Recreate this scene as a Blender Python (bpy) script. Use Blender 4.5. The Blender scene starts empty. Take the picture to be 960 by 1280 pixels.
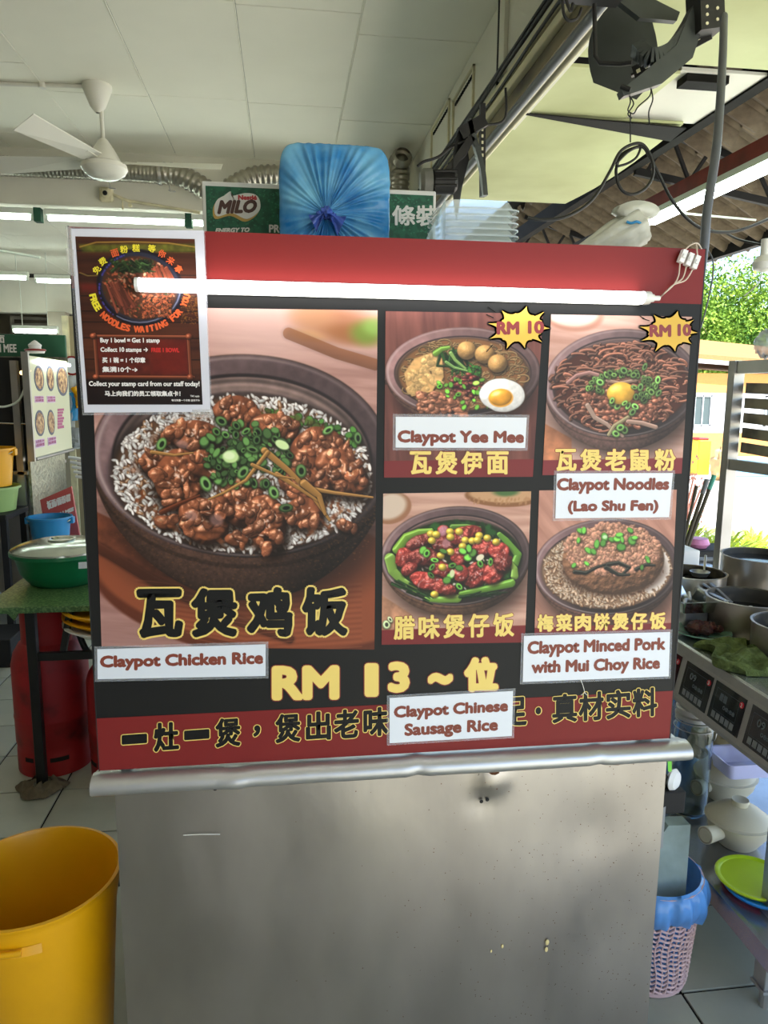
import bpy, bmesh, math, random
import numpy as np
from mathutils import Vector, Matrix
random.seed(5)
scene = bpy.context.scene
COL = scene.collection
# ---------------------------------------------------------------- camera (frame 960 x 1280)
FPX = 922.0; EYE = Vector((0, 0, 1.5))
_up = Vector((45, -5730, -922)).normalized()            # world up seen in camera axes (x right, y down, z forward)
_rt = Vector((6955, -89, 922)); _rt = (_rt - _up * _rt.dot(_up)).normalized()
_fw = _up.cross(_rt)
cam_data = bpy.data.cameras.new('camera'); cam = bpy.data.objects.new('camera', cam_data); COL.objects.link(cam)
cam_data.sensor_fit = 'VERTICAL'; cam_data.sensor_height = 36; cam_data.lens = FPX / 1280 * 36
cam_data.clip_start = .02; cam_data.clip_end = 300
_m = Matrix(((_rt[0], -_rt[1], -_rt[2]), (_fw[0], -_fw[1], -_fw[2]), (_up[0], -_up[1], -_up[2]))).to_4x4()
_m.translation = EYE; cam.matrix_world = _m
scene.camera = cam
# ---------------------------------------------------------------- light of the place
scene.view_settings.view_transform = 'Standard'; scene.view_settings.look = 'None'
scene.view_settings.gamma = 1; scene.view_settings.use_curve_mapping = False
scene.view_settings.exposure = 1.3
SUN_EL, SUN_AZ = math.radians(58), math.radians(150)     # azimuth measured from +Y towards +X: behind the camera, over the open side
world = bpy.data.worlds.new('world'); scene.world = world; world.use_nodes = True
wn = world.node_tree; bg = wn.nodes['Background']
sky = wn.nodes.new('ShaderNodeTexSky'); sky.sky_type = 'NISHITA'; sky.sun_disc = False
sky.sun_elevation = SUN_EL; sky.sun_rotation = SUN_AZ; sky.air_density = 1.0; sky.dust_density = .5; sky.ozone_density = 1.6
wn.links.new(sky.outputs[0], bg.inputs[0]); bg.inputs[1].default_value = 0.21
sd = bpy.data.lights.new('sun', 'SUN'); sd.energy = 6.8; sd.angle = .01; sd.color = (1, .96, .88)
so = bpy.data.objects.new('sun', sd); COL.objects.link(so); so.location = (8, -8, 20)
so.rotation_euler = Vector((math.sin(SUN_AZ) * math.cos(SUN_EL), math.cos(SUN_AZ) * math.cos(SUN_EL), math.sin(SUN_EL))).to_track_quat('Z', 'Y').to_euler()

def ray(px, py):
    c = Vector((px - 480, py - 640, FPX)); return Vector((_rt.dot(c), _fw.dot(c), _up.dot(c)))
def P(px, py, x=None, y=None, z=None):
    """World point of a spot measured in the photograph, on a known plane of the real place."""
    r = ray(px, py)
    t = (x - EYE.x) / r.x if x is not None else ((y - EYE.y) / r.y if y is not None else (z - EYE.z) / r.z)
    return EYE + r * t
# ---------------------------------------------------------------- builders
def lin(c):
    return tuple((v / 12.92 if v <= .04045 else ((v + .055) / 1.055) ** 2.4) for v in c)
def rgb(r, g, b): return (r / 255, g / 255, b / 255)
_mats = {}
def M(name, col, rough=.5, metal=0., var=0., vs=20., bump=0., bs=60., spec=.5, trans=0., emit=None, es=1., alpha=1., stretch=None, col2=None, detail=4., coat=0., ior=1.45, thr=None, sss=0.):
    """Procedural material: base colour varied by noise, optional fine bump."""
    if name in _mats: return _mats[name]
    m = bpy.data.materials.new(name); m.use_nodes = True; nt = m.node_tree; b = nt.nodes['Principled BSDF']; _mats[name] = m
    c = lin(col); b.inputs['Base Color'].default_value = (*c, 1); b.inputs['Roughness'].default_value = rough; b.inputs['Metallic'].default_value = metal
    b.inputs['Specular IOR Level'].default_value = spec; b.inputs['Transmission Weight'].default_value = trans; b.inputs['IOR'].default_value = ior
    b.inputs['Alpha'].default_value = alpha; b.inputs['Coat Weight'].default_value = coat
    if emit: b.inputs['Emission Color'].default_value = (*lin(emit), 1); b.inputs['Emission Strength'].default_value = es
    if var or bump or col2:
        tc = nt.nodes.new('ShaderNodeTexCoord'); mp = nt.nodes.new('ShaderNodeMapping'); nt.links.new(tc.outputs['Object'], mp.inputs[0])
        if stretch: mp.inputs['Scale'].default_value = stretch
    if var or col2:
        n = nt.nodes.new('ShaderNodeTexNoise'); n.inputs['Scale'].default_value = vs; n.inputs['Detail'].default_value = detail
        nt.links.new(mp.outputs[0], n.inputs['Vector'])
        r = nt.nodes.new('ShaderNodeValToRGB'); nt.links.new(n.outputs[0], r.inputs[0]); nt.links.new(r.outputs[0], b.inputs['Base Color'])
        a0, a1 = thr or (.3, .7)
        r.color_ramp.elements[0].position = a0; r.color_ramp.elements[1].position = a1
        if col2: ca, cb = c, lin(col2)
        else: ca = tuple(v * (1 - var) for v in c); cb = tuple(min(1, v * (1 + var)) for v in c)
        r.color_ramp.elements[0].color = (*ca, 1); r.color_ramp.elements[1].color = (*cb, 1)
    if bump:
        n2 = nt.nodes.new('ShaderNodeTexNoise'); n2.inputs['Scale'].default_value = bs; n2.inputs['Detail'].default_value = 4
        nt.links.new(mp.outputs[0], n2.inputs['Vector']); bp = nt.nodes.new('ShaderNodeBump'); bp.inputs['Strength'].default_value = bump; bp.inputs['Distance'].default_value = .01
        nt.links.new(n2.outputs[0], bp.inputs['Height']); nt.links.new(bp.outputs[0], b.inputs['Normal'])
    return m
def origin_of(o):
    v = Vector((0, 0, 0))
    while o is not None: v += o.location; o = o.parent
    return v
def link_mesh(name, me, mat, parent=None, smooth=None):
    o = bpy.data.objects.new(name, me); COL.objects.link(o)
    for m in (mat if isinstance(mat, (list, tuple)) else [mat]): me.materials.append(m)
    n = len(me.vertices); co = np.empty(n * 3, np.float32); me.vertices.foreach_get('co', co); co = co.reshape(-1, 3)
    if parent is not None: off = np.array(origin_of(parent)); o.parent = parent
    else:
        off = np.array([(co[:, 0].min() + co[:, 0].max()) / 2, (co[:, 1].min() + co[:, 1].max()) / 2, co[:, 2].min()]); o.location = off
    co -= off.astype(np.float32); me.vertices.foreach_set('co', co.ravel())
    if smooth is not None:
        me.polygons.foreach_set('use_smooth', [True] * len(me.polygons))
        if smooth < 3: me.set_sharp_from_angle(angle=smooth)
    me.update(); return o
def tag(o, label=None, cat=None, group=None, kind=None):
    for k, v in (('label', label), ('category', cat), ('group', group), ('kind', kind)):
        if v: o[k] = v
    return o
def thing(name, label, cat, loc, group=None):
    o = bpy.data.objects.new(name, None); COL.objects.link(o); o.location = loc; o.empty_display_size = .05
    return tag(o, label, cat, group)
def dup(o, loc=None, label=None, parent=None, rz=None):
    """Copy of a thing with copies of its parts; mesh data shared."""
    c = o.copy(); COL.objects.link(c); c.parent = parent
    if loc is not None: c.location = loc
    if rz is not None: c.rotation_euler.z = rz
    if label: c['label'] = label
    for ch in list(o.children): dup(ch, parent=c)
    return c
class MB:
    def __init__(s): s.bm = bmesh.new(); s.mi = 0
    def _new(s, vs, fs):
        v = [s.bm.verts.new(p) for p in vs]; out = []
        for f in fs:
            try: q = s.bm.faces.new([v[i] for i in f]); q.material_index = s.mi; out.append(q)
            except ValueError: pass
        return v, out
    def hexa(s, p):   # 8 points: bottom ring 0-3, top ring 4-7
        s._new(p, [(3, 2, 1, 0), (4, 5, 6, 7), (0, 1, 5, 4), (1, 2, 6, 5), (2, 3, 7, 6), (3, 0, 4, 7)]); return s
    def box(s, x0, x1, y0, y1, z0, z1, bev=0., rot=None, piv=None):
        p = [Vector(q) for q in ((x0, y0, z0), (x1, y0, z0), (x1, y1, z0), (x0, y1, z0), (x0, y0, z1), (x1, y0, z1), (x1, y1, z1), (x0, y1, z1))]
        if rot is not None:
            c = Vector(piv) if piv is not None else sum(p, Vector()) / 8; p = [rot @ (q - c) + c for q in p]
        v, f = s._new(p, [(3, 2, 1, 0), (4, 5, 6, 7), (0, 1, 5, 4), (1, 2, 6, 5), (2, 3, 7, 6), (3, 0, 4, 7)])
        if bev:
            es = list({e for q in f for e in q.edges}); r = bmesh.ops.bevel(s.bm, geom=es, offset=bev, segments=1, affect='EDGES', profile=.5)
            for q in r['faces']: q.material_index = s.mi
        return s
    def beam(s, a, b, w, h, up=(0, 0, 1)):
        a, b = Vector(a), Vector(b); d = (b - a).normalized(); u = Vector(up); sd = d.cross(u).normalized() * w / 2; u = sd.cross(d).normalized() * h / 2
        return s.hexa([a - sd - u, a + sd - u, b + sd - u, b - sd - u, a - sd + u, a + sd + u, b + sd + u, b - sd + u])
    def tube(s, pts, r, n=12, r2=None, caps=True, closed=False, radii=None):
        n = max(n, 11)
        pts = [Vector(p) for p in pts]; rings = []; up = None; N = len(pts)
        for i, p in enumerate(pts):
            d = (pts[(i + 1) % N] - pts[i - 1]) if closed else (pts[min(i + 1, N - 1)] - pts[max(i - 1, 0)])
            d.normalize()
            if up is None: up = d.orthogonal().normalized()
            up = (up - d * up.dot(d)); up = up.normalized() if up.length > 1e-6 else d.orthogonal().normalized()
            w = d.cross(up); rr = radii[i] if radii else (r + ((r2 if r2 is not None else r) - r) * i / max(1, N - 1))
            rings.append([s.bm.verts.new(p + (up * math.cos(t) + w * math.sin(t)) * rr) for t in [2 * math.pi * k / n for k in range(n)]])
        for i in range(N if closed else N - 1):
            A, B = rings[i], rings[(i + 1) % N]
            for k in range(n):
                f = s.bm.faces.new((A[k], A[(k + 1) % n], B[(k + 1) % n], B[k])); f.material_index = s.mi
        if caps and not closed:
            for R in (rings[0][::-1], rings[-1]):
                try: s.bm.faces.new(R).material_index = s.mi
                except ValueError: pass
        return s
    def lathe(s, c, prof, n=24, axis=(0, 0, 1), sx=1., sy=1., a0=0., a1=None, closed_prof=False):
        c = Vector(c); az = Vector(axis).normalized(); q = Vector((0, 0, 1)).rotation_difference(az)
        full = a1 is None; a1 = 2 * math.pi if full else a1; m = n if full else n + 1
        rings = []
        for (r, z) in prof:
            if r < 1e-6: rings.append([s.bm.verts.new(c + q @ Vector((0, 0, z)))]); continue
            rings.append([s.bm.verts.new(c + q @ Vector((r * sx * math.cos(a0 + (a1 - a0) * k / n), r * sy * math.sin(a0 + (a1 - a0) * k / n), z))) for k in range(m)])
        def bridge(A, B):
            for k in range(n):
                k2 = (k + 1) % m
                v = [A[0 if len(A) == 1 else k]] + ([] if len(A) == 1 else [A[k2]]) + ([B[0]] if len(B) == 1 else [B[k2], B[k]])
                if len(v) >= 3:
                    try: f = s.bm.faces.new(v); f.material_index = s.mi
                    except ValueError: pass
        for i in range(len(rings) - 1): bridge(rings[i], rings[i + 1])
        if closed_prof: bridge(rings[-1], rings[0])
        return s
    def prism(s, pts, d):
        pts = [Vector(p) for p in pts]; d = Vector(d); n = len(pts)
        s._new(pts + [p + d for p in pts], [tuple(range(n))[::-1], tuple(range(n, 2 * n))] + [(i, (i + 1) % n, n + (i + 1) % n, n + i) for i in range(n)]); return s
    def grid(s, nx, ny, f, thick=0.):
        V = [[s.bm.verts.new(f(i / nx, j / ny)) for i in range(nx + 1)] for j in range(ny + 1)]
        for j in range(ny):
            for i in range(nx):
                q = s.bm.faces.new((V[j][i], V[j][i + 1], V[j + 1][i + 1], V[j + 1][i])); q.material_index = s.mi
        return s
    def face(s, pts): s._new([Vector(p) for p in pts], [tuple(range(len(pts)))]); return s
    def solid(s, t):
        r = bmesh.ops.solidify(s.bm, geom=list(s.bm.faces), thickness=t); return s
    def done(s, name, mat, parent=None, smooth=.6, fix=True):
        if fix: bmesh.ops.recalc_face_normals(s.bm, faces=s.bm.faces)
        me = bpy.data.meshes.new(name); s.bm.to_mesh(me); s.bm.free()
        return link_mesh(name, me, mat, parent, smooth)
def struct(o): return tag(o, kind='structure')
def arc(c, r, a0, a1, n, ax=(1, 0, 0), ay=(0, 0, 1)):
    c, ax, ay = Vector(c), Vector(ax), Vector(ay); return [c + ax * r * math.cos(a0 + (a1 - a0) * i / n) + ay * r * math.sin(a0 + (a1 - a0) * i / n) for i in range(n + 1)]
def spline(pts, n=6):
    pts = [Vector(p) for p in pts]; out = []
    for i in range(len(pts) - 1):
        p0, p1, p2, p3 = pts[max(i - 1, 0)], pts[i], pts[i + 1], pts[min(i + 2, len(pts) - 1)]
        for k in range(n):
            t = k / n; out.append(.5 * ((2 * p1) + (p2 - p0) * t + (2 * p0 - 5 * p1 + 4 * p2 - p3) * t * t + (3 * p1 - p0 - 3 * p2 + p3) * t ** 3))
    return out + [pts[-1]]
# flat print helpers: pictures as vertex colours, lettering as thin meshes
def print_mat(name, rough=.35, coat=.3):
    m = bpy.data.materials.new(name); m.use_nodes = True; b = m.node_tree.nodes['Principled BSDF']; a = m.node_tree.nodes.new('ShaderNodeAttribute'); a.attribute_name = 'print'
    m.node_tree.links.new(a.outputs['Color'], b.inputs['Base Color']); b.inputs['Roughness'].default_value = rough; b.inputs['Specular IOR Level'].default_value = .25; b.inputs['Coat Weight'].default_value = coat; b.inputs['Coat Roughness'].default_value = .15
    return m
PRINT = print_mat('printed_vinyl', .45, .0)
def picture(name, im, quad, parent):
    """quad: world corners, top edge first, clockwise."""
    a, b, c, d = [np.array(q) for q in quad]; ny, nx = im.shape[:2]
    u = (np.arange(nx) / (nx - 1))[None, :, None]; v = (np.arange(ny) / (ny - 1))[:, None, None]
    co = (a * (1 - u) * (1 - v) + b * u * (1 - v) + c * u * v + d * (1 - u) * v).reshape(-1, 3)
    me = bpy.data.meshes.new(name); n = nx * ny; idx = np.arange(n).reshape(ny, nx)
    F = np.stack([idx[:-1, :-1], idx[1:, :-1], idx[1:, 1:], idx[:-1, 1:]], -1).reshape(-1, 4); nf = len(F)
    me.vertices.add(n); me.vertices.foreach_set('co', co.astype(np.float32).ravel())
    me.loops.add(nf * 4); me.loops.foreach_set('vertex_index', F.astype(np.int32).ravel())
    me.polygons.add(nf); me.polygons.foreach_set('loop_start', np.arange(0, nf * 4, 4, dtype=np.int32))
    me.update(calc_edges=True)
    at = me.color_attributes.new('print', 'FLOAT_COLOR', 'POINT')
    L = np.where(im <= .04045, im / 12.92, ((im + .055) / 1.055) ** 2.4); L = np.concatenate([L.reshape(-1, 3), np.ones((n, 1))], 1)
    at.data.foreach_set('color', L.astype(np.float32).ravel())
    return link_mesh(name, me, PRINT, parent)
_gl = {}
def glyphs(body, shear=0.):
    """Outline-filled mesh of a line of text, normalised to its bounding box (0..1, 0..1), plus aspect."""
    if (body, shear) in _gl: return _gl[(body, shear)]
    cu = bpy.data.curves.new('lettering', 'FONT'); cu.body = body; cu.resolution_u = 3; cu.shear = shear; cu.fill_mode = 'FRONT'
    o = bpy.data.objects.new('lettering', cu); COL.objects.link(o); dg = bpy.context.evaluated_depsgraph_get(); me = o.evaluated_get(dg).to_mesh(); me.calc_loop_triangles()
    v = np.array([p.co[:2] for p in me.vertices]); t = np.array([q.vertices[:] for q in me.loop_triangles])
    o.evaluated_get(dg).to_mesh_clear(); bpy.data.objects.remove(o); bpy.data.curves.remove(cu)
    lo, hi = v.min(0), v.max(0); asp = (hi - lo)[0] / (hi - lo)[1]; v = (v - lo) / (hi - lo)
    _gl[(body, shear)] = (v, t, asp); return _gl[(body, shear)]
def lettering(items, bold, mat, parent, name='lettering', dirs=10, nrm=(0, -1, 0), rough=0.):
    """items: (text, quad of 4 world corners clockwise from top edge start). Thickened by `bold` metres, flat on its surface."""
    VV, TT, base = [], [], 0
    for it in items:
        body, q = it[0], it[1]; v, t, asp = glyphs(body, it[2] if len(it) > 2 else 0.)
        a, b, c, d = [np.array(p) for p in q]; u = v[:, :1]; w = 1 - v[:, 1:2]
        if rough:
            rg = np.random.RandomState(abs(hash(body)) % 999 if False else len(body) * 7 + ord(body[0]) % 97); 
            u = u + rough * (np.sin(v[:, 1:2] * 17 + v[:, :1] * 9) * .5 + rg.uniform(-.5, .5, u.shape)); w = w + rough * .7 * (np.sin(v[:, :1] * 13 + 2) * .5 + rg.uniform(-.5, .5, u.shape))
        p = a * (1 - u) * (1 - w) + b * u * (1 - w) + c * u * w + d * (1 - u) * w
        ex = (b - a) / np.linalg.norm(b - a); N = np.array(nrm, float); ez = np.cross(ex, N)
        offs = [np.zeros(3)] + [(ex * math.cos(k) + ez * math.sin(k)) * bold for k in [2 * math.pi * j / dirs for j in range(dirs)]]
        if bold > .0022: offs += [o * .5 for o in offs[1::2]]
        if not bold: offs = offs[:1]
        for k, o in enumerate(offs):
            VV.append(p + o + N * 1e-6 * k); TT.append(t + base); base += len(p)
    V = np.concatenate(VV); T = np.concatenate(TT); me = bpy.data.meshes.new(name); n = len(T)
    me.vertices.add(len(V)); me.vertices.foreach_set('co', V.astype(np.float32).ravel()); me.loops.add(n * 3); me.loops.foreach_set('vertex_index', T.astype(np.int32).ravel())
    me.polygons.add(n); me.polygons.foreach_set('loop_start', np.arange(0, n * 3, 3, dtype=np.int32)); me.update(calc_edges=True)
    return link_mesh(name, me, mat, parent)
# ---------------------------------------------------------------- print painter (flat printed pictures of food)
def _noise(n, cells, seed, octs=4):
    rg = np.random.RandomState(seed); out = np.zeros((n, n)); amp = 1.0; tot = 0
    for o in range(octs):
        c = cells * 2 ** o
        g = rg.rand(c, c)
        t = np.arange(n) * c / n; i = t.astype(int); f = t - i; f = f * f * (3 - 2 * f); j = (i + 1) % c
        a = g[i][:, i] * (1 - f)[None, :] + g[i][:, j] * f[None, :]
        b = g[j][:, i] * (1 - f)[None, :] + g[j][:, j] * f[None, :]
        out += amp * (a * (1 - f)[:, None] + b * f[:, None]); tot += amp; amp *= .5
    return out / tot
NZ = 1024
N_LO = _noise(NZ, 8, 1, 5); N_MID = _noise(NZ, 40, 2, 4); N_HI = _noise(NZ, 128, 3, 3)
N_BUMP = _noise(NZ, 64, 4, 1)
RNG = np.random.RandomState(7)
def sst(a, b, x):
    t = np.clip((x - a) / (b - a), 0, 1); return t * t * (3 - 2 * t)
class Canvas:
    """A print, painted in the picture's own coordinates and stored as vertex colours of a fine flat sheet."""
    def __init__(s, quad, res, W, H):
        s.quad = [np.array(q, float) for q in quad]; s.W = int(W * res) * 2; s.H = int(H * res) * 2
        (a, b, c, d) = s.quad
        s.k = s.W / (((b - a)[0] + (c - d)[0]) / 2)
        s.im = np.zeros((s.H, s.W, 3)); s.YY, s.XX = np.mgrid[0:s.H, 0:s.W].astype(float)
    def m(s, x, y):
        a, b, c, d = s.quad; u, v = .5, .5
        for _ in range(6):
            p = a * (1 - u) * (1 - v) + b * u * (1 - v) + c * u * v + d * (1 - u) * v
            du = (b - a) * (1 - v) + (c - d) * v; dv = (d - a) * (1 - u) + (c - b) * u
            e = np.array([x, y]) - p; det = du[0] * dv[1] - du[1] * dv[0]
            u += (e[0] * dv[1] - e[1] * dv[0]) / det; v += (du[0] * e[1] - du[1] * e[0]) / det
        return u * s.W, v * s.H
    def patch(s, x0, y0, x1, y1):
        x0 = max(0, int(x0)); y0 = max(0, int(y0)); x1 = min(s.W, int(x1) + 2); y1 = min(s.H, int(y1) + 2)
        if x1 <= x0 or y1 <= y0: return None
        return slice(y0, y1), slice(x0, x1)
    def mix(s, sl, col, a):
        s.im[sl] = s.im[sl] * (1 - a[..., None]) + col * a[..., None]
    def nz(s, f, sl, dx=0, dy=0, sc=1.):
        X = s.XX[sl] * sc + dx; Y = s.YY[sl] * sc + dy
        if sc == 1.: return f[Y.astype(int) % NZ, X.astype(int) % NZ]
        i = np.floor(X).astype(int); j = np.floor(Y).astype(int); a = X - i; b = Y - j; i %= NZ; j %= NZ; i2 = (i + 1) % NZ; j2 = (j + 1) % NZ
        return (f[j, i] * (1 - a) + f[j, i2] * a) * (1 - b) + (f[j2, i] * (1 - a) + f[j2, i2] * a) * b
    def ell(s, cx, cy, rx, ry, ang=0, col=(1, 1, 1), soft=.06, a=1., col2=None, raw=False):
        if not raw: cx, cy = s.m(cx, cy); rx *= s.k; ry *= s.k
        R = max(rx, ry) * (1 + soft) + 2
        sl = s.patch(cx - R, cy - R, cx + R, cy + R)
        if sl is None: return
        X = s.XX[sl] - cx; Y = s.YY[sl] - cy; ca, sa = math.cos(ang), math.sin(ang)
        u = (X * ca + Y * sa) / rx; v = (-X * sa + Y * ca) / ry; r = np.sqrt(u * u + v * v)
        sf = max(soft, 1.2 / min(rx, ry)); al = (1 - sst(1 - sf, 1 + sf, r)) * a
        c = np.array(col, float)
        if col2 is not None:
            t = np.clip(v * .5 + .5, 0, 1)[..., None]; c = c * (1 - t) + np.array(col2) * t
        s.mix(sl, c, al)
    def lump(s, cx, cy, rx, ry, ang=0, col=(.6, .3, .1), edge=.12, bump=.5, spec=.4, sh=.55, fine=.25, L=(-.45, -.6, .66), scale=1., amb=.35, flat=1.):
        cx, cy = s.m(cx, cy); rx *= s.k; ry *= s.k
        R = max(rx, ry) * 1.35 + 4
        sl = s.patch(cx - R, cy - R, cx + R, cy + R)
        if sl is None: return
        X = s.XX[sl] - cx; Y = s.YY[sl] - cy; ca, sa = math.cos(ang), math.sin(ang)
        u = (X * ca + Y * sa) / rx; v = (-X * sa + Y * ca) / ry
        ox, oy = RNG.randint(0, NZ, 2)
        e = s.nz(N_MID, sl, ox, oy, min(1., 30. / max(rx, ry)) * .6) - .5
        r = np.sqrt(u * u + v * v) * (1 + edge * 4 * e)
        d = np.sqrt((u - .08) ** 2 + (v - .22) ** 2)
        if sh > 0: s.im[sl] *= (1 - sh * (1 - sst(.75, 1.3, d)))[..., None]
        al = 1 - sst(1 - 1.3 / min(rx, ry) - .02, 1 + 1.3 / min(rx, ry), r)
        h = np.sqrt(np.clip(1 - np.minimum(r, 1) ** 2, 0, 1)) * min(rx, ry) * flat
        if bump or fine:
            h = h + bump * min(rx, ry) * .55 * s.nz(N_BUMP, sl, oy, ox, scale) + fine * 3. * s.nz(N_HI, sl, ox, oy, scale * 1.0)
        gy, gx = np.gradient(h); nl = np.sqrt(gx * gx + gy * gy + 1.)
        df = np.clip((-gx * L[0] * -1 * -1 - gy * L[1] + L[2]) / nl, 0, 1)
        hv = np.array([L[0], L[1], L[2] + 1.]); hv /= np.linalg.norm(hv)
        sp = np.clip((-gx * hv[0] - gy * hv[1] + hv[2]) / nl, 0, 1) ** 28
        c = np.array(col)[None, None, :] * (amb + (1.15 - amb) * df)[..., None] * (.82 + .36 * s.nz(N_MID, sl, oy, oy))[..., None] + spec * sp[..., None] * np.array([1, .93, .85])
        s.mix(sl, np.clip(c, 0, 1), al)
    def stroke(s, pts, w, col, shade=.5, a=1., w2=None, spec=.15, sh=.3, map=True):
        if map: pts = [s.m(*p) for p in pts]
        w *= s.k; w2 = w if w2 is None else w2 * s.k
        xs = [p[0] for p in pts]; ys = [p[1] for p in pts]; M = max(w, w2) * 1.6 + 3
        sl = s.patch(min(xs) - M, min(ys) - M, max(xs) + M, max(ys) + M)
        if sl is None: return
        X = s.XX[sl]; Y = s.YY[sl]; best = np.full(X.shape, 1e9); side = np.zeros(X.shape); n = len(pts) - 1
        for i in range(n):
            (ax, ay), (bx, by) = pts[i], pts[i + 1]; dx, dy = bx - ax, by - ay; l2 = dx * dx + dy * dy + 1e-9
            t = np.clip(((X - ax) * dx + (Y - ay) * dy) / l2, 0, 1)
            px, py = X - ax - t * dx, Y - ay - t * dy
            ww = w + (w2 - w) * (i + t) / n
            d = np.sqrt(px * px + py * py) / ww; k = d < best
            best = np.where(k, d, best); side = np.where(k, (px * -.5 + py * -.8) / ww, side)
        wm = min(w, w2)
        if sh: s.im[sl] *= (1 - sh * (1 - sst(.8, 1.7, best)))[..., None]
        al = (1 - sst(1 - .8 / wm, 1 + .8 / wm, best)) * a
        c = np.array(col)[None, None, :] * (1 - shade * .5 + shade * .6 * side)[..., None] + spec * np.clip(1 - abs(side - .45) * 4, 0, 1)[..., None]
        s.mix(sl, np.clip(c, 0, 1), al)
    def poly(s, pts, col, soft=1.2, a=1., tex=0.):
        pts = [s.m(*p) for p in pts]; xs = [p[0] for p in pts]; ys = [p[1] for p in pts]
        sl = s.patch(min(xs) - 3, min(ys) - 3, max(xs) + 3, max(ys) + 3)
        if sl is None: return
        X = s.XX[sl]; Y = s.YY[sl]; ins = np.zeros(X.shape, bool); dist = np.full(X.shape, 1e9)
        for i in range(len(pts)):
            (ax, ay), (bx, by) = pts[i - 1], pts[i]
            c = ((ay > Y) != (by > Y)) & (X < (bx - ax) * (Y - ay) / (by - ay + 1e-9) + ax); ins ^= c
            dx, dy = bx - ax, by - ay; t = np.clip(((X - ax) * dx + (Y - ay) * dy) / (dx * dx + dy * dy + 1e-9), 0, 1)
            dist = np.minimum(dist, np.hypot(X - ax - t * dx, Y - ay - t * dy))
        sd = np.where(ins, dist, -dist); al = sst(-soft, soft, sd) * a
        c = np.array(col, float)[None, None, :] * (1 + tex * (s.nz(N_MID, sl) - .5))[..., None]
        s.mix(sl, np.clip(c, 0, 1), al)
    def wood(s, c1, c2, freq=.02, ang=0., cells=N_LO, st=8.):
        ca, sa = math.cos(ang), math.sin(ang); X = s.XX * ca + s.YY * sa; Y = -s.XX * sa + s.YY * ca
        n = N_MID[(Y * 1.2).astype(int) % NZ, (X / st).astype(int) % NZ] * .6 + N_LO[(Y * .6).astype(int) % NZ, (X / st / 2).astype(int) % NZ] * .4
        n = np.clip((n - .3) / .4, 0, 1)[..., None]
        s.im[:] = np.array(c1) * (1 - n) + np.array(c2) * n
    def bowl(s, cx, cy, rx, ry, rim, depth, c_body=(.30, .19, .15), c_rim=(.45, .33, .30), c_in=(.50, .38, .33), fx=.86, fy=.78, fdy=.10, handles=(1, 1), tilt=0.):
        """Claypot seen from above at a slant: body, flat rim, inner wall with throwing rings."""
        k = s.k; CX, CY = s.m(cx, cy); RX, RY, RM, D = rx * k, ry * k, rim * k, depth * k
        s.ell(CX + .05 * RX, CY + D * .75, RX * .95, RY * .95, 0, (.10, .06, .05), .25, .75, raw=True)
        for hs, on in ((-1, handles[0]), (1, handles[1])):
            if on:
                s.ell(CX + hs * RX * 1.0, CY + RY * .12, RX * .16, RY * .17, 0, np.array(c_body) * .7, .08, 1, raw=True)
                s.ell(CX + hs * RX * 1.0, CY + RY * .05, RX * .15, RY * .13, 0, np.array(c_rim) * .8, .08, 1, raw=True)
        n = 46
        for i in range(n, -1, -1):
            t = i / n; w = (1 - .34 * t ** 1.8)
            sl = s.patch(CX - RX * w - 3, CY + D * t - RY * w - 3, CX + RX * w + 3, CY + D * t + RY * w + 3)
            if sl is None: continue
            u = (s.XX[sl] - CX) / (RX * w); v = (s.YY[sl] - CY - D * t) / (RY * w); r = np.hypot(u, v)
            al = 1 - sst(.99, 1.01, r)
            side = .55 + .55 * np.clip(1 - (u + .35) ** 2 * 1.3, 0, 1)
            sp = s.nz(N_HI, sl) * .5 + .75
            c = np.array(c_body)[None, None, :] * (side * sp * (1.05 - .55 * t))[..., None]
            if .10 < t < .17: c = c * .72
            s.mix(sl, np.clip(c, 0, 1), al)
        sl = s.patch(CX - RX - 3, CY - RY - 3, CX + RX + 3, CY + RY + 3)
        X = s.XX[sl] - CX; Y = s.YY[sl] - CY
        r = np.hypot(X / RX, Y / RY); an = np.arctan2(Y / RY, X / RX)
        tex = (.86 + .28 * s.nz(N_MID, sl))[..., None]
        lit = (.72 + .38 * np.cos(an - 3.9) + .16 * np.cos(2 * an))[..., None]
        s.mix(sl, np.clip(np.array(c_rim) * tex * lit, 0, 1), 1 - sst(.985, 1.003, r))
        ro = np.abs(r - .965); s.mix(sl, np.array([.82, .72, .70]), np.exp(-(ro / .014) ** 2) * (.16 + .42 * np.clip(np.cos(an - 2.3), 0, 1) + .18 * np.clip(np.cos(an + 2.2), 0, 1)))
        q = 1 - RM / RX; qy = 1 - RM * .85 / RY
        r2 = np.hypot(X / (RX * q), (Y - RM * .12) / (RY * qy))
        s.mix(sl, np.array(c_rim) * .38, 1 - sst(.985, 1.01, r2))
        r3 = np.hypot(X / (RX * (q - .012)), (Y - RM * .22) / (RY * (qy - .012)))
        yy = (Y / RY)
        ring = .9 + .16 * np.sin(r3 * 44) * sst(.6, .9, r3) + .1 * np.sin(r3 * 91)
        wallc = np.array(c_in)[None, None, :] * (ring * (.62 - .42 * yy) * (.88 + .24 * s.nz(N_MID, sl)))[..., None]
        s.mix(sl, np.clip(wallc, 0, 1), 1 - sst(.985, 1.005, r3))
        FX, FY, FC = RX * fx, RY * fy, CY + RY * fdy
        r4 = np.hypot(X / FX, (s.YY[sl] - FC) / FY)
        s.mix(sl, np.array(c_rim) * .22, (1 - sst(.96, 1.05, r4)) * .9)
        s.food = (CX, FC, FX, FY)
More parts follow.
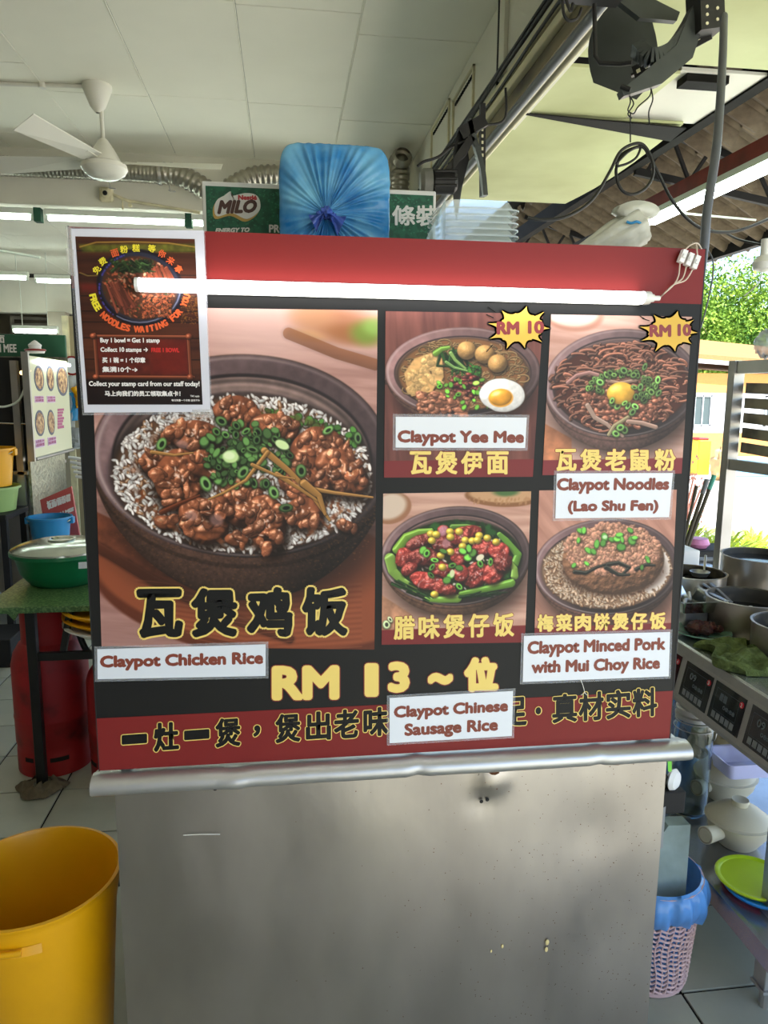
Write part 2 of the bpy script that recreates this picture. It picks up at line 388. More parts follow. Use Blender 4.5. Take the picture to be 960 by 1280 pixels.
    def spots(s, n, rmax=.97, top=-1., rmin=0.):
        CX, FC, FX, FY = s.food
        out = []
        while len(out) < n:
            a, b = RNG.uniform(-1, 1, 2)
            if rmin < math.hypot(a, b) < rmax and b > top: out.append((CX + a * FX, FC + b * FY, a, b))
        out.sort(key=lambda p: p[1])
        return out
    def rice(s, n, sz, col=(.86, .82, .78), **kw):
        for x, y, a, b in s.spots(n, **kw):
            c = np.array(col) * RNG.uniform(.72, 1.1); an = RNG.uniform(0, math.pi)
            if RNG.rand() < .08: c = np.array((.62, .42, .26))
            rx = sz * s.k * RNG.uniform(.8, 1.25); ry = rx * .42
            s.ell(x + 1.2, y + 2.2, rx * 1.1, ry * 1.5, an, (.28, .18, .14), .4, .55, raw=True)
            s.ell(x, y, rx, ry, an, np.clip(c, 0, 1), .15, 1, raw=True)
            s.ell(x - .8, y - 1., rx * .55, ry * .4, an, (1, .99, .97), .5, .6, raw=True)
    def onion(s, x, y, r, col=(.30, .52, .14), ang=None, ring=True):
        ang = RNG.uniform(0, 3.1) if ang is None else ang; c = np.array(col) * RNG.uniform(.6, 1.25); f = RNG.uniform(.5, .9)
        X, Y = s.m(x, y); R = r * s.k
        s.ell(X + 1.5, Y + 3, R * 1.1, R * f * 1.2, ang, (.08, .07, .03), .35, .55, raw=True)
        s.ell(X, Y, R, R * f, ang, np.clip(c * .8, 0, 1), .12, 1, raw=True)
        s.ell(X, Y - R * .08, R * .85, R * f * .8, ang, np.clip(c * 1.35 + .05, 0, 1), .2, 1, raw=True)
        if ring: s.ell(X + R * .05, Y, R * .5, R * f * .45, ang, c * .35, .3, 1, raw=True)
    def grain(s, a):
        s.im *= (1 + a * (N_HI[:s.H % NZ or NZ, :][(np.arange(s.H) % NZ) % (s.H % NZ or NZ)][:, np.arange(s.W) % NZ] - .5))[..., None]
    def done(s, fade=0., gam=1.1):
        im = np.clip(s.im, 0, 1) ** gam; im = im.reshape(s.H // 2, 2, s.W // 2, 2, 3).mean((1, 3))
        return im * (1 - fade) + fade

def paint_chicken(res=1.35):
    s = Canvas([(8, 8), (940, 20), (925, 1118), (45, 1110)], res, 352, 424)
    s.wood((.80, .62, .57), (.62, .44, .40), ang=.06)
    t = sst(.25, 0., s.YY / s.H)[..., None]; s.im[:] = s.im * (1 - t) + np.array([.84, .68, .64]) * t
    t = sst(.75, 1., s.YY / s.H)[..., None] * sst(.7, .0, s.XX / s.W)[..., None] * .5; s.im[:] = s.im * (1 - t) + np.array([.66, .50, .47]) * t
    # blurred things at the back
    for (x, y, rx, ry, c) in ((800, 60, 120, 50, (.66, .42, .28)), (720, 40, 70, 40, (.76, .56, .42)), (860, 95, 90, 30, (.62, .40, .24)), (700, 95, 60, 16, (.80, .60, .42)), (900, 90, 50, 34, (.45, .60, .22)), (930, 70, 40, 26, (.58, .70, .36))):
        s.ell(x, y, rx, ry, .1, c, .6, .75)
    s.stroke([(640, 90), (800, 150), (930, 185)], 18, (.60, .36, .22), .3, .7, sh=.1, spec=0)
    # serving board under the pot
    s.ell(560, 900, 560, 250, .12, (.40, .20, .13), .02, 1); s.ell(560, 870, 555, 235, .12, (.58, .31, .20), .03, 1)
    s.poly([(0, 640), (120, 700), (420, 930), (40, 800)], (.55, .30, .20), 4, 1, .5)
    s.stroke([(30, 770), (200, 880), (420, 1000), (640, 1080)], 16, (.50, .26, .17), .5, .9, sh=.3, spec=.05)
    for i in range(26):
        y = 880 + i * 9; s.stroke([(150 + i * 8, y), (500, y + 40), (880, y + 10)], 2.2, (.46, .22, .14) if i % 2 else (.66, .38, .26), 0, .35, sh=0, spec=0)
    s.bowl(497, 480, 482, 324, 60, 250, (.30, .21, .17), (.47, .37, .37), (.60, .49, .46), .885, .785, .165, (1, 1))
    CX, FC, FX, FY = s.food
    # amber speckles on the body
    for i in range(500):
        a = RNG.uniform(.2, math.pi - .2); R = RNG.uniform(.75, .93); t = RNG.uniform(.2, .75)
        x = CX + math.cos(a) * FX / .84 * R; y = s.m(490, 480)[1] + math.sin(a) * 322 * s.k * R + t * 205 * s.k
        s.ell(x, y, RNG.uniform(1, 4), RNG.uniform(1, 2.5), 0, (.50, .32, .14), .5, .35, raw=True)
    s.ell(CX, FC, FX * .97, FY * .97, 0, (.40, .28, .20), .05, 1, raw=True)
    s.rice(2600, 11, (.90, .86, .84), rmax=.98)
    for x, y, a, b in s.spots(60, .93, .1, .6): s.ell(x, y, 9, 5, RNG.uniform(0, 3), (.50, .24, .10), .4, .7, raw=True)
    # back greens
    for i in range(60):
        x = RNG.uniform(480, 880); y = 330 + (x - 480) * .22 + RNG.uniform(-30, 30)
        s.onion(x, y, RNG.uniform(9, 17), (.22, .36, .14), ring=False)
    meat = [(470, 330, 75, 45, .1), (330, 405, 100, 48, .05), (590, 385, 80, 48, .1), (205, 500, 48, 40, .4), (285, 545, 82, 92, .3), (375, 500, 60, 45, .2), (745, 468, 98, 76, .35), (820, 525, 96, 66, .55),
            (700, 560, 90, 50, .2), (360, 680, 82, 70, .5), (490, 620, 66, 78, .2), (570, 690, 62, 92, -.2), (690, 655, 66, 52, .0), (400, 640, 50, 40, 0), (240, 690, 34, 22, .3), (830, 700, 38, 22, .2), (470, 745, 40, 22, .1)]
    for i, (x, y, rx, ry, an) in enumerate(meat):
        s.ell(x + 6, y + ry * .35, rx * 1.08, ry * 1.0, an, (.14, .07, .03), .25, .8)
        s.lump(x, y, rx, ry, an, (.60, .345, .225), .12, .75, .5, .3, .5, scale=.55, amb=.3, flat=.75)
        for j in range(int(rx * ry / 230)):
            a = RNG.uniform(0, 6.28); q = RNG.uniform(0, .9) ** .6
            s.lump(x + math.cos(a) * rx * q, y + math.sin(a) * ry * q, RNG.uniform(10, 27), RNG.uniform(9, 20), RNG.uniform(0, 3), np.array((.62, .365, .245)) * RNG.uniform(.75, 1.2), .3, .6, .45, .2, .5, amb=.42, flat=.6)
        for j in range(int(rx * ry / 600)):
            a = RNG.uniform(0, 6.28); q = RNG.uniform(0, .75)
            s.ell(x + math.cos(a) * rx * q - 4, y + math.sin(a) * ry * q - 6, RNG.uniform(3, 8), RNG.uniform(1.5, 4), RNG.uniform(0, 3), (.97, .82, .74), .5, .75)
    for i in range(60):
        a = RNG.uniform(0, 6.28); x, y = 500 + math.cos(a) * 360, 540 + math.sin(a) * 215; s.ell(x, y, RNG.uniform(8, 26), RNG.uniform(4, 10), RNG.uniform(0, 3), np.array((.50, .28, .16)) * RNG.uniform(.7, 1.4), .4, .35)
    for (x, y, rx, ry) in ((295, 435, 26, 16), (325, 665, 24, 20), (405, 680, 28, 24), (540, 560, 22, 14)): s.ell(x, y, rx * .8, ry * .8, .3, (.80, .62, .60), .35, .5)
    # spring onion heap in the middle
    for i in range(170):
        a = RNG.uniform(0, 6.28); q = RNG.uniform(0, 1) ** .6
        s.onion(500 + math.cos(a) * 150 * q, 470 + math.sin(a) * 105 * q, RNG.uniform(9, 19), (.26, .37, .19), ring=RNG.rand() < .3)
    for (x, y, r) in ((450, 474, 28), (618, 436, 24), (490, 525, 24), (520, 452, 22), (370, 562, 26), (590, 590, 22), (630, 640, 24), (680, 520, 22), (770, 390, 20), (870, 415, 20), (230, 435, 22), (420, 362, 20)):
        s.onion(x, y, r, (.34, .46, .25))
    s.ell(450, 474, 26, 20, 0, (.80, .88, .62), .15, 1); s.ell(446, 471, 17, 12, 0, (.90, .94, .76), .3, 1); s.ell(618, 436, 24, 13, .4, (.84, .90, .66), .15, 1)
    for p, w in (([(560, 455), (640, 520), (710, 590), (775, 680)], 11), ([(570, 460), (500, 550), (430, 590), (380, 612)], 7), ([(600, 530), (680, 580), (740, 620)], 8), ([(700, 575), (790, 590), (920, 605)], 8),
                 ([(520, 500), (600, 535), (660, 545)], 6), ([(200, 460), (270, 470), (330, 462)], 6), ([(230, 655), (290, 625), (350, 600)], 9), ([(690, 560), (740, 600), (760, 660)], 13)):
        c = (.86, .62, .34) if w != 9 else (.50, .24, .12)
        s.stroke(p, w, c, .5, 1, w2=w * .4, spec=.12, sh=.5)
    s.ell(*s.m(540, 110), 120 * s.k, 60 * s.k, 0, (.9, .78, .76), .9, .15, raw=True)
    return s.done(.015)

def leafgreen(s, pts, w, c=(.55, .74, .25)):
    s.stroke(pts, w, c, .45, 1, w2=w * .55, spec=.25, sh=.5)
def paint_yee(res=1.4):
    s = Canvas([(50, 38), (912, 52), (852, 945), (42, 948)], res, 192, 205)
    s.wood((.50, .29, .25), (.34, .18, .16), ang=1.5, st=10)
    s.bowl(470, 365, 418, 240, 46, 130, (.36, .24, .2), (.58, .43, .42), (.62, .45, .38), .83, .80, .05, (1, 1))
    CX, FC, FX, FY = s.food
    s.ell(CX, FC, FX, FY, 0, (.52, .34, .20), .04, 1, raw=True)
    for x, y, a, b in s.spots(260, .95):
        r = RNG.uniform(8, 34) * s.k * .9; a0 = RNG.uniform(0, 6.28); c = np.array((.84, .64, .40)) * RNG.uniform(.65, 1.1)
        s.stroke([(x + math.cos(a0 + t) * r * 1.4, y + math.sin(a0 + t) * r * .8) for t in np.linspace(0, RNG.uniform(1.5, 4), 7)], 4.2, c, .7, 1, sh=.45, map=False)
    # beancurd sheets
    for P_ in ([(150, 370), (205, 290), (330, 250), (350, 300), (350, 380), (300, 330)], [(290, 260), (350, 250), (362, 390), (345, 420), (300, 400)], [(150, 370), (265, 300), (315, 440), (300, 470), (190, 495), (160, 430)]):
        s.poly([(x + 6, y + 10) for x, y in P_], (.15, .08, .04), 6, .6); s.poly(P_, (.84, .64, .40), 2, 1, .55)
    for i in range(70):
        x = RNG.uniform(165, 340); y = RNG.uniform(275, 480)
        if y > 495 - (x - 150) * .3 or y < 400 - (x - 150) * .9: continue
        s.lump(x, y, RNG.uniform(12, 30), RNG.uniform(8, 18), RNG.uniform(0, 3), np.array((.84, .66, .42)) * RNG.uniform(.9, 1.12), .35, .6, .12, .08, .8, amb=.6, flat=.4)
    # greens
    for i in range(30):
        x0 = RNG.uniform(340, 470); s.stroke([(x0, RNG.uniform(235, 300)), (x0 + RNG.uniform(-20, 60), 330), (RNG.uniform(400, 560), RNG.uniform(340, 400))], RNG.uniform(4, 9), np.array((.20, .40, .14)) * RNG.uniform(.5, 1.5), .6, 1, w2=3, sh=.4)
    leafgreen(s, [(320, 262), (350, 240), (390, 232)], 17); leafgreen(s, [(400, 262), (425, 300), (480, 345)], 10, (.66, .82, .42)); leafgreen(s, [(375, 310), (420, 340), (500, 360)], 8, (.60, .78, .40))
    for i in range(34): s.onion(RNG.uniform(500, 560), RNG.uniform(335, 395), RNG.uniform(6, 13), (.16, .34, .10), ring=False)
    for (x, y) in ((487, 248), (585, 268), (657, 318)):
        s.lump(x, y, 53, 50, 0, (.86, .64, .38), .02, .06, .15, .7, .5, amb=.45)
    for i in range(90):   # dark mince, mid
        a = RNG.uniform(0, 6.28); q = RNG.uniform(0, 1) ** .5
        s.lump(490 + math.cos(a) * 105 * q, 450 + math.sin(a) * 75 * q, RNG.uniform(10, 20), RNG.uniform(8, 14), 0, np.array((.48, .20, .17)) * RNG.uniform(.6, 1.3), .2, .5, .35, .45, .4)
    for i in range(110):
        x = RNG.uniform(225, 490); y = 520 + RNG.uniform(-50, 75) + (x - 225) * .08
        if y > 605: continue
        s.lump(x, y, RNG.uniform(12, 26), RNG.uniform(9, 18), 0, np.array((.72, .44, .32)) * RNG.uniform(.7, 1.15), .3, .6, .3, .25, .5, amb=.42, flat=.6)
    for i in range(24): s.onion(RNG.uniform(330, 620), RNG.uniform(400, 560), RNG.uniform(10, 17), (.34, .55, .16), ring=False)
    s.onion(538, 424, 20, (.62, .78, .30), ring=False); s.onion(440, 485, 17); s.onion(340, 440, 17)
    # egg
    s.ell(690, 498, 128, 92, .1, (.22, .12, .06), .12, .6); s.lump(682, 486, 124, 88, .1, (.95, .92, .90), .08, .04, .1, 0, .2, amb=.75, flat=.25)
    s.ell(674, 505, 68, 50, 0, (.90, .62, .20), .08, 1); s.lump(672, 501, 62, 46, 0, (.98, .66, .18), .01, 0, .5, 0, 0, amb=.6, flat=.5); s.ell(650, 482, 18, 9, -.4, (1, .92, .7), .5, .8)
    # red ribbon
    s.poly([(30, 852), (860, 843), (852, 960), (30, 960)], (.48, .15, .15), 1, 1)
    s.poly([(790, 0), (960, 0), (960, 200), (880, 170)], (.2, .15, .14), 8, .4)
    return s.done(.07)
def paint_noodle(res=1.4):
    s = Canvas([(88, 58), (890, 78), (832, 975), (35, 975)], res, 178, 197)
    s.wood((.84, .66, .60), (.72, .52, .45), ang=.1)
    s.ell(210, 60, 170, 90, .1, (.72, .50, .42), .1, 1); s.ell(200, 45, 150, 78, .1, (.90, .76, .70), .15, 1)
    s.ell(900, 290, 110, 50, 1.1, (.60, .50, .46), .3, .9)
    s.poly([(30, 660), (200, 760), (200, 980), (0, 980)], (.80, .50, .34), 3, 1, .4)
    s.bowl(490, 450, 440, 300, 44, 180, (.40, .28, .25), (.52, .40, .40), (.56, .43, .41), .87, .80, .05, (0, 0))
    CX, FC, FX, FY = s.food
    s.ell(CX, FC, FX, FY, 0, (.28, .13, .09), .04, 1, raw=True)
    for x, y, a, b in s.spots(420, .95):
        r = RNG.uniform(20, 55) * s.k; a0 = RNG.uniform(0, 6.28); c = np.array((.78, .46, .34)) * RNG.uniform(.6, 1.2)
        s.stroke([(x + math.cos(a0 + t) * r * 1.5, y + math.sin(a0 + t) * r * .7) for t in np.linspace(0, RNG.uniform(.8, 1.9), 6)], RNG.uniform(8, 12), c, .8, 1, w2=6, spec=.25, sh=.35, map=False)
    for i in range(170):
        a = RNG.uniform(0, 6.28); q = RNG.uniform(0, 1) ** .5
        s.lump(480 + math.cos(a) * 230 * q, 560 + math.sin(a) * 130 * q, RNG.uniform(9, 22), RNG.uniform(8, 15), 0, np.array((.66, .38, .28)) * RNG.uniform(.7, 1.2), .3, .6, .35, .3, .4, amb=.45, flat=.6)
    s.stroke([(290, 570), (330, 640), (400, 680), (440, 720), (490, 750)], 13, (.82, .66, .58), .4, 1, w2=8, sh=.5); s.stroke([(410, 740), (440, 690), (520, 640)], 10, (.74, .66, .48), .4, 1, sh=.5)
    s.stroke([(520, 665), (600, 675), (680, 700)], 12, (.80, .62, .54), .4, 1, sh=.5); s.stroke([(180, 440), (230, 400), (300, 385), (350, 400)], 11, (.80, .56, .52), .5, 1, sh=.5)
    s.stroke([(400, 430), (470, 445), (560, 430), (620, 410)], 9, (.80, .62, .52), .4, 1, sh=.5)
    for i in range(80):
        a = RNG.uniform(-3.5, .9); q = RNG.uniform(.8, 1.2); s.onion(490 + math.cos(a) * 165 * q, 470 + math.sin(a) * 80 * q, RNG.uniform(12, 22), (.36, .48, .22))
    for (x, y) in ((430, 560), (460, 575), (520, 575), (560, 580), (590, 470), (495, 375), (615, 355), (695, 505), (545, 612), (690, 430), (360, 440), (450, 735), (500, 715), (475, 700)): s.onion(x, y, 24, (.42, .58, .28))
    s.ell(480, 512, 84, 66, 0, (.20, .10, .05), .2, .6); s.lump(478, 502, 80, 62, 0, (.95, .70, .24), .01, 0, .35, 0, 0, amb=.7, flat=.6)
    for (x, y) in ((565, 525), (428, 545), (500, 560), (555, 470)): s.onion(x, y, 20, (.40, .54, .24))
    s.poly([(20, 885), (850, 880), (835, 990), (20, 990)], (.50, .16, .17), 1, 1)
    return s.done(.09)
def paint_sausage(res=1.4):
    s = Canvas([(42, 78), (888, 66), (852, 925), (32, 940)], res, 184, 190)
    s.wood((.84, .66, .58), (.70, .50, .43), ang=.05)
    s.ell(90, 160, 110, 85, -.3, (.62, .42, .30), .06, 1); s.ell(80, 150, 92, 70, -.3, (.84, .74, .66), .2, 1)
    s.ell(720, 95, 215, 58, .05, (.55, .36, .22), .05, 1); s.ell(720, 85, 190, 45, .05, (.78, .60, .44), .1, 1); s.ell(740, 70, 70, 25, 0, (.30, .42, .22), .4, 1)
    for i in range(40): x = RNG.uniform(520, 920); s.ell(x, 115 + RNG.uniform(-12, 20), 5, 10, .3, (.70, .50, .34), .3, .7)
    s.poly([(20, 640), (200, 760), (120, 960), (0, 960)], (.78, .55, .42), 3, 1, .5)
    s.bowl(455, 430, 425, 282, 46, 150, (.38, .26, .2), (.46, .35, .35), (.66, .50, .47), .88, .80, .07, (1, 1))
    CX, FC, FX, FY = s.food
    s.ell(CX, FC, FX, FY, 0, (.10, .14, .05), .04, 1, raw=True)
    s.rice(240, 10, (.86, .76, .68), rmax=.9)
    for i in range(60):
        a = RNG.uniform(0, 6.28); s.ell(CX + math.cos(a) * FX * .86, FC + math.sin(a) * FY * .86, 22, 10, RNG.uniform(0, 3), np.array((.10, .24, .08)) * RNG.uniform(.6, 1.6), .3, .9, raw=True)
    leafgreen(s, [(120, 390), (170, 320), (240, 292), (310, 285)], 26, (.58, .76, .24)); leafgreen(s, [(80, 440), (95, 510), (150, 570), (230, 620)], 30, (.62, .78, .32)); leafgreen(s, [(790, 470), (810, 420), (740, 340), (700, 305)], 24, (.50, .72, .25))
    leafgreen(s, [(790, 540), (790, 500), (770, 470)], 22, (.66, .82, .34)); leafgreen(s, [(460, 668), (360, 675), (280, 672)], 24, (.62, .82, .30)); leafgreen(s, [(770, 580), (640, 610), (480, 640)], 24, (.52, .74, .24)); leafgreen(s, [(430, 262), (510, 258), (590, 268)], 14, (.44, .62, .22))
    for i in range(26):
        x, y = RNG.uniform(90, 280), 0; y = 560 + (x - 90) * .5 + RNG.uniform(-30, 30); s.stroke([(x, y), (x + 50, y + 25)], 6, np.array((.13, .28, .10)) * RNG.uniform(.5, 1.4), .5, .9, w2=3)
    for i in range(20):
        x = RNG.uniform(470, 700); s.stroke([(x, 660 - (x - 470) * .1), (x + 60, 645 + RNG.uniform(-20, 15))], 8, np.array((.12, .26, .10)) * RNG.uniform(.5, 1.4), .5, .9, w2=3)
    sl = [(520, 290, 90, 40, -.1), (380, 290, 40, 42, .2), (240, 350, 78, 40, -.5), (160, 440, 50, 55, .2), (270, 430, 92, 55, -.1), (370, 360, 70, 44, .5), (480, 320, 66, 48, -.3), (610, 380, 74, 46, .1), (700, 400, 70, 50, .3), (470, 430, 50, 45, .3),
          (190, 500, 50, 28, -.5), (560, 535, 75, 60, -.5), (670, 520, 55, 66, .3), (480, 530, 40, 50, .2), (290, 570, 100, 52, .25), (390, 610, 72, 40, .4), (720, 470, 50, 48, .2), (360, 500, 60, 40, .1)]
    for (x, y, rx, ry, an) in sl:
        s.ell(x + 5, y + 12, rx * 1.05, ry * 1.05, an, (.10, .03, .02), .25, .8)
        s.lump(x, y, rx, ry, an, np.array((.62, .20, .17)) * RNG.uniform(.7, 1.2), .2, .5, .4, 0, 1., amb=.35, flat=.4)
        for j in range(int(rx * ry / 260)):
            a = RNG.uniform(0, 6.28); q = RNG.uniform(0, .8); s.ell(x + math.cos(a) * rx * q, y + math.sin(a) * ry * q, RNG.uniform(4, 11), RNG.uniform(2, 5), RNG.uniform(0, 3), (.88, .48, .42) if RNG.rand() < .6 else (.95, .80, .78), .4, .55)
    s.ell(378, 285, 24, 30, .4, (.78, .56, .62), .3, .8); s.ell(395, 355, 22, 26, 0, (.82, .58, .60), .3, .7)
    for (x, y) in ((310, 302), (340, 306), (315, 340), (418, 290), (420, 320), (505, 338), (490, 372), (545, 342), (585, 312), (632, 326), (682, 348), (420, 403), (365, 424), (375, 490), (330, 645), (575, 338), (470, 290)):
        s.lump(x, y, 23, 20, .2, (.96, .80, .28), .03, 0, .4, .5, 0, amb=.5)
    for (x, y) in ((265, 395), (285, 412), (330, 450), (310, 535), (315, 490), (430, 480), (470, 495), (520, 435), (548, 410), (525, 385), (590, 470), (650, 460), (420, 540), (470, 600), (380, 400), (400, 565), (490, 400)): s.onion(x, y, 24, (.34, .56, .20), ring=RNG.rand() < .5)
    s.ell(590, 435, 24, 17, -.5, (.92, .86, .74), .15, 1); s.ell(430, 525, 14, 22, .1, (.86, .86, .66), .15, 1)
    s.onion(60, 820, 26, (.70, .74, .55)); s.onion(80, 790, 20, (.62, .66, .48))
    s.poly([(20, 852), (870, 822), (860, 960), (20, 960)], (.48, .14, .14), 1, 1)
    return s.done(.06)
def paint_pork(res=1.4):
    s = Canvas([(108, 150), (868, 143), (832, 930), (80, 942)], res, 172, 181)
    s.wood((.80, .58, .50), (.66, .45, .38), ang=.9)
    s.bowl(480, 560, 400, 265, 40, 140, (.38, .26, .22), (.48, .36, .36), (.62, .49, .45), .90, .82, .04, (0, 0))
    CX, FC, FX, FY = s.food
    s.ell(CX, FC, FX, FY, 0, (.56, .42, .32), .04, 1, raw=True)
    s.rice(1500, 13, (.78, .62, .48), rmax=.97)
    for i in range(160):
        a = RNG.uniform(-.6, .7); x = CX + math.cos(a) * FX * RNG.uniform(.78, .95); y = FC + math.sin(a) * FY * RNG.uniform(.8, .95)
        s.ell(x, y, 8, 4, RNG.uniform(0, 3), (.90, .84, .80), .2, .9, raw=True)
    s.ell(515, 570, 285, 150, .02, (.22, .12, .08), .15, .8)
    s.lump(512, 520, 282, 195, .02, (.62, .42, .30), .03, .10, .1, 0, 1.5, amb=.45, flat=.5)
    for i in range(760):
        a = RNG.uniform(0, 6.28); q = RNG.uniform(0, 1) ** .5; x = 508 + math.cos(a) * 262 * q; y = 462 + math.sin(a) * 138 * q
        s.lump(x, y, RNG.uniform(7, 19), RNG.uniform(6, 14), RNG.uniform(0, 3), np.array((.80, .56, .45)) * RNG.uniform(.8, 1.15), .35, .7, .15, .16, .5, amb=.5, flat=.5)
    for i in range(110):
        a = RNG.uniform(0, 6.28); q = RNG.uniform(0, 1) ** .5; x = 508 + math.cos(a) * 255 * q; y = 462 + math.sin(a) * 130 * q
        s.ell(x, y, RNG.uniform(3, 8), RNG.uniform(2, 4), RNG.uniform(0, 3), (.92, .72, .56), .4, .7)
    for p in ([(300, 585), (360, 592), (420, 560), (465, 545)], [(480, 545), (540, 535), (600, 560), (560, 600), (500, 585)], [(640, 570), (690, 545), (740, 548)], [(470, 560), (540, 600), (600, 600)]):
        s.stroke(p, 11, (.17, .17, .13), .6, 1, w2=6, spec=.25, sh=.5)
    for (x, y, r) in ((335, 365, 26), (350, 362, 20), (320, 415, 17), (463, 398, 26), (420, 435, 25), (455, 430, 20), (375, 470, 25), (402, 475, 20), (505, 410, 22), (535, 405, 24), (555, 450, 26), (545, 385, 22), (560, 410, 20), (615, 415, 26), (605, 360, 20), (630, 400, 18), (700, 510, 17), (705, 525, 14), (295, 550, 16), (365, 540, 17), (670, 560, 16)): s.onion(x, y, r, (.32, .56, .20), ring=False)
    s.ell(465, 396, 13, 10, 0, (.80, .90, .70), .3, 1)
    s.poly([(70, 895), (860, 862), (840, 960), (70, 960)], (.48, .15, .15), 1, 1)
    return s.done(.07)
def paint_flyer(res=1.5):
    # crop frame of the flyer: 960 x 1248
    s = Canvas([(67, 122), (785, 138), (832, 1132), (142, 1132)], res, 150, 208)
    s.wood((.34, .17, .10), (.20, .09, .06), ang=.0, st=14)
    for y in (205, 345, 470, 560, 625, 720, 850, 980): s.stroke([(50, y), (900, y + 6)], 3, (.08, .04, .03), 0, .9, sh=0, spec=0)
    s.poly([(90, 170), (860, 165), (860, 215), (110, 215)], (.40, .42, .13), 8, .8, .8)
    s.stroke([(95, 185), (190, 158), (400, 155), (620, 162), (780, 185), (850, 215)], 4, (.72, .56, .22), .2, .8, sh=0)
    s.stroke([(95, 335), (140, 352), (260, 350), (460, 352)], 4, (.60, .48, .22), .2, .7, sh=0)
    s.poly([(100, 400), (230, 400), (250, 450), (105, 445)], (.45, .12, .10), 14, .7)
    s.ell(455, 425, 258, 222, .1, (.10, .07, .10), .03, 1); s.ell(455, 420, 240, 200, .1, (.16, .16, .22), .03, 1)
    s.stroke([(455 + math.cos(a) * 240, 425 + math.sin(a) * 205) for a in np.linspace(.0, 2.2, 12)], 4, (.55, .55, .66), .3, .8, sh=0)
    for i in range(60):
        a = RNG.uniform(2.3, 4.3); s.ell(455 + math.cos(a) * 246, 425 + math.sin(a) * 210, 5, 5, 0, (.28, .24, .55), .3, .9)
    s.ell(450, 425, 222, 182, .1, (.30, .17, .11), .04, 1)
    X0, Y0 = s.m(450, 425); s.food = (X0, Y0, 222 * s.k, 182 * s.k)
    for x, y, a, b in s.spots(420, .95):
        c = (.66, .34, .22) if RNG.rand() < .6 else ((.78, .56, .44) if RNG.rand() < .6 else (.22, .26, .14))
        s.ell(x, y, RNG.uniform(3, 10), RNG.uniform(2, 5), RNG.uniform(0, 3), np.array(c) * RNG.uniform(.5, 1.2), .3, .9, raw=True)
    for i in range(16): x = RNG.uniform(250, 360); s.stroke([(x, RNG.uniform(380, 440)), (x + 60, 520 + RNG.uniform(-20, 60))], 7, np.array((.72, .36, .26)) * RNG.uniform(.6, 1.2), .5, .9)
    for i in range(10): x = RNG.uniform(480, 640); s.stroke([(x, RNG.uniform(290, 340)), (x + 40, 400)], 9, np.array((.74, .36, .24)) * RNG.uniform(.6, 1.2), .5, .9)
    for i in range(120): s.onion(RNG.uniform(470, 640), RNG.uniform(470, 600), RNG.uniform(6, 10), (.70, .34, .20), ring=True)
    for i in range(60):
        x = RNG.uniform(280, 500); s.stroke([(x, 260 + RNG.uniform(0, 70)), (x + RNG.uniform(10, 60), 270 + RNG.uniform(0, 70))], RNG.uniform(4, 12), np.array((.18, .26, .12)) * RNG.uniform(.4, 1.7), .6, .9, w2=3)
    # framed box
    s.poly([(190, 720), (745, 720), (755, 955), (200, 955)], (.36, .12, .08), 3, .9, .6)
    s.poly([(520, 740), (735, 740), (740, 940), (520, 940)], (.46, .10, .06), 30, .6)
    for p in ([(170, 712), (760, 716)], [(182, 700), (200, 965)], [(742, 705), (758, 965)], [(180, 958), (775, 962)]): s.stroke(p, 9, (.66, .33, .20), .6, 1, sh=.5)
    for (x, y) in ((175, 710), (745, 714), (192, 960), (755, 962)): s.lump(x, y, 20, 18, 0, (.64, .32, .20), .1, .3, .3, .3, .2)
    s.poly([(100, 975), (840, 980), (850, 1140), (100, 1140)], (.09, .05, .05), 12, .85)
    for i in range(150): s.ell(RNG.uniform(700, 800), RNG.uniform(470, 640), 4, 3, 0, (.55, .36, .14), .4, .7)
    return s.done(.02)
# ================================================================ SETTING
m_tile = M('floor_tile', rgb(164, 166, 152), .3, var=.12, vs=5, bump=.05, bs=25)
m_grout = M('tile_grout', rgb(24, 23, 21), .9, var=.2)
m_ceil = M('ceiling_board_paint', rgb(236, 234, 216), .75, var=.035, vs=1.6)
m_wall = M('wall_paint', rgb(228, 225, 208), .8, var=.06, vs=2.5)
m_frontw = M('brown_unseen_wall', rgb(112, 88, 70), .8, var=.2, vs=1.5)
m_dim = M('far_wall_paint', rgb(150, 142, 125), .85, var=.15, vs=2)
mb = MB(); mb.box(-5.2, 3.0, -4.5, 12.2, -.12, -.006); floor = struct(mb.done('floor', m_grout, smooth=None))
tile0 = None
def tile(x, y):
    global tile0
    if tile0 is None:
        b = MB(); b.box(x + .0035, x + .3035, y + .0035, y + .2965, -.006, 0, bev=.0012); tile0 = b.done('tile', m_tile, floor); tile0['x'] = x; tile0.parent = floor; tile0['y'] = y
        return
    t = tile0.copy(); t.location = Vector((x - tile0['x'], y - tile0['y'], random.uniform(-.0006, .0004))); t.parent = floor; COL.objects.link(t)
for j in range(-1, 16):
    for i in range(-8, 1):
        x = -.861 + .307 * i; y = 2.443 + .3 * j
        if x < -.62 * y - .9 or x > -.2 * y - .0: continue
        tile(x, y)
for j in range(-6, 9):
    for i in range(5, 9):
        x = -.861 + .307 * i; tile(x, 2.443 - 1.2 + .3 * (j + 1) - .3)
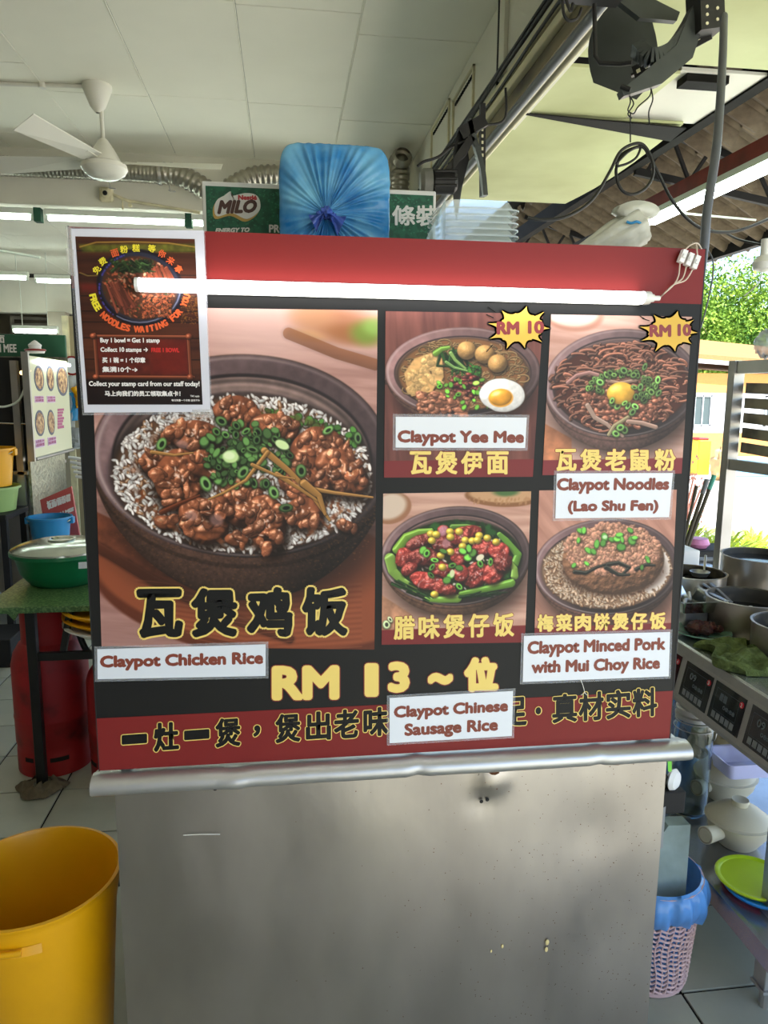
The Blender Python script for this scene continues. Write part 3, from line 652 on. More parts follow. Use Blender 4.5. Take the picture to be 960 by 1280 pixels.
# remaining floor beyond the tiles one can tell apart
m_ft = M('tiled_floor_far', rgb(164, 166, 152), .33, var=.12, vs=5)
b = MB(); b.box(-5.2, 3.0, 7.3, 12.2, -.006, -.001); b.box(-.2, .67, 1.24, 7.24, -.006, -.001); b.box(-5.2, 3.0, .9, 1.24, -.006, -.001); b.box(-3.4, -.2, 1.24, 2.14, -.006, -.001); b.box(.67, 3.0, 4.1, 7.24, -.006, -.001); b.box(2.0, 3.0, .9, 4.0, -.006, -.001); b.box(-5.2, -3.4, -4.5, 7.24, -.006, -.001); b.box(-5.2, 3.0, -4.5, .9, -.006, -.001); b.done('paving', m_ft, floor, None)
# ceiling of the bay over the stall: slab plus boards laid with open joints
b = MB(); b.box(-5.2, 1.1, -4.5, 6.35, 3.32, 3.45); ceiling = struct(b.done('ceiling', m_grout, smooth=None))
p0 = None
for i in range(-8, 3):
    for j in range(-1, 3):
        x = -.81 + .6 * i; y = 3.86 + 1.2 * j - (.0 if i % 2 else .38) - (1.2 if j == -1 and False else 0)
        if i in (0, 1, 2): y = 3.83 + 1.2 * j + (.03 if i == 1 else .0) + (.24 if i == 2 else 0)
        xw = .597 if i < 2 else .597
        x1 = 1.0195 if i == 2 else min(x + xw, 1.0195); y1 = min(y + 1.197, 6.34)
        if y1 <= y + .05: continue
        if x + .01 > 1.0: continue
        b = MB(); b.box(x + .005, x1, y + .004, y1, 3.3 - random.uniform(0, .0015), 3.318, bev=.002); b.done('panel', m_ceil, ceiling)
for i in range(-8, 3):
    x = -.81 + .6 * i
    b = MB(); b.box(x + .003, 1.0195 if i == 2 else min(x + .597, 1.0195), -4.4, 2.62 - (.38 if i < 0 and i % 2 == 0 else 0) , 3.3, 3.318); b.done('panel', m_ceil, ceiling, None)
# battens over the joints of the first strips
for x in (-1.41, -.81, -.21, .39):
    b = MB(); b.tube([(x, 2.4, 3.3), (x, 6.3, 3.3)], .0035, 5); b.done('joint_strip', m_ceil, ceiling)
# cross beam at the end of the bay and the lower ceiling beyond it
b = MB(); b.box(-5.2, 1.1, 6.22, 6.42, 2.9, 3.32, bev=.006); struct(b.done('lintel', m_wall, smooth=None))
b = MB(); b.box(-5.2, 1.1, 6.42, 12.2, 2.955, 3.05); ceiling2 = struct(b.done('ceiling_far', m_grout, smooth=None))
for i in range(-7, 3):
    for j in range(0, 3):
        x = -.81 + .6 * i; b = MB(); b.box(x + .003, min(x + .597, 1.08), 6.43 + 1.2 * j, 7.625 + 1.2 * j, 2.935, 2.953); b.done('panel', m_ceil, ceiling2, None)
b = MB(); b.box(-5.2, 1.1, 10.4, 10.6, 2.5, 2.94); struct(b.done('lintel_far', m_wall, smooth=None))
# wall over the open side, with its trunking, cables and frames
b = MB(); b.box(1.02, 1.1, -4.5, 9.0, 2.74, 3.32); wall_r = struct(b.done('wall_side', m_wall, smooth=None))
m_tan = M('aged_white_trunking', rgb(220, 212, 176), .6, var=.25, vs=9, stretch=(1, .15, 1))
m_blk = M('black_cable', rgb(28, 27, 26), .55); m_gry = M('grey_conduit', rgb(105, 108, 110), .5)
m_dark = M('dark_paint_and_gap_shade', rgb(24, 22, 18), .8, var=.4, vs=8, spec=.2)  # near-black paint, also standing in for shade in slots and open gaps
b = MB(); b.box(.985, 1.02, 1.0, 8.9, 2.86, 2.9, bev=.003); b.box(.975, 1.02, 1.0, 8.9, 2.80, 2.835, bev=.003); b.done('trunking', m_tan, wall_r)
b = MB(); b.box(.998, 1.02, 1.0, 8.9, 2.74, 2.797); b.done('trunking_base', M('grimy_trunking', rgb(150, 138, 104), .7, col2=rgb(60, 52, 40), vs=7, thr=(.4, .65), stretch=(1, .2, 1)), wall_r, None)
b = MB(); b.tube([(1.0, 1.0, 2.705), (1.0, 9.0, 2.715)], .018, 10); b.done('conduit', m_gry, wall_r)
b = MB(); b.tube([(1.04, 1.0, 2.70), (1.04, 9.0, 2.71)], .012, 8); b.done('conduit', m_tan, wall_r)
for k, (dz, r) in enumerate(((2.93, .009), (2.945, .007), (2.915, .008), (2.85, .007))):
    b = MB(); b.tube(spline([(.985 - .004 * k, 1.2 + .8 * i, dz + random.uniform(-.012, .012)) for i in range(9)], 4), r, 6); b.done('cable', m_blk, wall_r)
def frame_on_wall(y0, y1, z0, z1):
    b = MB()
    for (a, c, d, e) in ((y0, y1, z1 - .012, z1), (y0, y0 + .015, z0, z1), (y1 - .015, y1, z0, z1)): b.box(1.008, 1.02, a, c, d, e)
    b.done('vent_frame', m_tan, wall_r, None)
    b = MB()
    for k in range(12):
        yy = y0 + .04 + (y1 - y0 - .08) * k / 12; b.box(1.013, 1.0205, yy, yy + .022, z1 - .05, z1 - .035)
    b.done('vent_slot', m_dark, wall_r, None)
frame_on_wall(4.12, 4.62, 2.96, 3.22); frame_on_wall(4.72, 5.28, 3.0, 3.27)
b = MB(); b.box(1.0, 1.02, 3.52, 3.6, 2.93, 3.3, bev=.002); b.box(1.004, 1.02, 3.64, 3.66, 2.93, 3.3); b.done('cover_strip', m_wall, wall_r, None)
b = MB(); b.box(1.0, 1.0195, 3.605, 3.63, 2.93, 3.3)
b.done('cover_gap', m_dark, wall_r, None)
# closed sides of the hall
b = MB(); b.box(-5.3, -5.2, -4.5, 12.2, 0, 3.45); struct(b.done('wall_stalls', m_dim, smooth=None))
b = MB(); b.box(-5.2, .4, -4.6, -4.5, 0, 3.45); struct(b.done('wall_front', m_frontw, smooth=None))  # unseen wall, added to cut light on the board and brown the steel's reflection
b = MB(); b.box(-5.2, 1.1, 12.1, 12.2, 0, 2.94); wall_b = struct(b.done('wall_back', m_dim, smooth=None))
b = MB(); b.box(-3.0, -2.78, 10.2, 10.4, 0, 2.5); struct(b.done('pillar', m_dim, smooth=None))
# green-tinted ceiling boards of the awning
m_green = M('awning_board', rgb(204, 208, 158), .8, col2=rgb(170, 172, 120), vs=1.6, thr=(.35, .8), detail=7)
m_green2 = M('awning_board_pale', rgb(226, 222, 208), .8, var=.06, vs=1.5)
b = MB(); b.box(1.03, 1.98, -1.2, 5.6, 3.1, 3.14); awn = struct(b.done('ceiling_awning', m_dark, smooth=None))
def board(y0, y1, x0, x1, z, dz, mt, sag=0.):
    b = MB(); n = 6
    for k in range(n):
        a, c = k / n, (k + 1) / n; f = lambda t: z - sag * math.sin(t * math.pi)
        ya, yc = y0 + (y1 - y0) * a, y0 + (y1 - y0) * c
        b.hexa([Vector(p) for p in ((x0, ya, f(a)), (x1, ya, f(a) + dz), (x1, yc, f(c) + dz), (x0, yc, f(c)), (x0, ya, f(a) + .012), (x1, ya, f(a) + dz + .012), (x1, yc, f(c) + dz + .012), (x0, yc, f(c) + .012))])
    bmesh.ops.remove_doubles(b.bm, verts=b.bm.verts, dist=1e-5); b.done('board', mt, awn, None)
board(-1.2, .4, 1.07, 1.93, 2.77, .02, m_green); board(.4, 1.66, 1.07, 1.93, 2.77, .02, m_green); board(1.69, 2.9, 1.07, 1.93, 2.76, .0, m_green, .012); board(2.96, 3.44, 1.07, 1.56, 2.75, 0, m_green); board(2.96, 3.50, 1.565, 1.93, 2.765, 0, m_green2)
b = MB(); b.hexa([Vector(p) for p in ((1.09, 3.42, 2.738), (1.86, 3.44, 2.722), (1.90, 3.66, 2.735), (1.09, 3.44, 2.738), (1.09, 3.42, 2.742), (1.86, 3.44, 2.727), (1.90, 3.66, 2.74), (1.09, 3.44, 2.742))]); b.done('board', m_dark, awn, None)  # dark wedge painted as the shade inside the parted joint
board(3.47, 4.95, 1.07, 1.86, 2.75, .0, m_green, .03)
b = MB(); b.box(1.6, 1.78, 2.98, 3.06, 2.735, 2.77); b.done('vent_grille', m_dark, awn, None)
b = MB(); b.box(1.93, 1.99, -1.2, 9.0, 2.755, 2.86); b.done('purlin', m_dark, awn, None)
b = MB(); b.tube([(2.0, .5, 2.80), (2.0, 9, 2.80)], .008, 6); b.done('purlin_edge', m_tan, awn, None)
# clay tile roof beyond, seen from below
m_roof = M('clay_roof_tile', rgb(104, 91, 73), .85, var=.35, vs=14, bump=.3, bs=50)
def rz_(x): return 3.0 - .245 * (x - 1.9)
b = MB(); b.hexa([Vector(p) for p in ((1.9, -1.2, rz_(1.9) + .09), (3.45, -1.2, rz_(3.45) + .09), (3.45, 10.2, rz_(3.45) + .09), (1.9, 10.2, rz_(1.9) + .09), (1.9, -1.2, rz_(1.9) + .12), (3.45, -1.2, rz_(3.45) + .12), (3.45, 10.2, rz_(3.45) + .12), (1.9, 10.2, rz_(1.9) + .12))])
roof = struct(b.done('roof', m_dark, smooth=None))
rt = None
for i in range(7):
    for j in range(38):
        x = 1.98 + .21 * i; y = .9 + .215 * j
        if i > 5 and False: continue
        if rt is None:
            b = MB(); n = 6; pr = [(-.102, .030), (-.082, -.012), (-.045, -.030), (0, -.010), (.04, .034), (.08, .044), (.102, .022)]
            for k in range(n):
                (ya, za), (yb, zb) = pr[k], pr[k + 1]
                b.hexa([Vector(p) for p in ((x, y + ya, rz_(x) + za + .045), (x + .225, y + ya, rz_(x + .225) + za - .016), (x + .225, y + yb, rz_(x + .225) + zb - .016), (x, y + yb, rz_(x) + zb + .045),
                                            (x, y + ya, rz_(x) + za + .06), (x + .225, y + ya, rz_(x + .225) + za + .006), (x + .225, y + yb, rz_(x + .225) + zb + .006), (x, y + yb, rz_(x) + zb + .06))])
            bmesh.ops.remove_doubles(b.bm, verts=b.bm.verts, dist=1e-5)
            rt = b.done('tile', m_roof, roof, .5); rx, ry = x, y
        else:
            t = rt.copy(); t.location = Vector((x - rx, y - ry + (.1 if i % 2 else 0), rz_(x) - rz_(rx) + random.uniform(-.004, .004))); t.parent = roof; t.rotation_euler.z = 0; COL.objects.link(t)
m_black = M('black_steel', rgb(15, 14, 13), .7, var=.3, vs=12)
b = MB()
for y in (2.2, 4.2, 6.4, 8.4):
    b.beam((1.98, y, 2.75), (3.42, y, 2.52), .03, .04); b.beam((2.05, y, 3.0), (3.42, y, 2.6), .03, .04)
    for k in range(5): x = 2.05 + .26 * k; b.beam((x, y, 2.76 - (x - 1.98) * .16), (x + .13, y, 2.98 - (x - 2) * .25), .018, .018); b.beam((x + .13, y, 2.98 - (x - 2) * .25), (x + .26, y, 2.72 - (x - 1.98) * .16), .018, .018)
b.done('truss', m_black, roof, None)
b = MB(); b.box(3.4, 3.46, -1.2, 10.2, 2.58, 2.70); b.done('eave_board', m_black, roof, None)
b = MB()
for k in range(60): b.lathe((3.48, .6 + .16 * k, 2.66), [(.0, -.01), (.05, -.01), (.055, .05), (0, .07)], 6)
tag(b.done('eave_tile_ends', m_black, roof, None), kind='stuff')
# posts carrying the eave, outside the view
for y in (-1.2, 9.6):
    b = MB(); b.box(3.3, 3.4, y, y + .1, 0, 2.62); struct(b.done('pillar', m_black, smooth=None))
# ---- outside
m_ground = M('sunlit_concrete', rgb(205, 200, 190), .9, var=.12, vs=1.2)
def gz(y): return 0 if y < 8 else -.65 * min(1, (y - 8) / 14)
b = MB(); b.grid(30, 60, lambda u, v: Vector((3.0 + 60 * u, -12 + 70 * v, gz(-12 + 70 * v) - .01))); b.grid(10, 4, lambda u, v: Vector((-40 + 43 * u, -30 + 25.5 * v, -.02)))
struct(b.done('ground', m_ground, smooth=None, fix=False))
m_kerb = M('grey_green_concrete', rgb(150, 160, 120), .9, var=.25, vs=4)  # grey-green tone varied by noise
b = MB(); b.hexa([Vector(p) for p in ((4.0, 6.55, 0), (3.35, 5.2, 0), (4.4, 4.6, 0), (5.4, 5.6, 0), (4.2, 6.85, .2), (3.45, 5.4, .2), (4.5, 4.8, .2), (5.5, 5.8, .2))]); struct(b.done('kerb', m_kerb, smooth=None))
# ================================================================ STALL CART
YB = 1.3
m_steel = M('brushed_steel', rgb(186, 178, 170), .36, 1., col2=rgb(156, 148, 142), vs=3.5, stretch=(1, 1, .5), bump=.10, bs=14)
nt_ = m_steel.node_tree; b_ = nt_.nodes['Principled BSDF']; t_ = nt_.nodes.new('ShaderNodeTexCoord'); q_ = nt_.nodes.new('ShaderNodeMapping'); q_.inputs['Scale'].default_value = (1.6, 1, .6); nt_.links.new(t_.outputs['Object'], q_.inputs[0])
n_ = nt_.nodes.new('ShaderNodeTexNoise'); n_.inputs['Scale'].default_value = 3.2; n_.inputs['Detail'].default_value = 9; n_.inputs['Roughness'].default_value = .62; n_.inputs['Distortion'].default_value = .6; nt_.links.new(q_.outputs[0], n_.inputs['Vector'])
r_ = nt_.nodes.new('ShaderNodeMapRange'); r_.inputs['From Min'].default_value = .35; r_.inputs['From Max'].default_value = .68; r_.inputs['To Min'].default_value = .31; r_.inputs['To Max'].default_value = .44; nt_.links.new(n_.outputs[0], r_.inputs[0]); nt_.links.new(r_.outputs[0], b_.inputs['Roughness'])
m_steel_dk = M('dull_steel', rgb(172, 170, 166), .34, .8, var=.12, vs=6, bump=.05, bs=12)
m_trim = M('rolled_steel_edge', rgb(186, 184, 182), .42, .8, var=.12, vs=5, bump=.12, bs=16)
m_rust = M('rust', rgb(96, 58, 34), .9, var=.4, vs=60)
m_mark = M('pale_food_speck', rgb(222, 200, 140), .6)
cart = thing('food_cart', 'stainless steel food cart with a dented bare front below the big menu board', 'cart', (.215, 1.7, 0))
rg = np.random.RandomState(3)
DENT = [(.40, .745, .03, .012), (.375, .70, .02, -.004), (.62, .62, .07, -.004), (.05, .6, .2, -.003), (.25, .4, .25, .003), (.7, .35, .12, -.003), (.12, .70, .1, .003), (.47, .45, .15, .003), (-.2, .5, .12, .003), (-.1, .25, .2, -.003)]
def front(u, v):
    x = -.322 + 1.088 * u; z = .12 + .668 * v; y = 1.322
    for (cx, cz, r, a) in DENT: y -= a * math.exp(-((x - cx) ** 2 + (z - cz) ** 2) / r ** 2)
    return Vector((x, y, z))
b = MB(); b.grid(70, 44, front)
b.box(-.322, -.32, 1.325, 2.1, .12, .788); b.box(.764, .766, 1.325, 2.1, .12, .788); b.box(-.322, .766, 2.098, 2.1, .12, .788); b.box(-.32, .764, 1.33, 2.1, .118, .12)
b.done('body', m_steel, cart, .6, fix=False)
b = MB(); b.box(-.35, .79, 1.305, 2.12, .792, .806, bev=.002); b.done('worktop', m_trim, cart)
# rolled front edge, battered by use
NX = 60; pr = [(1.33, .783), (1.30, .781), (1.278, .784), (1.268, .792), (1.267, .802), (1.272, .811), (1.284, .817), (1.30, .818), (1.315, .812), (1.33, .808)]
def roll(u, v):
    i = min(len(pr) - 1, int(round(v * (len(pr) - 1)))); x = -.352 + 1.142 * u; y, z = pr[i]
    d = .0003 * math.sin(x * 37) * math.sin(x * 11 + 1) + .004 * math.exp(-((x - .24) / .012) ** 2) - .003 * math.exp(-((x + .1) / .02) ** 2) + .003 * math.exp(-((x - .6) / .01) ** 2)
    return Vector((x, y + d, z + d * .6))
b = MB(); b.grid(110, len(pr) - 1, roll)
for xx in (-.352, .790):
    b.face([(xx, y, z) for y, z in pr])
b.done('rolled_edge', m_trim, cart, 1.2, fix=False)
for (x, z) in ((.372, .757), (.384, .760), (.413, .765), (.377, .700), (.389, .703), (-.14, .762)):
    b = MB(); b.lathe((x, 1.3185, z), [(0, .0006), (.0035, .0005), (.004, 0)], 8, axis=(0, -1, 0)); b.done('rivet_hole', m_black, cart)
b = MB(); b.lathe((.655, 1.315, .7705), [(0, .001), (.016, .001), (.018, 0)], 9, axis=(0, -1, 0), sy=.5); b.done('rust_patch', m_rust, cart)
b = MB(); b.lathe((.40, 1.3135, .768), [(0, .0012), (.01, .001), (.012, 0)], 9, axis=(0, -1, 0)); b.done('rust_patch', m_rust, cart)
for (px, py, r) in ((628, 1183, .004), (684, 1178, .006), (683, 1187, .005), (614, 1189, .003)):
    p = P(px, py, y=1.3165); b = MB(); b.lathe(p, [(0, .001), (r, .0008), (r * 1.2, 0)], 7, axis=(0, -1, 0), sx=.6); b.done('food_speck', m_mark, cart)
b = MB(); a, c = P(229, 1044, y=1.317), P(275, 1043, y=1.317); b.tube([a, (a + c) / 2 + Vector((0, 0, .001)), c], .0007, 6); b.done('scratch', M('scratch', rgb(235, 230, 220), .4), cart)
b = MB()
for i in range(460):
    x = .76 - abs(rg.normal(0, .28)); z = rg.uniform(.16, .76); r = rg.uniform(.0004, .0013)
    if x < -.3: continue
    q = front((x + .322) / 1.088, (z - .12) / .668); b.lathe((q.x, q.y - .0004, z), [(0, .0004), (r, 0)], 5, axis=(0, -1, 0))
tag(b.done('pitting', m_rust, cart), kind='stuff')
for (x, y) in ((-.29, 1.36), (.73, 1.36), (-.29, 2.06), (.73, 2.06)):
    b = MB(); b.box(x - .015, x + .015, y - .015, y + .015, .05, .12); b.lathe((x, y - .012, .026), [(0, 0), (.026, 0), (.026, .024), (0, .024)], 14, axis=(0, 1, 0)); b.done('caster', m_steel_dk, cart)
for x in (-.30, .72):
    for y in (1.34, 2.06): b = MB(); b.box(x - .012, x + .012, y - .012, y + .012, .806, 1.69); b.done('upright', m_steel_dk, cart)
b = MB(); b.box(-.33, .75, 1.325, 2.09, 1.69, 1.702, bev=.001); b.done('overhead_shelf', m_steel_dk, cart)
# ================================================================ MENU BOARD
m_char = M('black_printed_vinyl', rgb(30, 29, 28), .45, spec=.25)
m_red = M('red_printed_vinyl', rgb(124, 37, 35), .45, spec=.25)
m_yel = M('yellow_print', rgb(238, 206, 110), .4); m_ink = M('black_print', rgb(24, 23, 22), .45, spec=.25); m_redink = M('dark_red_print', rgb(134, 36, 34), .4); m_edge = M('board_edge', rgb(30, 29, 29), .6)
board_ = thing('menu_board', 'large red and black menu board of claypot dishes with yellow lettering on the cart', 'menu board', (.207, 1.305, .819))
b = MB(); b.box(-.341, .755, 1.3, 1.31, .822, 1.761); b.done('panel', m_char, board_, None)
def flat(x0, x1, z0, z1, y): b = MB(); b.box(x0, x1, y, 1.3, z0, z1); return b
flat(-.341, .755, 1.665, 1.761, 1.2994).done('header_band', m_red, board_, None)
flat(-.341, .755, .822, .922, 1.2994).done('footer_band', m_red, board_, None)
b = MB(); b.box(.755, .7575, 1.2992, 1.3102, .821, 1.762); b.done('edge_strip', m_edge, board_, None); b = MB(); b.box(-.3425, -.341, 1.2992, 1.3102, .821, 1.762); b.done('edge_strip', m_edge, board_, None)
def pq(pts, y): return [P(px, py, y=y) for px, py in pts]
YP = 1.2988
picture('dish_photo', paint_chicken(), pq([(113, 383), (472, 388), (468, 812), (127, 808)], YP), board_)['label'] = 'printed photo of glazed chicken on rice in a claypot'
picture('dish_photo', paint_yee(), pq([(482, 389), (679, 392), (666, 596), (480, 597)], YP), board_)['label'] = 'printed photo of noodles with fried egg and fish balls in a claypot'
picture('dish_photo', paint_noodle(), pq([(689, 393), (865, 396), (852, 592), (678, 594)], YP), board_)['label'] = 'printed photo of dark noodles with an egg yolk in a claypot'
picture('dish_photo', paint_sausage(), pq([(479, 617), (664, 614), (656, 803), (477, 806)], YP), board_)['label'] = 'printed photo of red sausage slices, corn and greens in a claypot'
picture('dish_photo', paint_pork(), pq([(674, 613), (846, 612), (838, 793), (668, 795)], YP), board_)['label'] = 'printed photo of a minced pork patty on rice in a claypot'
def box4(x0, y0, x1, y1, y, dy=0.): return pq([(x0, y0 + dy), (x1, y0 - dy), (x1, y1 - dy), (x0, y1 + dy)], y)
def letters(items, bold, mat, parent, label=None, **kw):
    for it in items:
        o = lettering([it], bold, mat, parent, name='character', **kw)
        if label: o['label'] = label
def chars(s, xs, y0, y1, w, y, slope=0.):
    out = []
    for ch, cx in zip(s, xs):
        d = (cx - xs[0]) * slope; hh = (y1 - y0)
        k = {'一': .28, '，': .35, '·': .2, '~': .45}.get(ch, 1.); ww = w * {'，': .22, '·': .16, '~': .8}.get(ch, 1.)
        m = (y0 + y1) / 2 + d; out.append((ch, pq([(cx - ww / 2, m - hh / 2 * k), (cx + ww / 2, m - hh / 2 * k + ww * slope), (cx + ww / 2, m + hh / 2 * k + ww * slope), (cx - ww / 2, m + hh / 2 * k)], y)))
    return out
Y1, Y2 = 1.2984, 1.2981
t = chars('瓦煲鸡饭', [200, 268, 337, 406], 739, 795, 52, Y1, -.012)
letters(t, .0078, m_yel, board_, 'yellow outline', dirs=14, rough=.018)
t = chars('瓦煲鸡饭', [200, 268, 337, 406], 739, 795, 52, Y2, -.012); letters(t, .0044, m_ink, board_, dirs=12, rough=.018)
foot = '一灶一煲，煲出老味足·真材实料'; fx = [168, 208, 246, 285, 321, 360, 398, 433, 470, 643, 673, 706, 739, 773, 806]
t = chars(foot, fx, 908, 942, 29, Y1, -.072); letters(t, .0037, m_yel, board_, 'yellow outline', dirs=12)
t = chars(foot, fx, 908, 942, 29, Y2, -.072); letters(t, .0020, m_ink, board_, dirs=10)
def price(yy, bold, mt):
    it = [('RM', box4(343, 835, 421, 872, yy, .5)), ('1', box4(459, 832, 470, 868, yy)), ('3', box4(488, 830, 509, 863, yy)), ('~', box4(538, 844, 563, 853, yy)), ('位', box4(583, 824, 620, 862, yy))]
    letters(it, bold, mt, board_, dirs=12)
price(Y1, .0068, m_redink); price(Y2, .0050, m_yel)
def title(s, x0, x1, y0, y1, slope=0.):
    n = len(s); w = (x1 - x0) / n; xs = [x0 + w * (i + .5) for i in range(n)]
    letters(chars(s, xs, y0 + 2, y1 - 2, w * .8, Y1, slope), .0026, m_redink, board_, dirs=8)
    letters(chars(s, xs, y0 + 2, y1 - 2, w * .8, Y2, slope), .0015, m_yel, board_, dirs=10)
title('瓦煲伊面', 510, 638, 563, 594); title('瓦煲老鼠粉', 692, 847, 560, 590); title('腊味煲仔饭', 490, 645, 769, 801, -.03); title('梅菜肉饼煲仔饭', 670, 834, 767, 791, -.02)
m_bur = M('ochre_print', rgb(224, 180, 78), .45, spec=.25)
def burst(cx, cy, tips, name='price_burst'):
    n = len(tips); pts = []
    for i in range(n):
        a, c = tips[i], tips[(i + 1) % n]; m = ((a[0] + c[0]) / 2, (a[1] + c[1]) / 2); q = (cx + (m[0] - cx) * .70, cy + (m[1] - cy) * .70)
        for k in range(6):
            u = k / 6; pts.append(((1 - u) ** 2 * a[0] + 2 * u * (1 - u) * q[0] + u * u * c[0], (1 - u) ** 2 * a[1] + 2 * u * (1 - u) * q[1] + u * u * c[1]))
    w = pq(pts, 1.2980); C = P(cx, cy, y=1.2980)
    def fan(sc, y, mt, lab=None):
        b = MB(); V = [Vector((C.x + (p.x - C.x) * sc, y, C.z + (p.z - C.z) * sc)) for p in w]; c0 = Vector((C.x, y, C.z))
        for k in range(13 if lab else 1):
            d = Vector((math.cos(k * .5236), 0, math.sin(k * .5236))) * .0030 if k < 12 and lab else Vector()
            vs = [b.bm.verts.new(p + d) for p in V]; vc = b.bm.verts.new(c0 + d)
            for i in range(len(vs)): b.bm.faces.new((vc, vs[(i + 1) % len(vs)], vs[i]))
        o = b.done(name, mt, board_, None, fix=False)
        if lab: o['label'] = lab
    fan(1.02, 1.2980, m_ink, 'black outline of a price burst'); fan(1., 1.2976, m_bur)
def s2(x, y): return (470 + x / 4.364, 380 + y / 4.364)
T1 = [s2(*p) for p in ((686, 36), (760, 50), (822, 12), (862, 62), (918, 42), (906, 92), (947, 133), (900, 162), (906, 208), (848, 196), (812, 240), (765, 205), (712, 245), (692, 196), (620, 190), (656, 142), (612, 106), (688, 88))]
burst(647, 410, T1)
def s3(x, y): return (670 + x / 4.571, 380 + y / 4.571)
T2 = [s3(*p) for p in ((672, 62), (745, 78), (810, 40), (852, 92), (902, 90), (888, 130), (925, 165), (886, 182), (888, 228), (830, 226), (795, 272), (745, 235), (680, 272), (682, 215), (600, 210), (640, 172), (592, 130), (668, 112))]
burst(838, 415, T2)
letters([('RM', box4(622, 403, 648, 417, 1.2973)), ('10', box4(661, 402, 679, 416, 1.2973)), ('RM', box4(813, 407, 838, 420, 1.2973)), ('10', box4(848, 406, 863, 419, 1.2973))], .0018, m_redink, board_, dirs=8)
b = MB()
for (x0, y0, x1, y1) in ((610, 383, 620, 390), (608, 393, 617, 397), (800, 395, 808, 400), (803, 398, 812, 401), (803, 437, 809, 432), (608, 440, 616, 431), (812, 438, 815, 432)): b.tube(pq([(x0, y0), (x1, y1)], 1.2978), .0007, 5)
b.done('burst_line', m_ink, board_)
# ================================================================ LAMINATED NAME CARDS
m_card = M('white_card', rgb(222, 224, 230), .35, coat=.5); m_brown = M('brown_ink', rgb(128, 58, 40), .5)
m_lam = M('clear_laminate', rgb(240, 240, 245), .12, alpha=.12)
def card(quad, lines, label, gp='laminated dish name cards taped to the menu board'):
    q = pq(quad, 1.2965); c = sum(q, Vector()) / 4
    t = thing('name_card', label, 'sign', (c.x, 1.2965, min(p.z for p in q)), gp)
    b = MB(); b.prism(q, (0, .0006, 0)); b.done('card', m_card, t, None)
    b = MB(); b.prism([c + (p - c) * 1.0 + Vector((.005 if p.x > c.x else -.005, .0008, .005 if p.z > c.z else -.005)) for p in q], (0, .0004, 0)); b.done('laminate_sleeve', m_lam, t, None)
    a, bb, cc, d = q; it = []
    for (s, u0, u1, v0, v1) in lines:
        f = lambda u, v: a * (1 - u) * (1 - v) + bb * u * (1 - v) + cc * u * v + d * (1 - u) * v + Vector((0, -.0003, 0))
        it.append((s, [f(u0, v0), f(u1, v0), f(u1, v1), f(u0, v1)]))
    lettering(it, .00165, m_brown, t, dirs=8); return t
card([(121.5, 811.7), (332, 805.5), (332, 845), (122, 849)], [('Claypot Chicken Rice', .02, .98, .24, .70)], 'white laminated card reading Claypot Chicken Rice under the large chicken photo')
card([(494.7, 521), (658.4, 522), (656.5, 560), (494.5, 559.5)], [('Claypot Yee Mee', .02, .98, .46, .92)], 'white laminated card reading Claypot Yee Mee')
card([(696, 591.8), (841, 591.3), (836.4, 646.4), (694.2, 648)], [('Claypot Noodles', .01, .97, .12, .44), ('(Lao Shu Fen)', .11, .89, .62, .90)], 'white laminated card reading Claypot Noodles (Lao Shu Fen)')
card([(655, 795), (837.6, 790), (836, 845.5), (653.4, 852.5)], [('Claypot Minced Pork', .03, .965, .13, .46), ('with Mui Choy Rice', .06, .93, .56, .88)], 'white laminated card reading Claypot Minced Pork with Mui Choy Rice')
card([(487, 872.6), (641.4, 863.7), (639.8, 920), (487, 929)], [('Claypot Chinese', .04, .955, .20, .50), ('Sausage Rice', .125, .875, .60, .92)], 'white laminated card reading Claypot Chinese Sausage Rice')
# ================================================================ STAMP FLYER
m_paper = M('glossy_paper', rgb(214, 212, 222), .3, coat=.6)
m_tape = M('clear_tape', rgb(225, 220, 215), .1, alpha=.25)
fl = thing('stamp_flyer', 'plastic-sleeved flyer for a free noodle stamp card hung on the corner of the menu board', 'poster', (P(175, 400, y=1.29).x, 1.29, P(175, 516, y=1.29).z))
FQ = [(88, 285.6), (254.6, 288.3), (263, 514.8), (105.4, 515.8)]
b = MB(); b.prism(pq(FQ, 1.2915), (0, .0015, 0)); b.done('paper', m_paper, fl, None)
picture('print', paint_flyer(), pq([(94, 295.4), (243.5, 298.8), (253.3, 505.8), (109.6, 505.8)], 1.2911), fl)
b = MB(); b.prism(pq([(84, 283), (256, 287), (265, 518), (103, 519)], 1.2935), (0, .0008, 0)); b.done('plastic_sleeve', m_lam, fl, None)
b = MB(); b.prism(pq([(82, 283), (89, 284.5), (92, 330), (86, 329)], 1.2899), (0, .0006, 0)); b.done('tape', m_tape, fl, None); b = MB(); b.prism(pq([(240, 512), (266, 512), (268, 522), (242, 522)], 1.2899), (0, .0004, 0)); b.done('tape', m_tape, fl, None); b = MB(); b.prism(pq([(82, 310), (92, 312), (94, 345), (86, 344)], 1.2896), (0, .0004, 0)); b.done('tape', m_tape, fl, None)
def s4(x, y): return (80 + x / 4.8, 270 + y / 4.8)
m_or = M('orange_print', rgb(222, 92, 44), .4); m_ye2 = M('bright_yellow_print', rgb(232, 212, 50), .4); m_wh = M('white_print', rgb(232, 226, 222), .4); m_rd2 = M('bright_red_print', rgb(196, 40, 34), .4)
def rot_ch(ch, x, y, w, h, ang):
    ca, sa = math.cos(ang), math.sin(ang); o = []
    for (u, v) in ((-w / 2, -h / 2), (w / 2, -h / 2), (w / 2, h / 2), (-w / 2, h / 2)): o.append(s4(x + u * ca - v * sa, y + u * sa + v * ca))
    return (ch, pq(o, 1.2907))
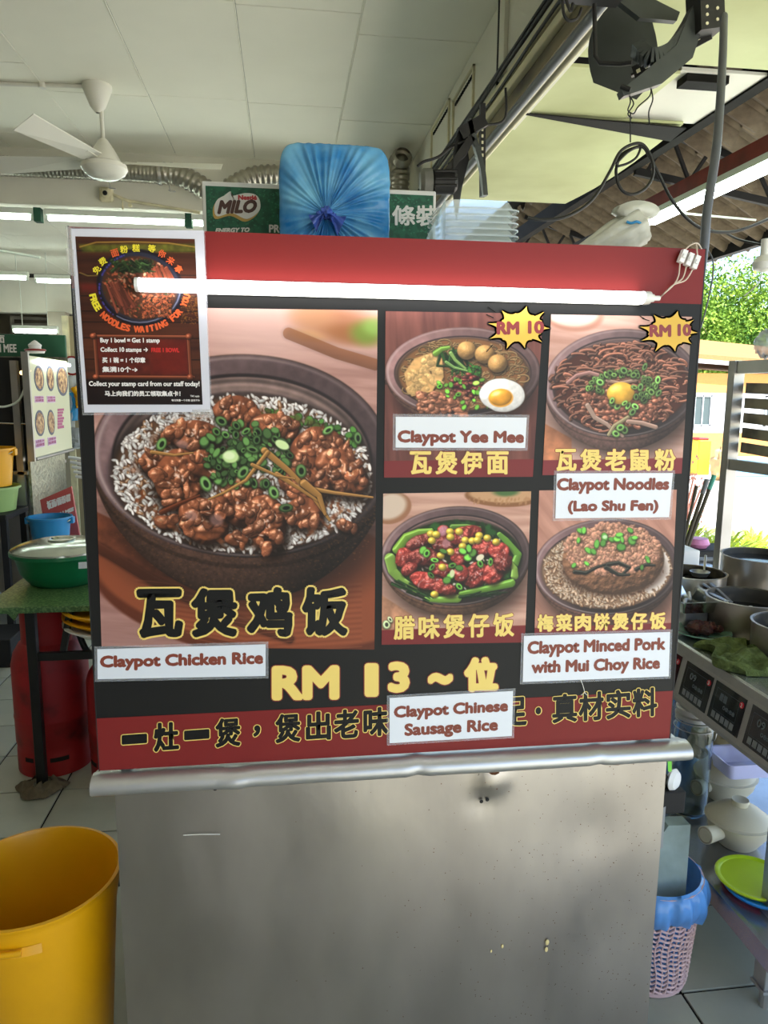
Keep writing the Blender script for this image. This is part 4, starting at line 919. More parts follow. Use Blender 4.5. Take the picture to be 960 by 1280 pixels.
top = [('免', 195, 322, -.9, 1), ('费', 232, 272, -.6, 1), ('面', 305, 222, -.3, 0), ('粉', 360, 200, -.1, 1), ('糕', 432, 192, 0, 1), ('等', 527, 195, .1, 1), ('你', 588, 226, .35, 0), ('来', 640, 268, .55, 0), ('拿', 688, 318, .8, 0)]
lettering([rot_ch(c, x, y, 44, 44, a) for c, x, y, a, k in top if k], .0003, m_ye2, fl, dirs=6); lettering([rot_ch(c, x, y, 44, 44, a) for c, x, y, a, k in top if not k], .0003, m_or, fl, dirs=6)
arcs = 'FREE NOODLES WAITING FOR YOU'; o1, o2 = [], []
for i, ch in enumerate(arcs):
    if ch == ' ': continue
    th = math.radians(168 - (168 - 12) * i / (len(arcs) - 1)); x, y = 455 + 288 * math.cos(th), 430 + 250 * math.sin(th)
    an = math.atan2(250 * math.cos(th), -288 * math.sin(th)) + math.pi
    w = {'I': 8, 'W': 40}.get(ch, 24); (o1 if i < 4 else o2).append(rot_ch(ch, x, y, w, 36, an))
lettering(o1, .0008, m_ye2, fl, dirs=6); lettering(o2, .0008, m_or, fl, dirs=6)
def fln(s, x0, x1, y0, y1): return (s, pq([s4(x0, y0), s4(x1, y0 + 1), s4(x1 + 1, y1 + 1), s4(x0 + 1, y1)], 1.2907))
lettering([fln('Buy 1 bowl = Get 1 stamp', 218, 572, 732, 766), fln('Collect 10 stamps →', 220, 502, 788, 822), fln('买 1 碗 = 1 个印章', 230, 486, 848, 880), fln('集满10个→', 230, 440, 904, 936), fln('Collect your stamp card from our staff today!', 150, 812, 992, 1028), fln('马上向我们的员工领取集点卡！', 245, 697, 1050, 1080)], .0004, m_wh, fl, dirs=5)
lettering([fln('T&C apply', 758, 812, 1075, 1088), fln('每日限量一个印章 送完不补', 645, 815, 1099, 1112)], .0001, m_wh, fl, dirs=3)
lettering([fln('FREE 1 BOWL', 524, 690, 792, 816)], .0005, m_rd2, fl, dirs=5)
# ================================================================ LED BATTEN ON THE BOARD
m_led = M('lit_diffuser', rgb(255, 255, 255), .4, emit=(1, 1, 1), es=4.); m_whp = M('white_plastic', rgb(232, 230, 226), .35); m_cw = M('white_wire', rgb(206, 188, 170), .45)
a, c = P(172, 355, y=1.268), P(808, 370, y=1.268); zt = (a.z + c.z) / 2
lt = thing('led_batten', 'lit white LED tube fixed across the red top of the menu board', 'light', ((a.x + c.x) / 2, 1.28, zt - .012))
b = MB(); n = 10; pr_ = [(1.2955 - .0125 + .0125 * math.cos(t) * -1 - 0, zt + .0115 * math.sin(t)) for t in np.linspace(-math.pi / 2, math.pi / 2, n)]
pts = [(1.2945, zt - .010)] + [(1.283 - .0145 * math.cos(t), zt + .0105 * math.sin(t)) for t in np.linspace(-math.pi / 2, math.pi / 2, n)] + [(1.2945, zt + .010)]
b.prism([(a.x, y, z) for y, z in pts], (c.x - a.x, 0, 0)); b.done('diffuser', m_led, lt, 1.)
b = MB(); b.box(a.x, c.x, 1.2946, 1.2985, zt - .011, zt + .011); b.done('backing', m_whp, lt, None)
for xx, d in ((a.x, -.006), (c.x, .012)):
    b = MB(); b.prism([(xx, y + (.0 if y > 1.29 else -.0008), zt + (z - zt) * 1.08) for y, z in pts], (d, 0, 0)); b.done('end_cap', m_whp, lt, 1.)
pl = P(815, 369, y=1.283); b = MB(); b.tube([(c.x + .012, 1.285, zt), (c.x + .022, 1.285, zt)], .007, 10); b.tube([(c.x + .022, 1.285, zt), (c.x + .034, 1.287, zt + .0005)], .0045, 10); b.done('plug', m_whp, lt)
e0 = Vector((c.x + .034, 1.287, zt))
for (px, py, qx, qy) in ((848, 345, 850, 329), (853, 348, 858, 333), (857, 350, 866, 336)):
    b = MB(); b.tube(spline([e0, P(830, 367, y=1.288), P(842, 356, y=1.288), P(px, py, y=1.29), P(qx, qy, y=1.291)], 5), .0013, 6); b.done('wire', m_cw, lt)
for (x0, y0, x1, y1) in ((850, 328, 856, 313), (858, 332, 864, 317), (866, 336, 872, 320)):
    b = MB(); p, q = P(x0, y0, y=1.289), P(x1, y1, y=1.289); b.beam(p, q, .009, .011, up=(0, 1, 0)); m2 = (p + q) / 2; b.beam(m2 + (q - p) * -.15 + Vector((0, -.006, 0)), m2 + (q - p) * .15 + Vector((0, -.006, 0)), .005, .004, up=(0, 1, 0)); b.done('connector', m_whp, lt, None)
b = MB(); b.tube(spline([P(856, 313, y=1.289), P(862, 307, y=1.290), P(869, 304, y=1.295), P(874, 306, y=1.312), P(880, 318, y=1.33)], 5), .0012, 6); b.tube(spline([P(872, 320, y=1.289), P(871, 312, y=1.29), P(870, 305, y=1.296), P(866, 303, y=1.315)], 5), .0012, 6); b.done('wire', m_cw, lt)
# stray thread on the board
b = MB(); b.tube(spline([P(726, 850, y=1.2955), P(729, 858, y=1.2945), P(731, 866, y=1.295)], 4), .0006, 6); b.tube([P(731, 866, y=1.295), P(726, 869, y=1.296)], .0005, 6); b.tube([P(731, 866, y=1.295), P(734, 869, y=1.296)], .0005, 6)
tag(b.done('cable_tie_end', m_whp, None), 'tiny white thread end poking out under the Minced Pork name card', 'thread')
# ================================================================ HALL SIDE (left of the board and above it)
m_fan = M('cream_fan_enamel', rgb(222, 220, 206), .35); m_brn = M('fan_dark_gap', rgb(60, 54, 48), .6)
m_lamp = M('lit_tube', rgb(250, 255, 250), .3, emit=(.93, 1, .97), es=9.); m_fix = M('white_batten', rgb(214, 220, 208), .5)
# ceiling fan
FX_, FY_ = -1.085, 4.93
cf = thing('ceiling_fan', 'cream three-blade ceiling fan hanging from the boarded ceiling', 'fan', (FX_, FY_, 2.80))
b = MB(); b.lathe((FX_, FY_, 3.3), [(0, 0), (.085, 0), (.085, -.02), (.045, -.12), (.022, -.15), (.014, -.155)], 24); b.done('canopy', m_fan, cf)
b = MB(); b.tube([(FX_ + .018, FY_, 3.16), (FX_ + .02, FY_, 2.98)], .012, 12); b.done('rod', m_fan, cf)
b = MB(); b.lathe((FX_ + .02, FY_, 2.8), [(.02, .20), (.03, .19), (.075, .12), (.10, .075), (.10, .065), (.085, .06)], 24); b.done('shroud', m_fan, cf)
b = MB(); b.lathe((FX_ + .02, FY_, 2.8), [(.08, .075), (.08, .05)], 24); b.done('winding', m_brn, cf)
b = MB(); b.lathe((FX_ + .02, FY_, 2.8), [(.10, .06), (.13, .055), (.135, .03), (.12, .005), (.08, -.022), (.0, -.03)], 28); b.done('motor', m_fan, cf)
for k, ang in enumerate((-.04, 2.92, 4.35)):
    ca, sa = math.cos(ang), math.sin(ang); f = lambda r, w, z: Vector((FX_ + .02 + ca * r - sa * w, FY_ + sa * r + ca * w, 2.85 + z))
    b = MB(); b.hexa([f(.10, -.05, 0), f(.70, -.062, -.022), f(.70, .062, .046), f(.10, .05, .034), f(.10, -.05, .005), f(.70, -.062, -.017), f(.70, .062, .051), f(.10, .05, .039)]); bl = b.done('blade', m_fan, cf, None)
    b = MB(); b.hexa([f(.09, -.02, 0), f(.2, -.03, .008), f(.2, .03, .022), f(.09, .02, .02), f(.09, -.02, .012), f(.2, -.03, .02), f(.2, .03, .03), f(.09, .02, .03)]); b.done('blade_iron', m_fan, bl, None)
# surface conduit to the fan
b = MB(); b.tube([(-2.6, 5.02, 3.288), (-1.41, 4.95, 3.288), (-1.17, 4.93, 3.288)], .012, 8); b.lathe((-1.40, 4.95, 3.288), [(0, -.02), (.022, -.015), (.022, .012)], 12)
tag(b.done('ceiling_conduit', m_fan), 'white surface conduit running across the ceiling boards to the fan', 'conduit')
# spiral duct along the cross beam
m_duct = M('galvanised_duct', rgb(165, 160, 146), .3, .85, var=.12, vs=6)
dt = thing('spiral_duct', 'silver ribbed flexible air duct running below the ceiling along the cross beam', 'duct', (-1.4, 6.0, 3.02))
def ribbed(pts, r0, amp, pitch, n=16):
    pts = [Vector(p) for p in pts]; L = sum((pts[i + 1] - pts[i]).length for i in range(len(pts) - 1)); N = int(L / pitch * 4); out = []; rad = []
    cum = [0]
    for i in range(len(pts) - 1): cum.append(cum[-1] + (pts[i + 1] - pts[i]).length)
    for k in range(N + 1):
        s_ = L * k / N; i = max(j for j in range(len(cum)) if cum[j] <= s_ + 1e-9); i = min(i, len(pts) - 2); t = (s_ - cum[i]) / (cum[i + 1] - cum[i])
        out.append(pts[i].lerp(pts[i + 1], t)); rad.append(r0 + amp * (0, 1, 1, 0)[k % 4])
    b = MB(); b.tube(out, r0, n, radii=rad); return b
dl = [(-3.6, 6.0, 3.10), (-2.0, 6.0, 3.108), (-1.3, 6.0, 3.108), (-.90, 6.0, 3.10)]
ribbed(dl, .068, .003, .028).done('duct_run', m_duct, dt, .9)
ribbed(spline([(-.92, 6.0, 3.10), (-.78, 5.99, 3.10), (-.62, 5.97, 3.03), (-.50, 5.96, 2.95)], 8), .07, .010, .045).done('duct_bend', m_duct, dt, .9)
ribbed(spline([(-.40, 5.96, 3.0), (-.22, 5.98, 3.10), (.0, 6.0, 3.13), (.3, 6.0, 3.12)], 8), .07, .010, .045).done('duct_bend', m_duct, dt, .9)
b = MB(); b.lathe((-.90, 6.0, 3.10), [(.078, -.012), (.080, 0), (.078, .012)], 20, axis=(1, 0, 0)); b.done('clamp_band', m_steel_dk, dt)
for x in (-1.27, -.84):
    b = MB(); b.beam((x, 6.0, 3.04), (x + .01, 6.0, 2.98), .02, .004); b.beam((x, 5.99, 2.985), (x + .05, 5.99, 2.98), .03, .004); b.done('hanger', m_steel_dk, dt, None)
d2 = thing('duct_elbow', 'silver foil duct end turning down beside the side wall', 'duct', (.88, 5.8, 2.90))
ribbed(spline([(.875, 5.9, 3.25), (.875, 5.85, 3.2), (.875, 5.78, 3.14), (.87, 5.76, 3.0), (.83, 5.76, 2.86)], 8), .062, .009, .035).done('foil_hose', m_duct, d2, .9)
b = MB(); b.lathe((.875, 5.70, 3.20), [(.055, .06), (.075, .03), (.075, 0), (.055, -.01), (.0, .03)], 20, axis=(0, -1, .3)); b.done('collar', m_duct, d2)
# security camera on its conduit
sc_ = thing('security_camera', 'small round security camera on a conduit across the cross beam', 'camera', (-1.33, 6.19, 2.95))
cp = P(132, 242, y=6.17)
b = MB(); b.box(cp.x - .05, cp.x + .05, 6.17, 6.22, cp.z - .055, cp.z + .05, bev=.012); b.lathe((cp.x, 6.17, cp.z), [(.035, .0), (.035, .012), (.028, .02), (0, .02)], 16, axis=(0, -1, 0)); b.done('housing', m_tan, sc_)
b = MB(); b.lathe((cp.x, 6.15, cp.z), [(.018, .0), (.016, .008), (0, .012)], 14, axis=(0, -1, 0)); b.done('lens', m_black, sc_)
b = MB(); b.tube([cp + Vector((.05, .02, 0)), P(160, 251, y=6.19), P(250, 266, y=6.19)], .011, 8); b.done('conduit', m_tan, sc_)
b = MB(); q = P(153, 250, y=6.18); b.tube([q, q + Vector((0, 0, -.07))], .006, 6); q = P(163, 257, y=6.18); b.lathe(q, [(0, 0), (.015, .003), (.015, .02), (0, .02)], 8, axis=(0, -1, 0)); b.done('bracket', m_tan, sc_)
# fluorescent battens
def batten(x0, x1, y, z, label, up=None, name='fluorescent_batten', r=.013, gp='fluorescent battens of the hall'):
    t = thing(name, label, 'light', ((x0 + x1) / 2, y, z - .03), gp)
    b = MB(); b.box(x0, x1, y - .03, y + .03, z + .012, z + .055, bev=.004); b.done('batten', m_fix, t, None)
    b = MB(); b.tube([(x0 + .03, y, z - .008), (x1 - .03, y, z - .008)], r, 12); b.done('tube', m_lamp, t, 1.)
    if up:
        for x in (x0 + .12, x1 - .12): b = MB(); b.tube([(x, y, z + .055), (x, y, up)], .004, 8); b.done('rod', m_fix, t)
    for x in (x0, x1 - .025):
        b = MB(); b.box(x, x + .025, y - .015, y + .015, z - .03, z + .012, bev=.002); b.done('lamp_holder', m_fix, t, None)
    return t
zb = 2.80
batten(-3.05, -1.86, 6.16, zb, 'fluorescent batten on the cross beam cut by the frame edge', r=.018); batten(-1.78, -.73, 6.16, zb, 'long fluorescent batten on the cross beam under the security camera', r=.018)
batten(-.71, .3, 6.16, zb, 'fluorescent batten on the cross beam mostly behind the green carton', r=.018)
for x, l in ((-1.83, 0), (-.72, 1)):
    b = MB(); b.box(x - .025, x + .025, 6.13, 6.2, zb - .04, zb + .06); tag(b.done('cable_joint', M('green_tape', rgb(40, 86, 66), .6)), ['green taped cable joint between the two visible beam battens', 'green taped cable joint at the end of the long beam batten'][l], 'cable joint')
b = MB(); b.tube([P(0, 382 - 69, y=7.2), P(50, 322, y=7.2)], .012, 8); b.done('ceiling_rod', m_fix) ; tag(bpy.data.objects['ceiling_rod'], 'thin white rod hanging below the far ceiling', 'rod')
batten(-3.6, -2.66, 8.5, 2.68, 'blue-white batten under the far ceiling beside the frame edge', 2.936, r=.02); batten(-2.6, -1.9, 8.5, 2.655, 'short batten under the far ceiling behind the stamp flyer', 2.936, r=.02)
batten(-3.33, -2.79, 9.9, 2.24, 'low warm batten over the green shop sign', 2.936, r=.03)
q = P(214, 281, y=6.5); b = MB(); b.lathe((q.x, 6.5, 2.91), [(0, -.03), (.035, -.02), (.04, .0), (.04, .03), (0, .03)], 14); tag(b.done('ceiling_sensor', m_fix), 'small round sensor under the far ceiling above the stamp flyer', 'sensor')
# far clutter between the lintel and the sign
x0 = -3.3
b = MB(); b.box(-3.7, -1.6, 10.9, 12.09, 1.95, 2.5); tag(b.done('far_canopy', M('dark_brown_board', rgb(66, 56, 44), .8, var=.4, vs=3), None, None), 'dark brown canopy box behind the green shop sign', 'canopy')
w0 = M('grey_weathered_slat', rgb(104, 98, 88), .8, var=.4, vs=6)
lv = thing('slatted_screen', 'grey weathered slatted screen under the far canopy', 'screen', (-3.0, 10.84, 2.1))
for x in (-3.66, -2.6): b = MB(); b.box(x, x + .04, 10.8, 10.86, 0, 2.5); b.done('post', w0, lv, None)
for k in range(5):
    b = MB(); b.box(-3.62, -2.6, 10.8, 10.86, 2.14 + .075 * k, 2.18 + .075 * k, rot=Matrix.Rotation(.02 * (-1) ** k, 3, 'Y')); b.done('slat', w0, lv, None)
# ---------------- neighbouring stall
m_dkgreen = M('green_sign', rgb(38, 84, 60), .5, var=.1, vs=3); m_foil = M('crinkled_foil', rgb(120, 118, 105), .4, .6, var=.4, vs=30, bump=.4, bs=40); m_dk = M('dark_recess', rgb(24, 22, 21), .7)
sg = thing('shop_sign', 'dark green shop sign with white letters over the neighbouring stall', 'sign', (-1.9, 5.7, 1.7))
b = MB(); b.box(-2.75, -1.56, 5.69, 5.72, 1.735, 1.895, bev=.003); b.done('panel', m_dkgreen, sg, None)
b = MB(); b.grid(60, 4, lambda u, v: Vector((-2.75 + 1.2 * u, 5.688 - .006 * math.sin(u * 60) * (v), 1.74 - .05 * v + .012 * math.sin(u * 75) * v))); b.done('foil_fringe', m_foil, sg, None, fix=False)
def wq(x0, x1, z0, z1, y): return [Vector((x0, y, z1)), Vector((x1, y, z1)), Vector((x1, y, z0)), Vector((x0, y, z0))]
a_, c_ = P(-14, 433, y=5.65), P(18, 440, y=5.65)
lettering([('KAM MEE', wq(-2.10, P(18, 434, y=5.65).x, c_.z - .0, P(10, 430, y=5.65).z, 5.687))], .002, m_wh, sg, dirs=5)
lettering([('面', wq(P(-10, 423, y=5.65).x, P(3, 423, y=5.65).x, P(0, 428, y=5.65).z, P(0, 419, y=5.65).z, 5.687))], .002, m_wh, sg, dirs=5)
ns = thing('noodle_cart', 'neighbouring steel noodle cart with its dark interior as a solid block', 'cart', (-2.2, 5.2, 0))
b = MB(); b.box(-2.7, -1.62, 4.9, 5.64, 1.0, 1.70); b.done('display_case', m_dk, ns, None)  # solid near-black block stands for the shaded inside of the stall
b = MB()
for (x, y) in ((-1.64, 4.86), (-1.64, 5.66), (-2.68, 4.86), (-2.68, 5.66)): b.box(x - .02, x + .02, y - .02, y + .02, 0, 1.68)
b.box(-2.7, -1.6, 4.84, 5.68, .98, 1.0); b.done('frame', m_steel_dk, ns, None)
b = MB(); b.box(-2.7, -1.62, 5.0, 5.66, .12, .98); b.done('body', m_steel_dk, ns, None)
b = MB(); b.tube([P(0, 529, y=4.85), P(34, 530, y=4.85)], .006, 8); b.done('rail', M('shiny_rail', rgb(225, 225, 220), .2, 1.), ns)
b = MB(); b.tube(spline([P(-6, 508, y=4.83), P(8, 508, y=4.83), P(24, 500, y=4.83), P(33, 478, y=4.83), P(37, 462, y=4.8)], 6), .007, 8); b.done('cable', m_fix, ns)
b = MB(); 
for (px, py) in ((28, 466), (36, 463)): b.lathe(P(px, py, y=4.83), [(0, 0), (.014, .004), (.014, .01), (0, .012)], 8, axis=(0, -1, 0))
b.done('bulb', M('warm_bulb', rgb(255, 220, 170), .4, emit=(1, .75, .45), es=3.), ns)
# side panel with the picture menu
m_pale = M('pale_menu_print', rgb(205, 206, 172), .35, coat=.3); XM = -1.535
pm = thing('picture_menu', 'pale side panel with five oval food photos on the noodle cart', 'menu board', (XM, 5.2, 1.06))
z0_, z1_ = 1.07, 1.71
b = MB(); b.box(XM - .028, XM, 4.78, 5.62, z0_, z1_, bev=.004); b.done('panel', m_pale, pm, None)
b = MB(); b.tube([(XM + .002, 4.80, z0_ + .01), (XM + .002, 5.62, z0_ + .01)], .012, 8); b.box(XM - .03, XM + .01, 4.76, 4.785, z0_, z1_ + .02); b.done('frame', m_steel_dk, pm, None)
def onm(px, py): return P(px, py, x=XM + .001)
m_ovr = M('blue_oval_rim', rgb(62, 66, 96), .4); m_ovf = M('printed_food', rgb(96, 44, 30), .5, col2=rgb(226, 186, 130), vs=32, thr=(.38, .66), detail=6)
for (px, py, w, h) in ((49, 473, 12, 32), (63, 473, 9, 32), (78, 476, 14, 38), (50, 529, 12, 33), (64, 528, 9, 32)):
    c0 = onm(px, py); a1 = onm(px - w / 2, py); a2 = onm(px + w / 2, py); hz = (onm(px, py - h / 2).z - onm(px, py + h / 2).z) / 2; hy = abs(a2.y - a1.y) / 2
    b = MB(); b.lathe((XM, c0.y, c0.z), [(0, .002), (hz, .002), (hz, .0)], 24, axis=(1, 0, 0), sx=1, sy=1.)
    for v in b.bm.verts: v.co.y = c0.y + (v.co.y - c0.y) * hy / hz
    o = b.done('oval_photo', m_ovr, pm, None)
    b = MB(); b.lathe((XM, c0.y, c0.z), [(0, .003), (hz * .82, .003), (hz * .82, .0)], 24, axis=(1, 0, 0))
    for v in b.bm.verts: v.co.y = c0.y + (v.co.y - c0.y) * hy / hz
    b.done('food_print', m_ovf, o, None)
m_mag = M('magenta_print', rgb(168, 70, 120), .5); m_lil = M('lilac_print', rgb(206, 176, 206), .5)
for (px, py, w, h) in ((49, 499, 12, 8), (64, 499, 11, 8), (50, 554, 12, 8), (65, 551, 11, 8)):
    p_, q_ = onm(px - w / 2, py - h / 2), onm(px + w / 2, py + h / 2)
    b = MB(); b.box(XM, XM + .0015, p_.y, q_.y, q_.z, p_.z); o = b.done('caption', m_lil, pm, None)
    rows = [('云吞面 RM', .1, .42), ('招牌面', .5, .85)]
    def g(u, v, p=p_, q=q_): return Vector((XM + .003, p.y + (q.y - p.y) * u, p.z + (q.z - p.z) * v))
    lettering([(s_, [g(.05, v0), g(.95, v0), g(.95, v1), g(.05, v1)]) for s_, v0, v1 in rows], .0008, m_mag, pm, dirs=4, nrm=(1, 0, 0), name='print')
b = MB()
for k in range(7):
    p_, q_ = onm(72, 511 + k * 3.6), onm(80 - (k % 3), 512.6 + k * 3.6); b.box(XM, XM + .0012, p_.y, q_.y, q_.z - .004, p_.z)
b.done('price_line', m_mag, pm, None)
b = MB(); p_, q_ = onm(48, 452), onm(83, 454); b.tube([Vector((XM + .02, p_.y, p_.z)), Vector((XM + .02, q_.y, p_.z))], .011, 10); b.done('lit_strip', m_lamp, pm)
# rooster-like trinket on top
tr = thing('white_trinket', 'small white and red trinket on top of the pale picture menu', 'ornament', (XM - .03, 5.0, 1.712))
b = MB(); b.lathe((XM - .014, 4.98, 1.732), [(.045, 0), (.05, .01), (.03, .03), (.035, .05), (.01, .075), (0, .08)], 12, sx=1.2); b.done('body', m_whp, tr); b = MB(); b.lathe((XM - .014, 4.98, 1.745), [(.052, 0), (.056, .006), (.05, .012)], 12, sx=1.2); b.done('band', m_redink, tr)
# dimpled steel side of the noodle cart
m_dimp = M('dimpled_steel', rgb(158, 160, 140), .3, .7, var=.3, vs=45, bump=.6, bs=45)
b = MB(); b.box(-1.60, -1.585, 4.86, 5.6, .12, 1.06); b.done('side_sheet', m_dimp, ns, None)
# buckets and basins
def pail(name, c, r, h, mt, label, rim=.012, taper=.8, handle=True, cat='bucket', wall=.006, n=28, lugs=True):
    t = thing(name, label, cat, c)
    b = MB(); b.lathe(c, [(0, .0), (r * taper, 0), (r, h), (r + rim, h), (r + rim, h - .012), (r + .004, h - .014), (r - wall + .001, h - .004), (r * taper - wall, .01), (0, .01)], n); b.done('body', mt, t)
    if handle:
        b = MB(); b.tube([Vector(c) + Vector(((r + .012) * math.cos(a), -(r + .012) * math.sin(a) * .45 , h - .012 - (r) * .75 * math.sin(a) * .35)) for a in np.linspace(0, math.pi, 14)], .0035, 6); b.done('handle', m_tan, t)
        for sx_ in (-1, 1): b = MB(); b.box(c[0] + sx_ * (r + .01) - .012, c[0] + sx_ * (r + .01) + .012, c[1] - .02, c[1] + .02, c[2] + h - .045, c[2] + h - .005, bev=.003); b.done('lug', mt, t)
    return t
m_yb = M('yellow_plastic', rgb(228, 162, 8), .38, var=.05, vs=6, sss=.1); m_gb = M('pale_green_plastic', rgb(150, 178, 110), .4); m_bb = M('blue_plastic', rgb(48, 138, 190), .4, var=.05, vs=5)
st = thing('black_stool', 'low black stool carrying the pale green basin and yellow bucket', 'stool', (-1.80, 4.6, 0))
zs = P(20, 637, y=4.6).z
b = MB(); b.box(-2.05, -1.585, 4.4, 4.78, zs - .035, zs - .002, bev=.006); b.done('seat', m_dk, st, None)
for (x, y) in ((-2.03, 4.42), (-1.63, 4.42), (-2.03, 4.74), (-1.63, 4.74)): b = MB(); b.box(x, x + .035, y, y + .035, 0, zs - .035); b.done('leg', m_dk, st, None)
zt_ = P(20, 607, y=4.6).z
pail('green_basin', (-1.745, 4.6, zs), .165, zt_ - zs, m_gb, 'pale green plastic basin under the yellow bucket on the black stool', handle=False, cat='basin', taper=.85)
pail('yellow_bucket', (-1.76, 4.6, zt_ + .002), .165, P(20, 560, y=4.6).z - zt_, m_yb, 'yellow plastic bucket stacked on the pale green basin', taper=.86)
cb = P(66, 680, y=4.9); pail('blue_bucket', (-1.435, 4.68, .45), .12, P(66, 645, y=4.68).z - .45, m_bb, 'light blue bucket in front of the tilted red sign', taper=.72)
b = MB(); b.box(-1.56, -1.31, 4.56, 4.79, .40, .45, bev=.004)
for (x, y) in ((-1.55, 4.57), (-1.35, 4.57), (-1.55, 4.75), (-1.35, 4.75)): b.box(x, x + .03, y, y + .03, 0, .40)
tag(b.done('low_crate', m_dk, None, None), 'dark low stand under the light blue bucket', 'stand')
pb = thing('tied_plastic_bag', 'crumpled clear plastic bag beside the black stool', 'bag', (-1.72, 4.3, .2))
m_cl = M('cloudy_plastic', rgb(190, 195, 200), .25, alpha=.55)
b = MB()
def crump(c, r, n=18, m=12, s_=1., seed=0):
    rg_ = random.Random(seed); ph = [rg_.uniform(0, 6) for _ in range(8)]
    def f(u, v):
        a, t = u * 2 * math.pi, v * math.pi; k = 1 + .13 * math.sin(5 * a + ph[0] + 3 * t) + .10 * math.sin(9 * a + ph[1] - 5 * t) + .08 * math.sin(13 * t + ph[2] + 2 * a)
        return Vector(c) + Vector((math.sin(t) * math.cos(a), math.sin(t) * math.sin(a), math.cos(t) * s_)) * r * k
    return f
b.grid(36, 20, crump((-1.72, 4.275, .315), .115, seed=2)); b.done('bag_body', m_cl, pb, 1.2, fix=False)
b = MB(); b.box(-1.92, -1.5, 4.09, 4.38, .0, .16, bev=.004); tag(b.done('dark_crate', m_dk, None, None), 'dark crate on the floor under the crumpled plastic bag', 'crate')
# red signboard leaning on the cart
m_rs = M('red_sign_face', rgb(188, 84, 80), .45, var=.08, vs=3)
rs = thing('red_signboard', 'tilted red signboard with white characters leaning behind the light blue bucket', 'sign', (-1.46, 5.3, .6))
q = [P(50, 625, y=4.81), P(89, 608, y=4.81), P(104, 665, y=4.81), P(64, 672, y=4.81)]; q[2].z -= .25; q[3].z -= .3
b = MB(); b.prism(q, (0, .02, 0)); b.done('panel', m_rs, rs, None)
for it_ in ([('板面/面粉糕', [P(58, 627, y=4.807), P(88, 617, y=4.807), P(88, 626, y=4.807), P(60, 637, y=4.807)]), ('PAN MEE', [P(68, 643, y=4.807), P(92, 634, y=4.807), P(92, 638, y=4.807), P(69, 648, y=4.807)])]): lettering([it_], .0022, m_wh, rs, dirs=5)
# things hanging on the far wall between the menu and the board
m_beige = M('beige_partition', rgb(160, 148, 120), .8, var=.15, vs=4)
b = MB(); b.box(-1.9, -1.2, 7.0, 7.06, .0, 2.15); tag(b.done('partition', m_beige, None, None), 'beige partition behind the picture menu', 'partition')
b = MB(); b.box(-1.93, -1.88, 6.96, 7.0, 0, 2.15); b.box(-1.80, -1.79, 6.985, 7.0, 0, 2.15); tag(b.done('partition_post', m_tan, None, None), 'cream post at the edge of the beige partition', 'post')
rc = P(90, 457, y=6.95); t = thing('round_notice', 'round white notice with a red ring on the beige partition', 'sign', rc)
b = MB(); b.lathe(rc, [(0, .004), (.085, .004), (.085, 0)], 24, axis=(0, -1, 0)); b.done('disc', m_redink, t, None); b = MB(); b.lathe(rc, [(0, .006), (.068, .006), (.068, 0)], 24, axis=(0, -1, 0)); b.done('face', m_card, t, None)
def hung(name, pts, r, mt, label, cat, y=6.94):
    b = MB(); b.tube(spline([P(px, py, y=y) for px, py in pts], 5), r, 10, r2=r * .7); 
    for v in b.bm.verts: v.co += Vector((random.uniform(-1, 1), random.uniform(-1, 1), random.uniform(-1, 1))) * r * .18
    return tag(b.done(name, mt), label, cat)
hung('blue_cloth', [(91, 490), (93, 505), (92, 525)], .05, m_bb, 'blue cloth hanging beside the picture menu', 'cloth'); hung('yellow_cloth', [(93, 484), (98, 495), (99, 510)], .035, m_yb, 'yellow cloth hanging by the blue cloth', 'cloth', 6.90)
hung('hanging_bag', [(88, 470), (89, 500), (88, 535), (90, 558)], .05, m_cl, 'clear plastic bag hanging down beside the picture menu', 'bag', 6.94); hung('foil_bag', [(97, 535), (97, 550), (96, 560)], .06, m_cl, 'pale crumpled bag hanging low on the partition', 'bag', 6.93)
# far gas bottles and crate behind the blue bucket
m_gas = M('red_gas_paint', rgb(92, 22, 22), .5, col2=rgb(158, 30, 34), vs=9, thr=(.3, .5), bump=.06, bs=30)
m_gdk = M('gas_shadow_slot', rgb(20, 12, 12), .8)
b = MB(); b.box(-1.52, -1.25, 6.0, 6.4, .0, .92, bev=.01); tag(b.done('navy_crate', M('navy_plastic', rgb(28, 36, 70), .5), None, None), 'navy crate above the far red gas bottle', 'crate')
for k in range(5):
    p_ = P(94 + k * 2.2, 573 + k * 6, y=5.99); b = MB(); b.tube([p_ + Vector((-.05, 0, .01)), p_ + Vector((.06, 0, -.01))], .011, 8, r2=.016); o = b.done('bottle_neck', m_whp); tag(o, ['topmost', 'second from the top', 'middle', 'second from the bottom', 'lowest'][k] + ' pale bottle neck in the row by the navy crate', 'bottle', 'pale bottles by the navy crate')
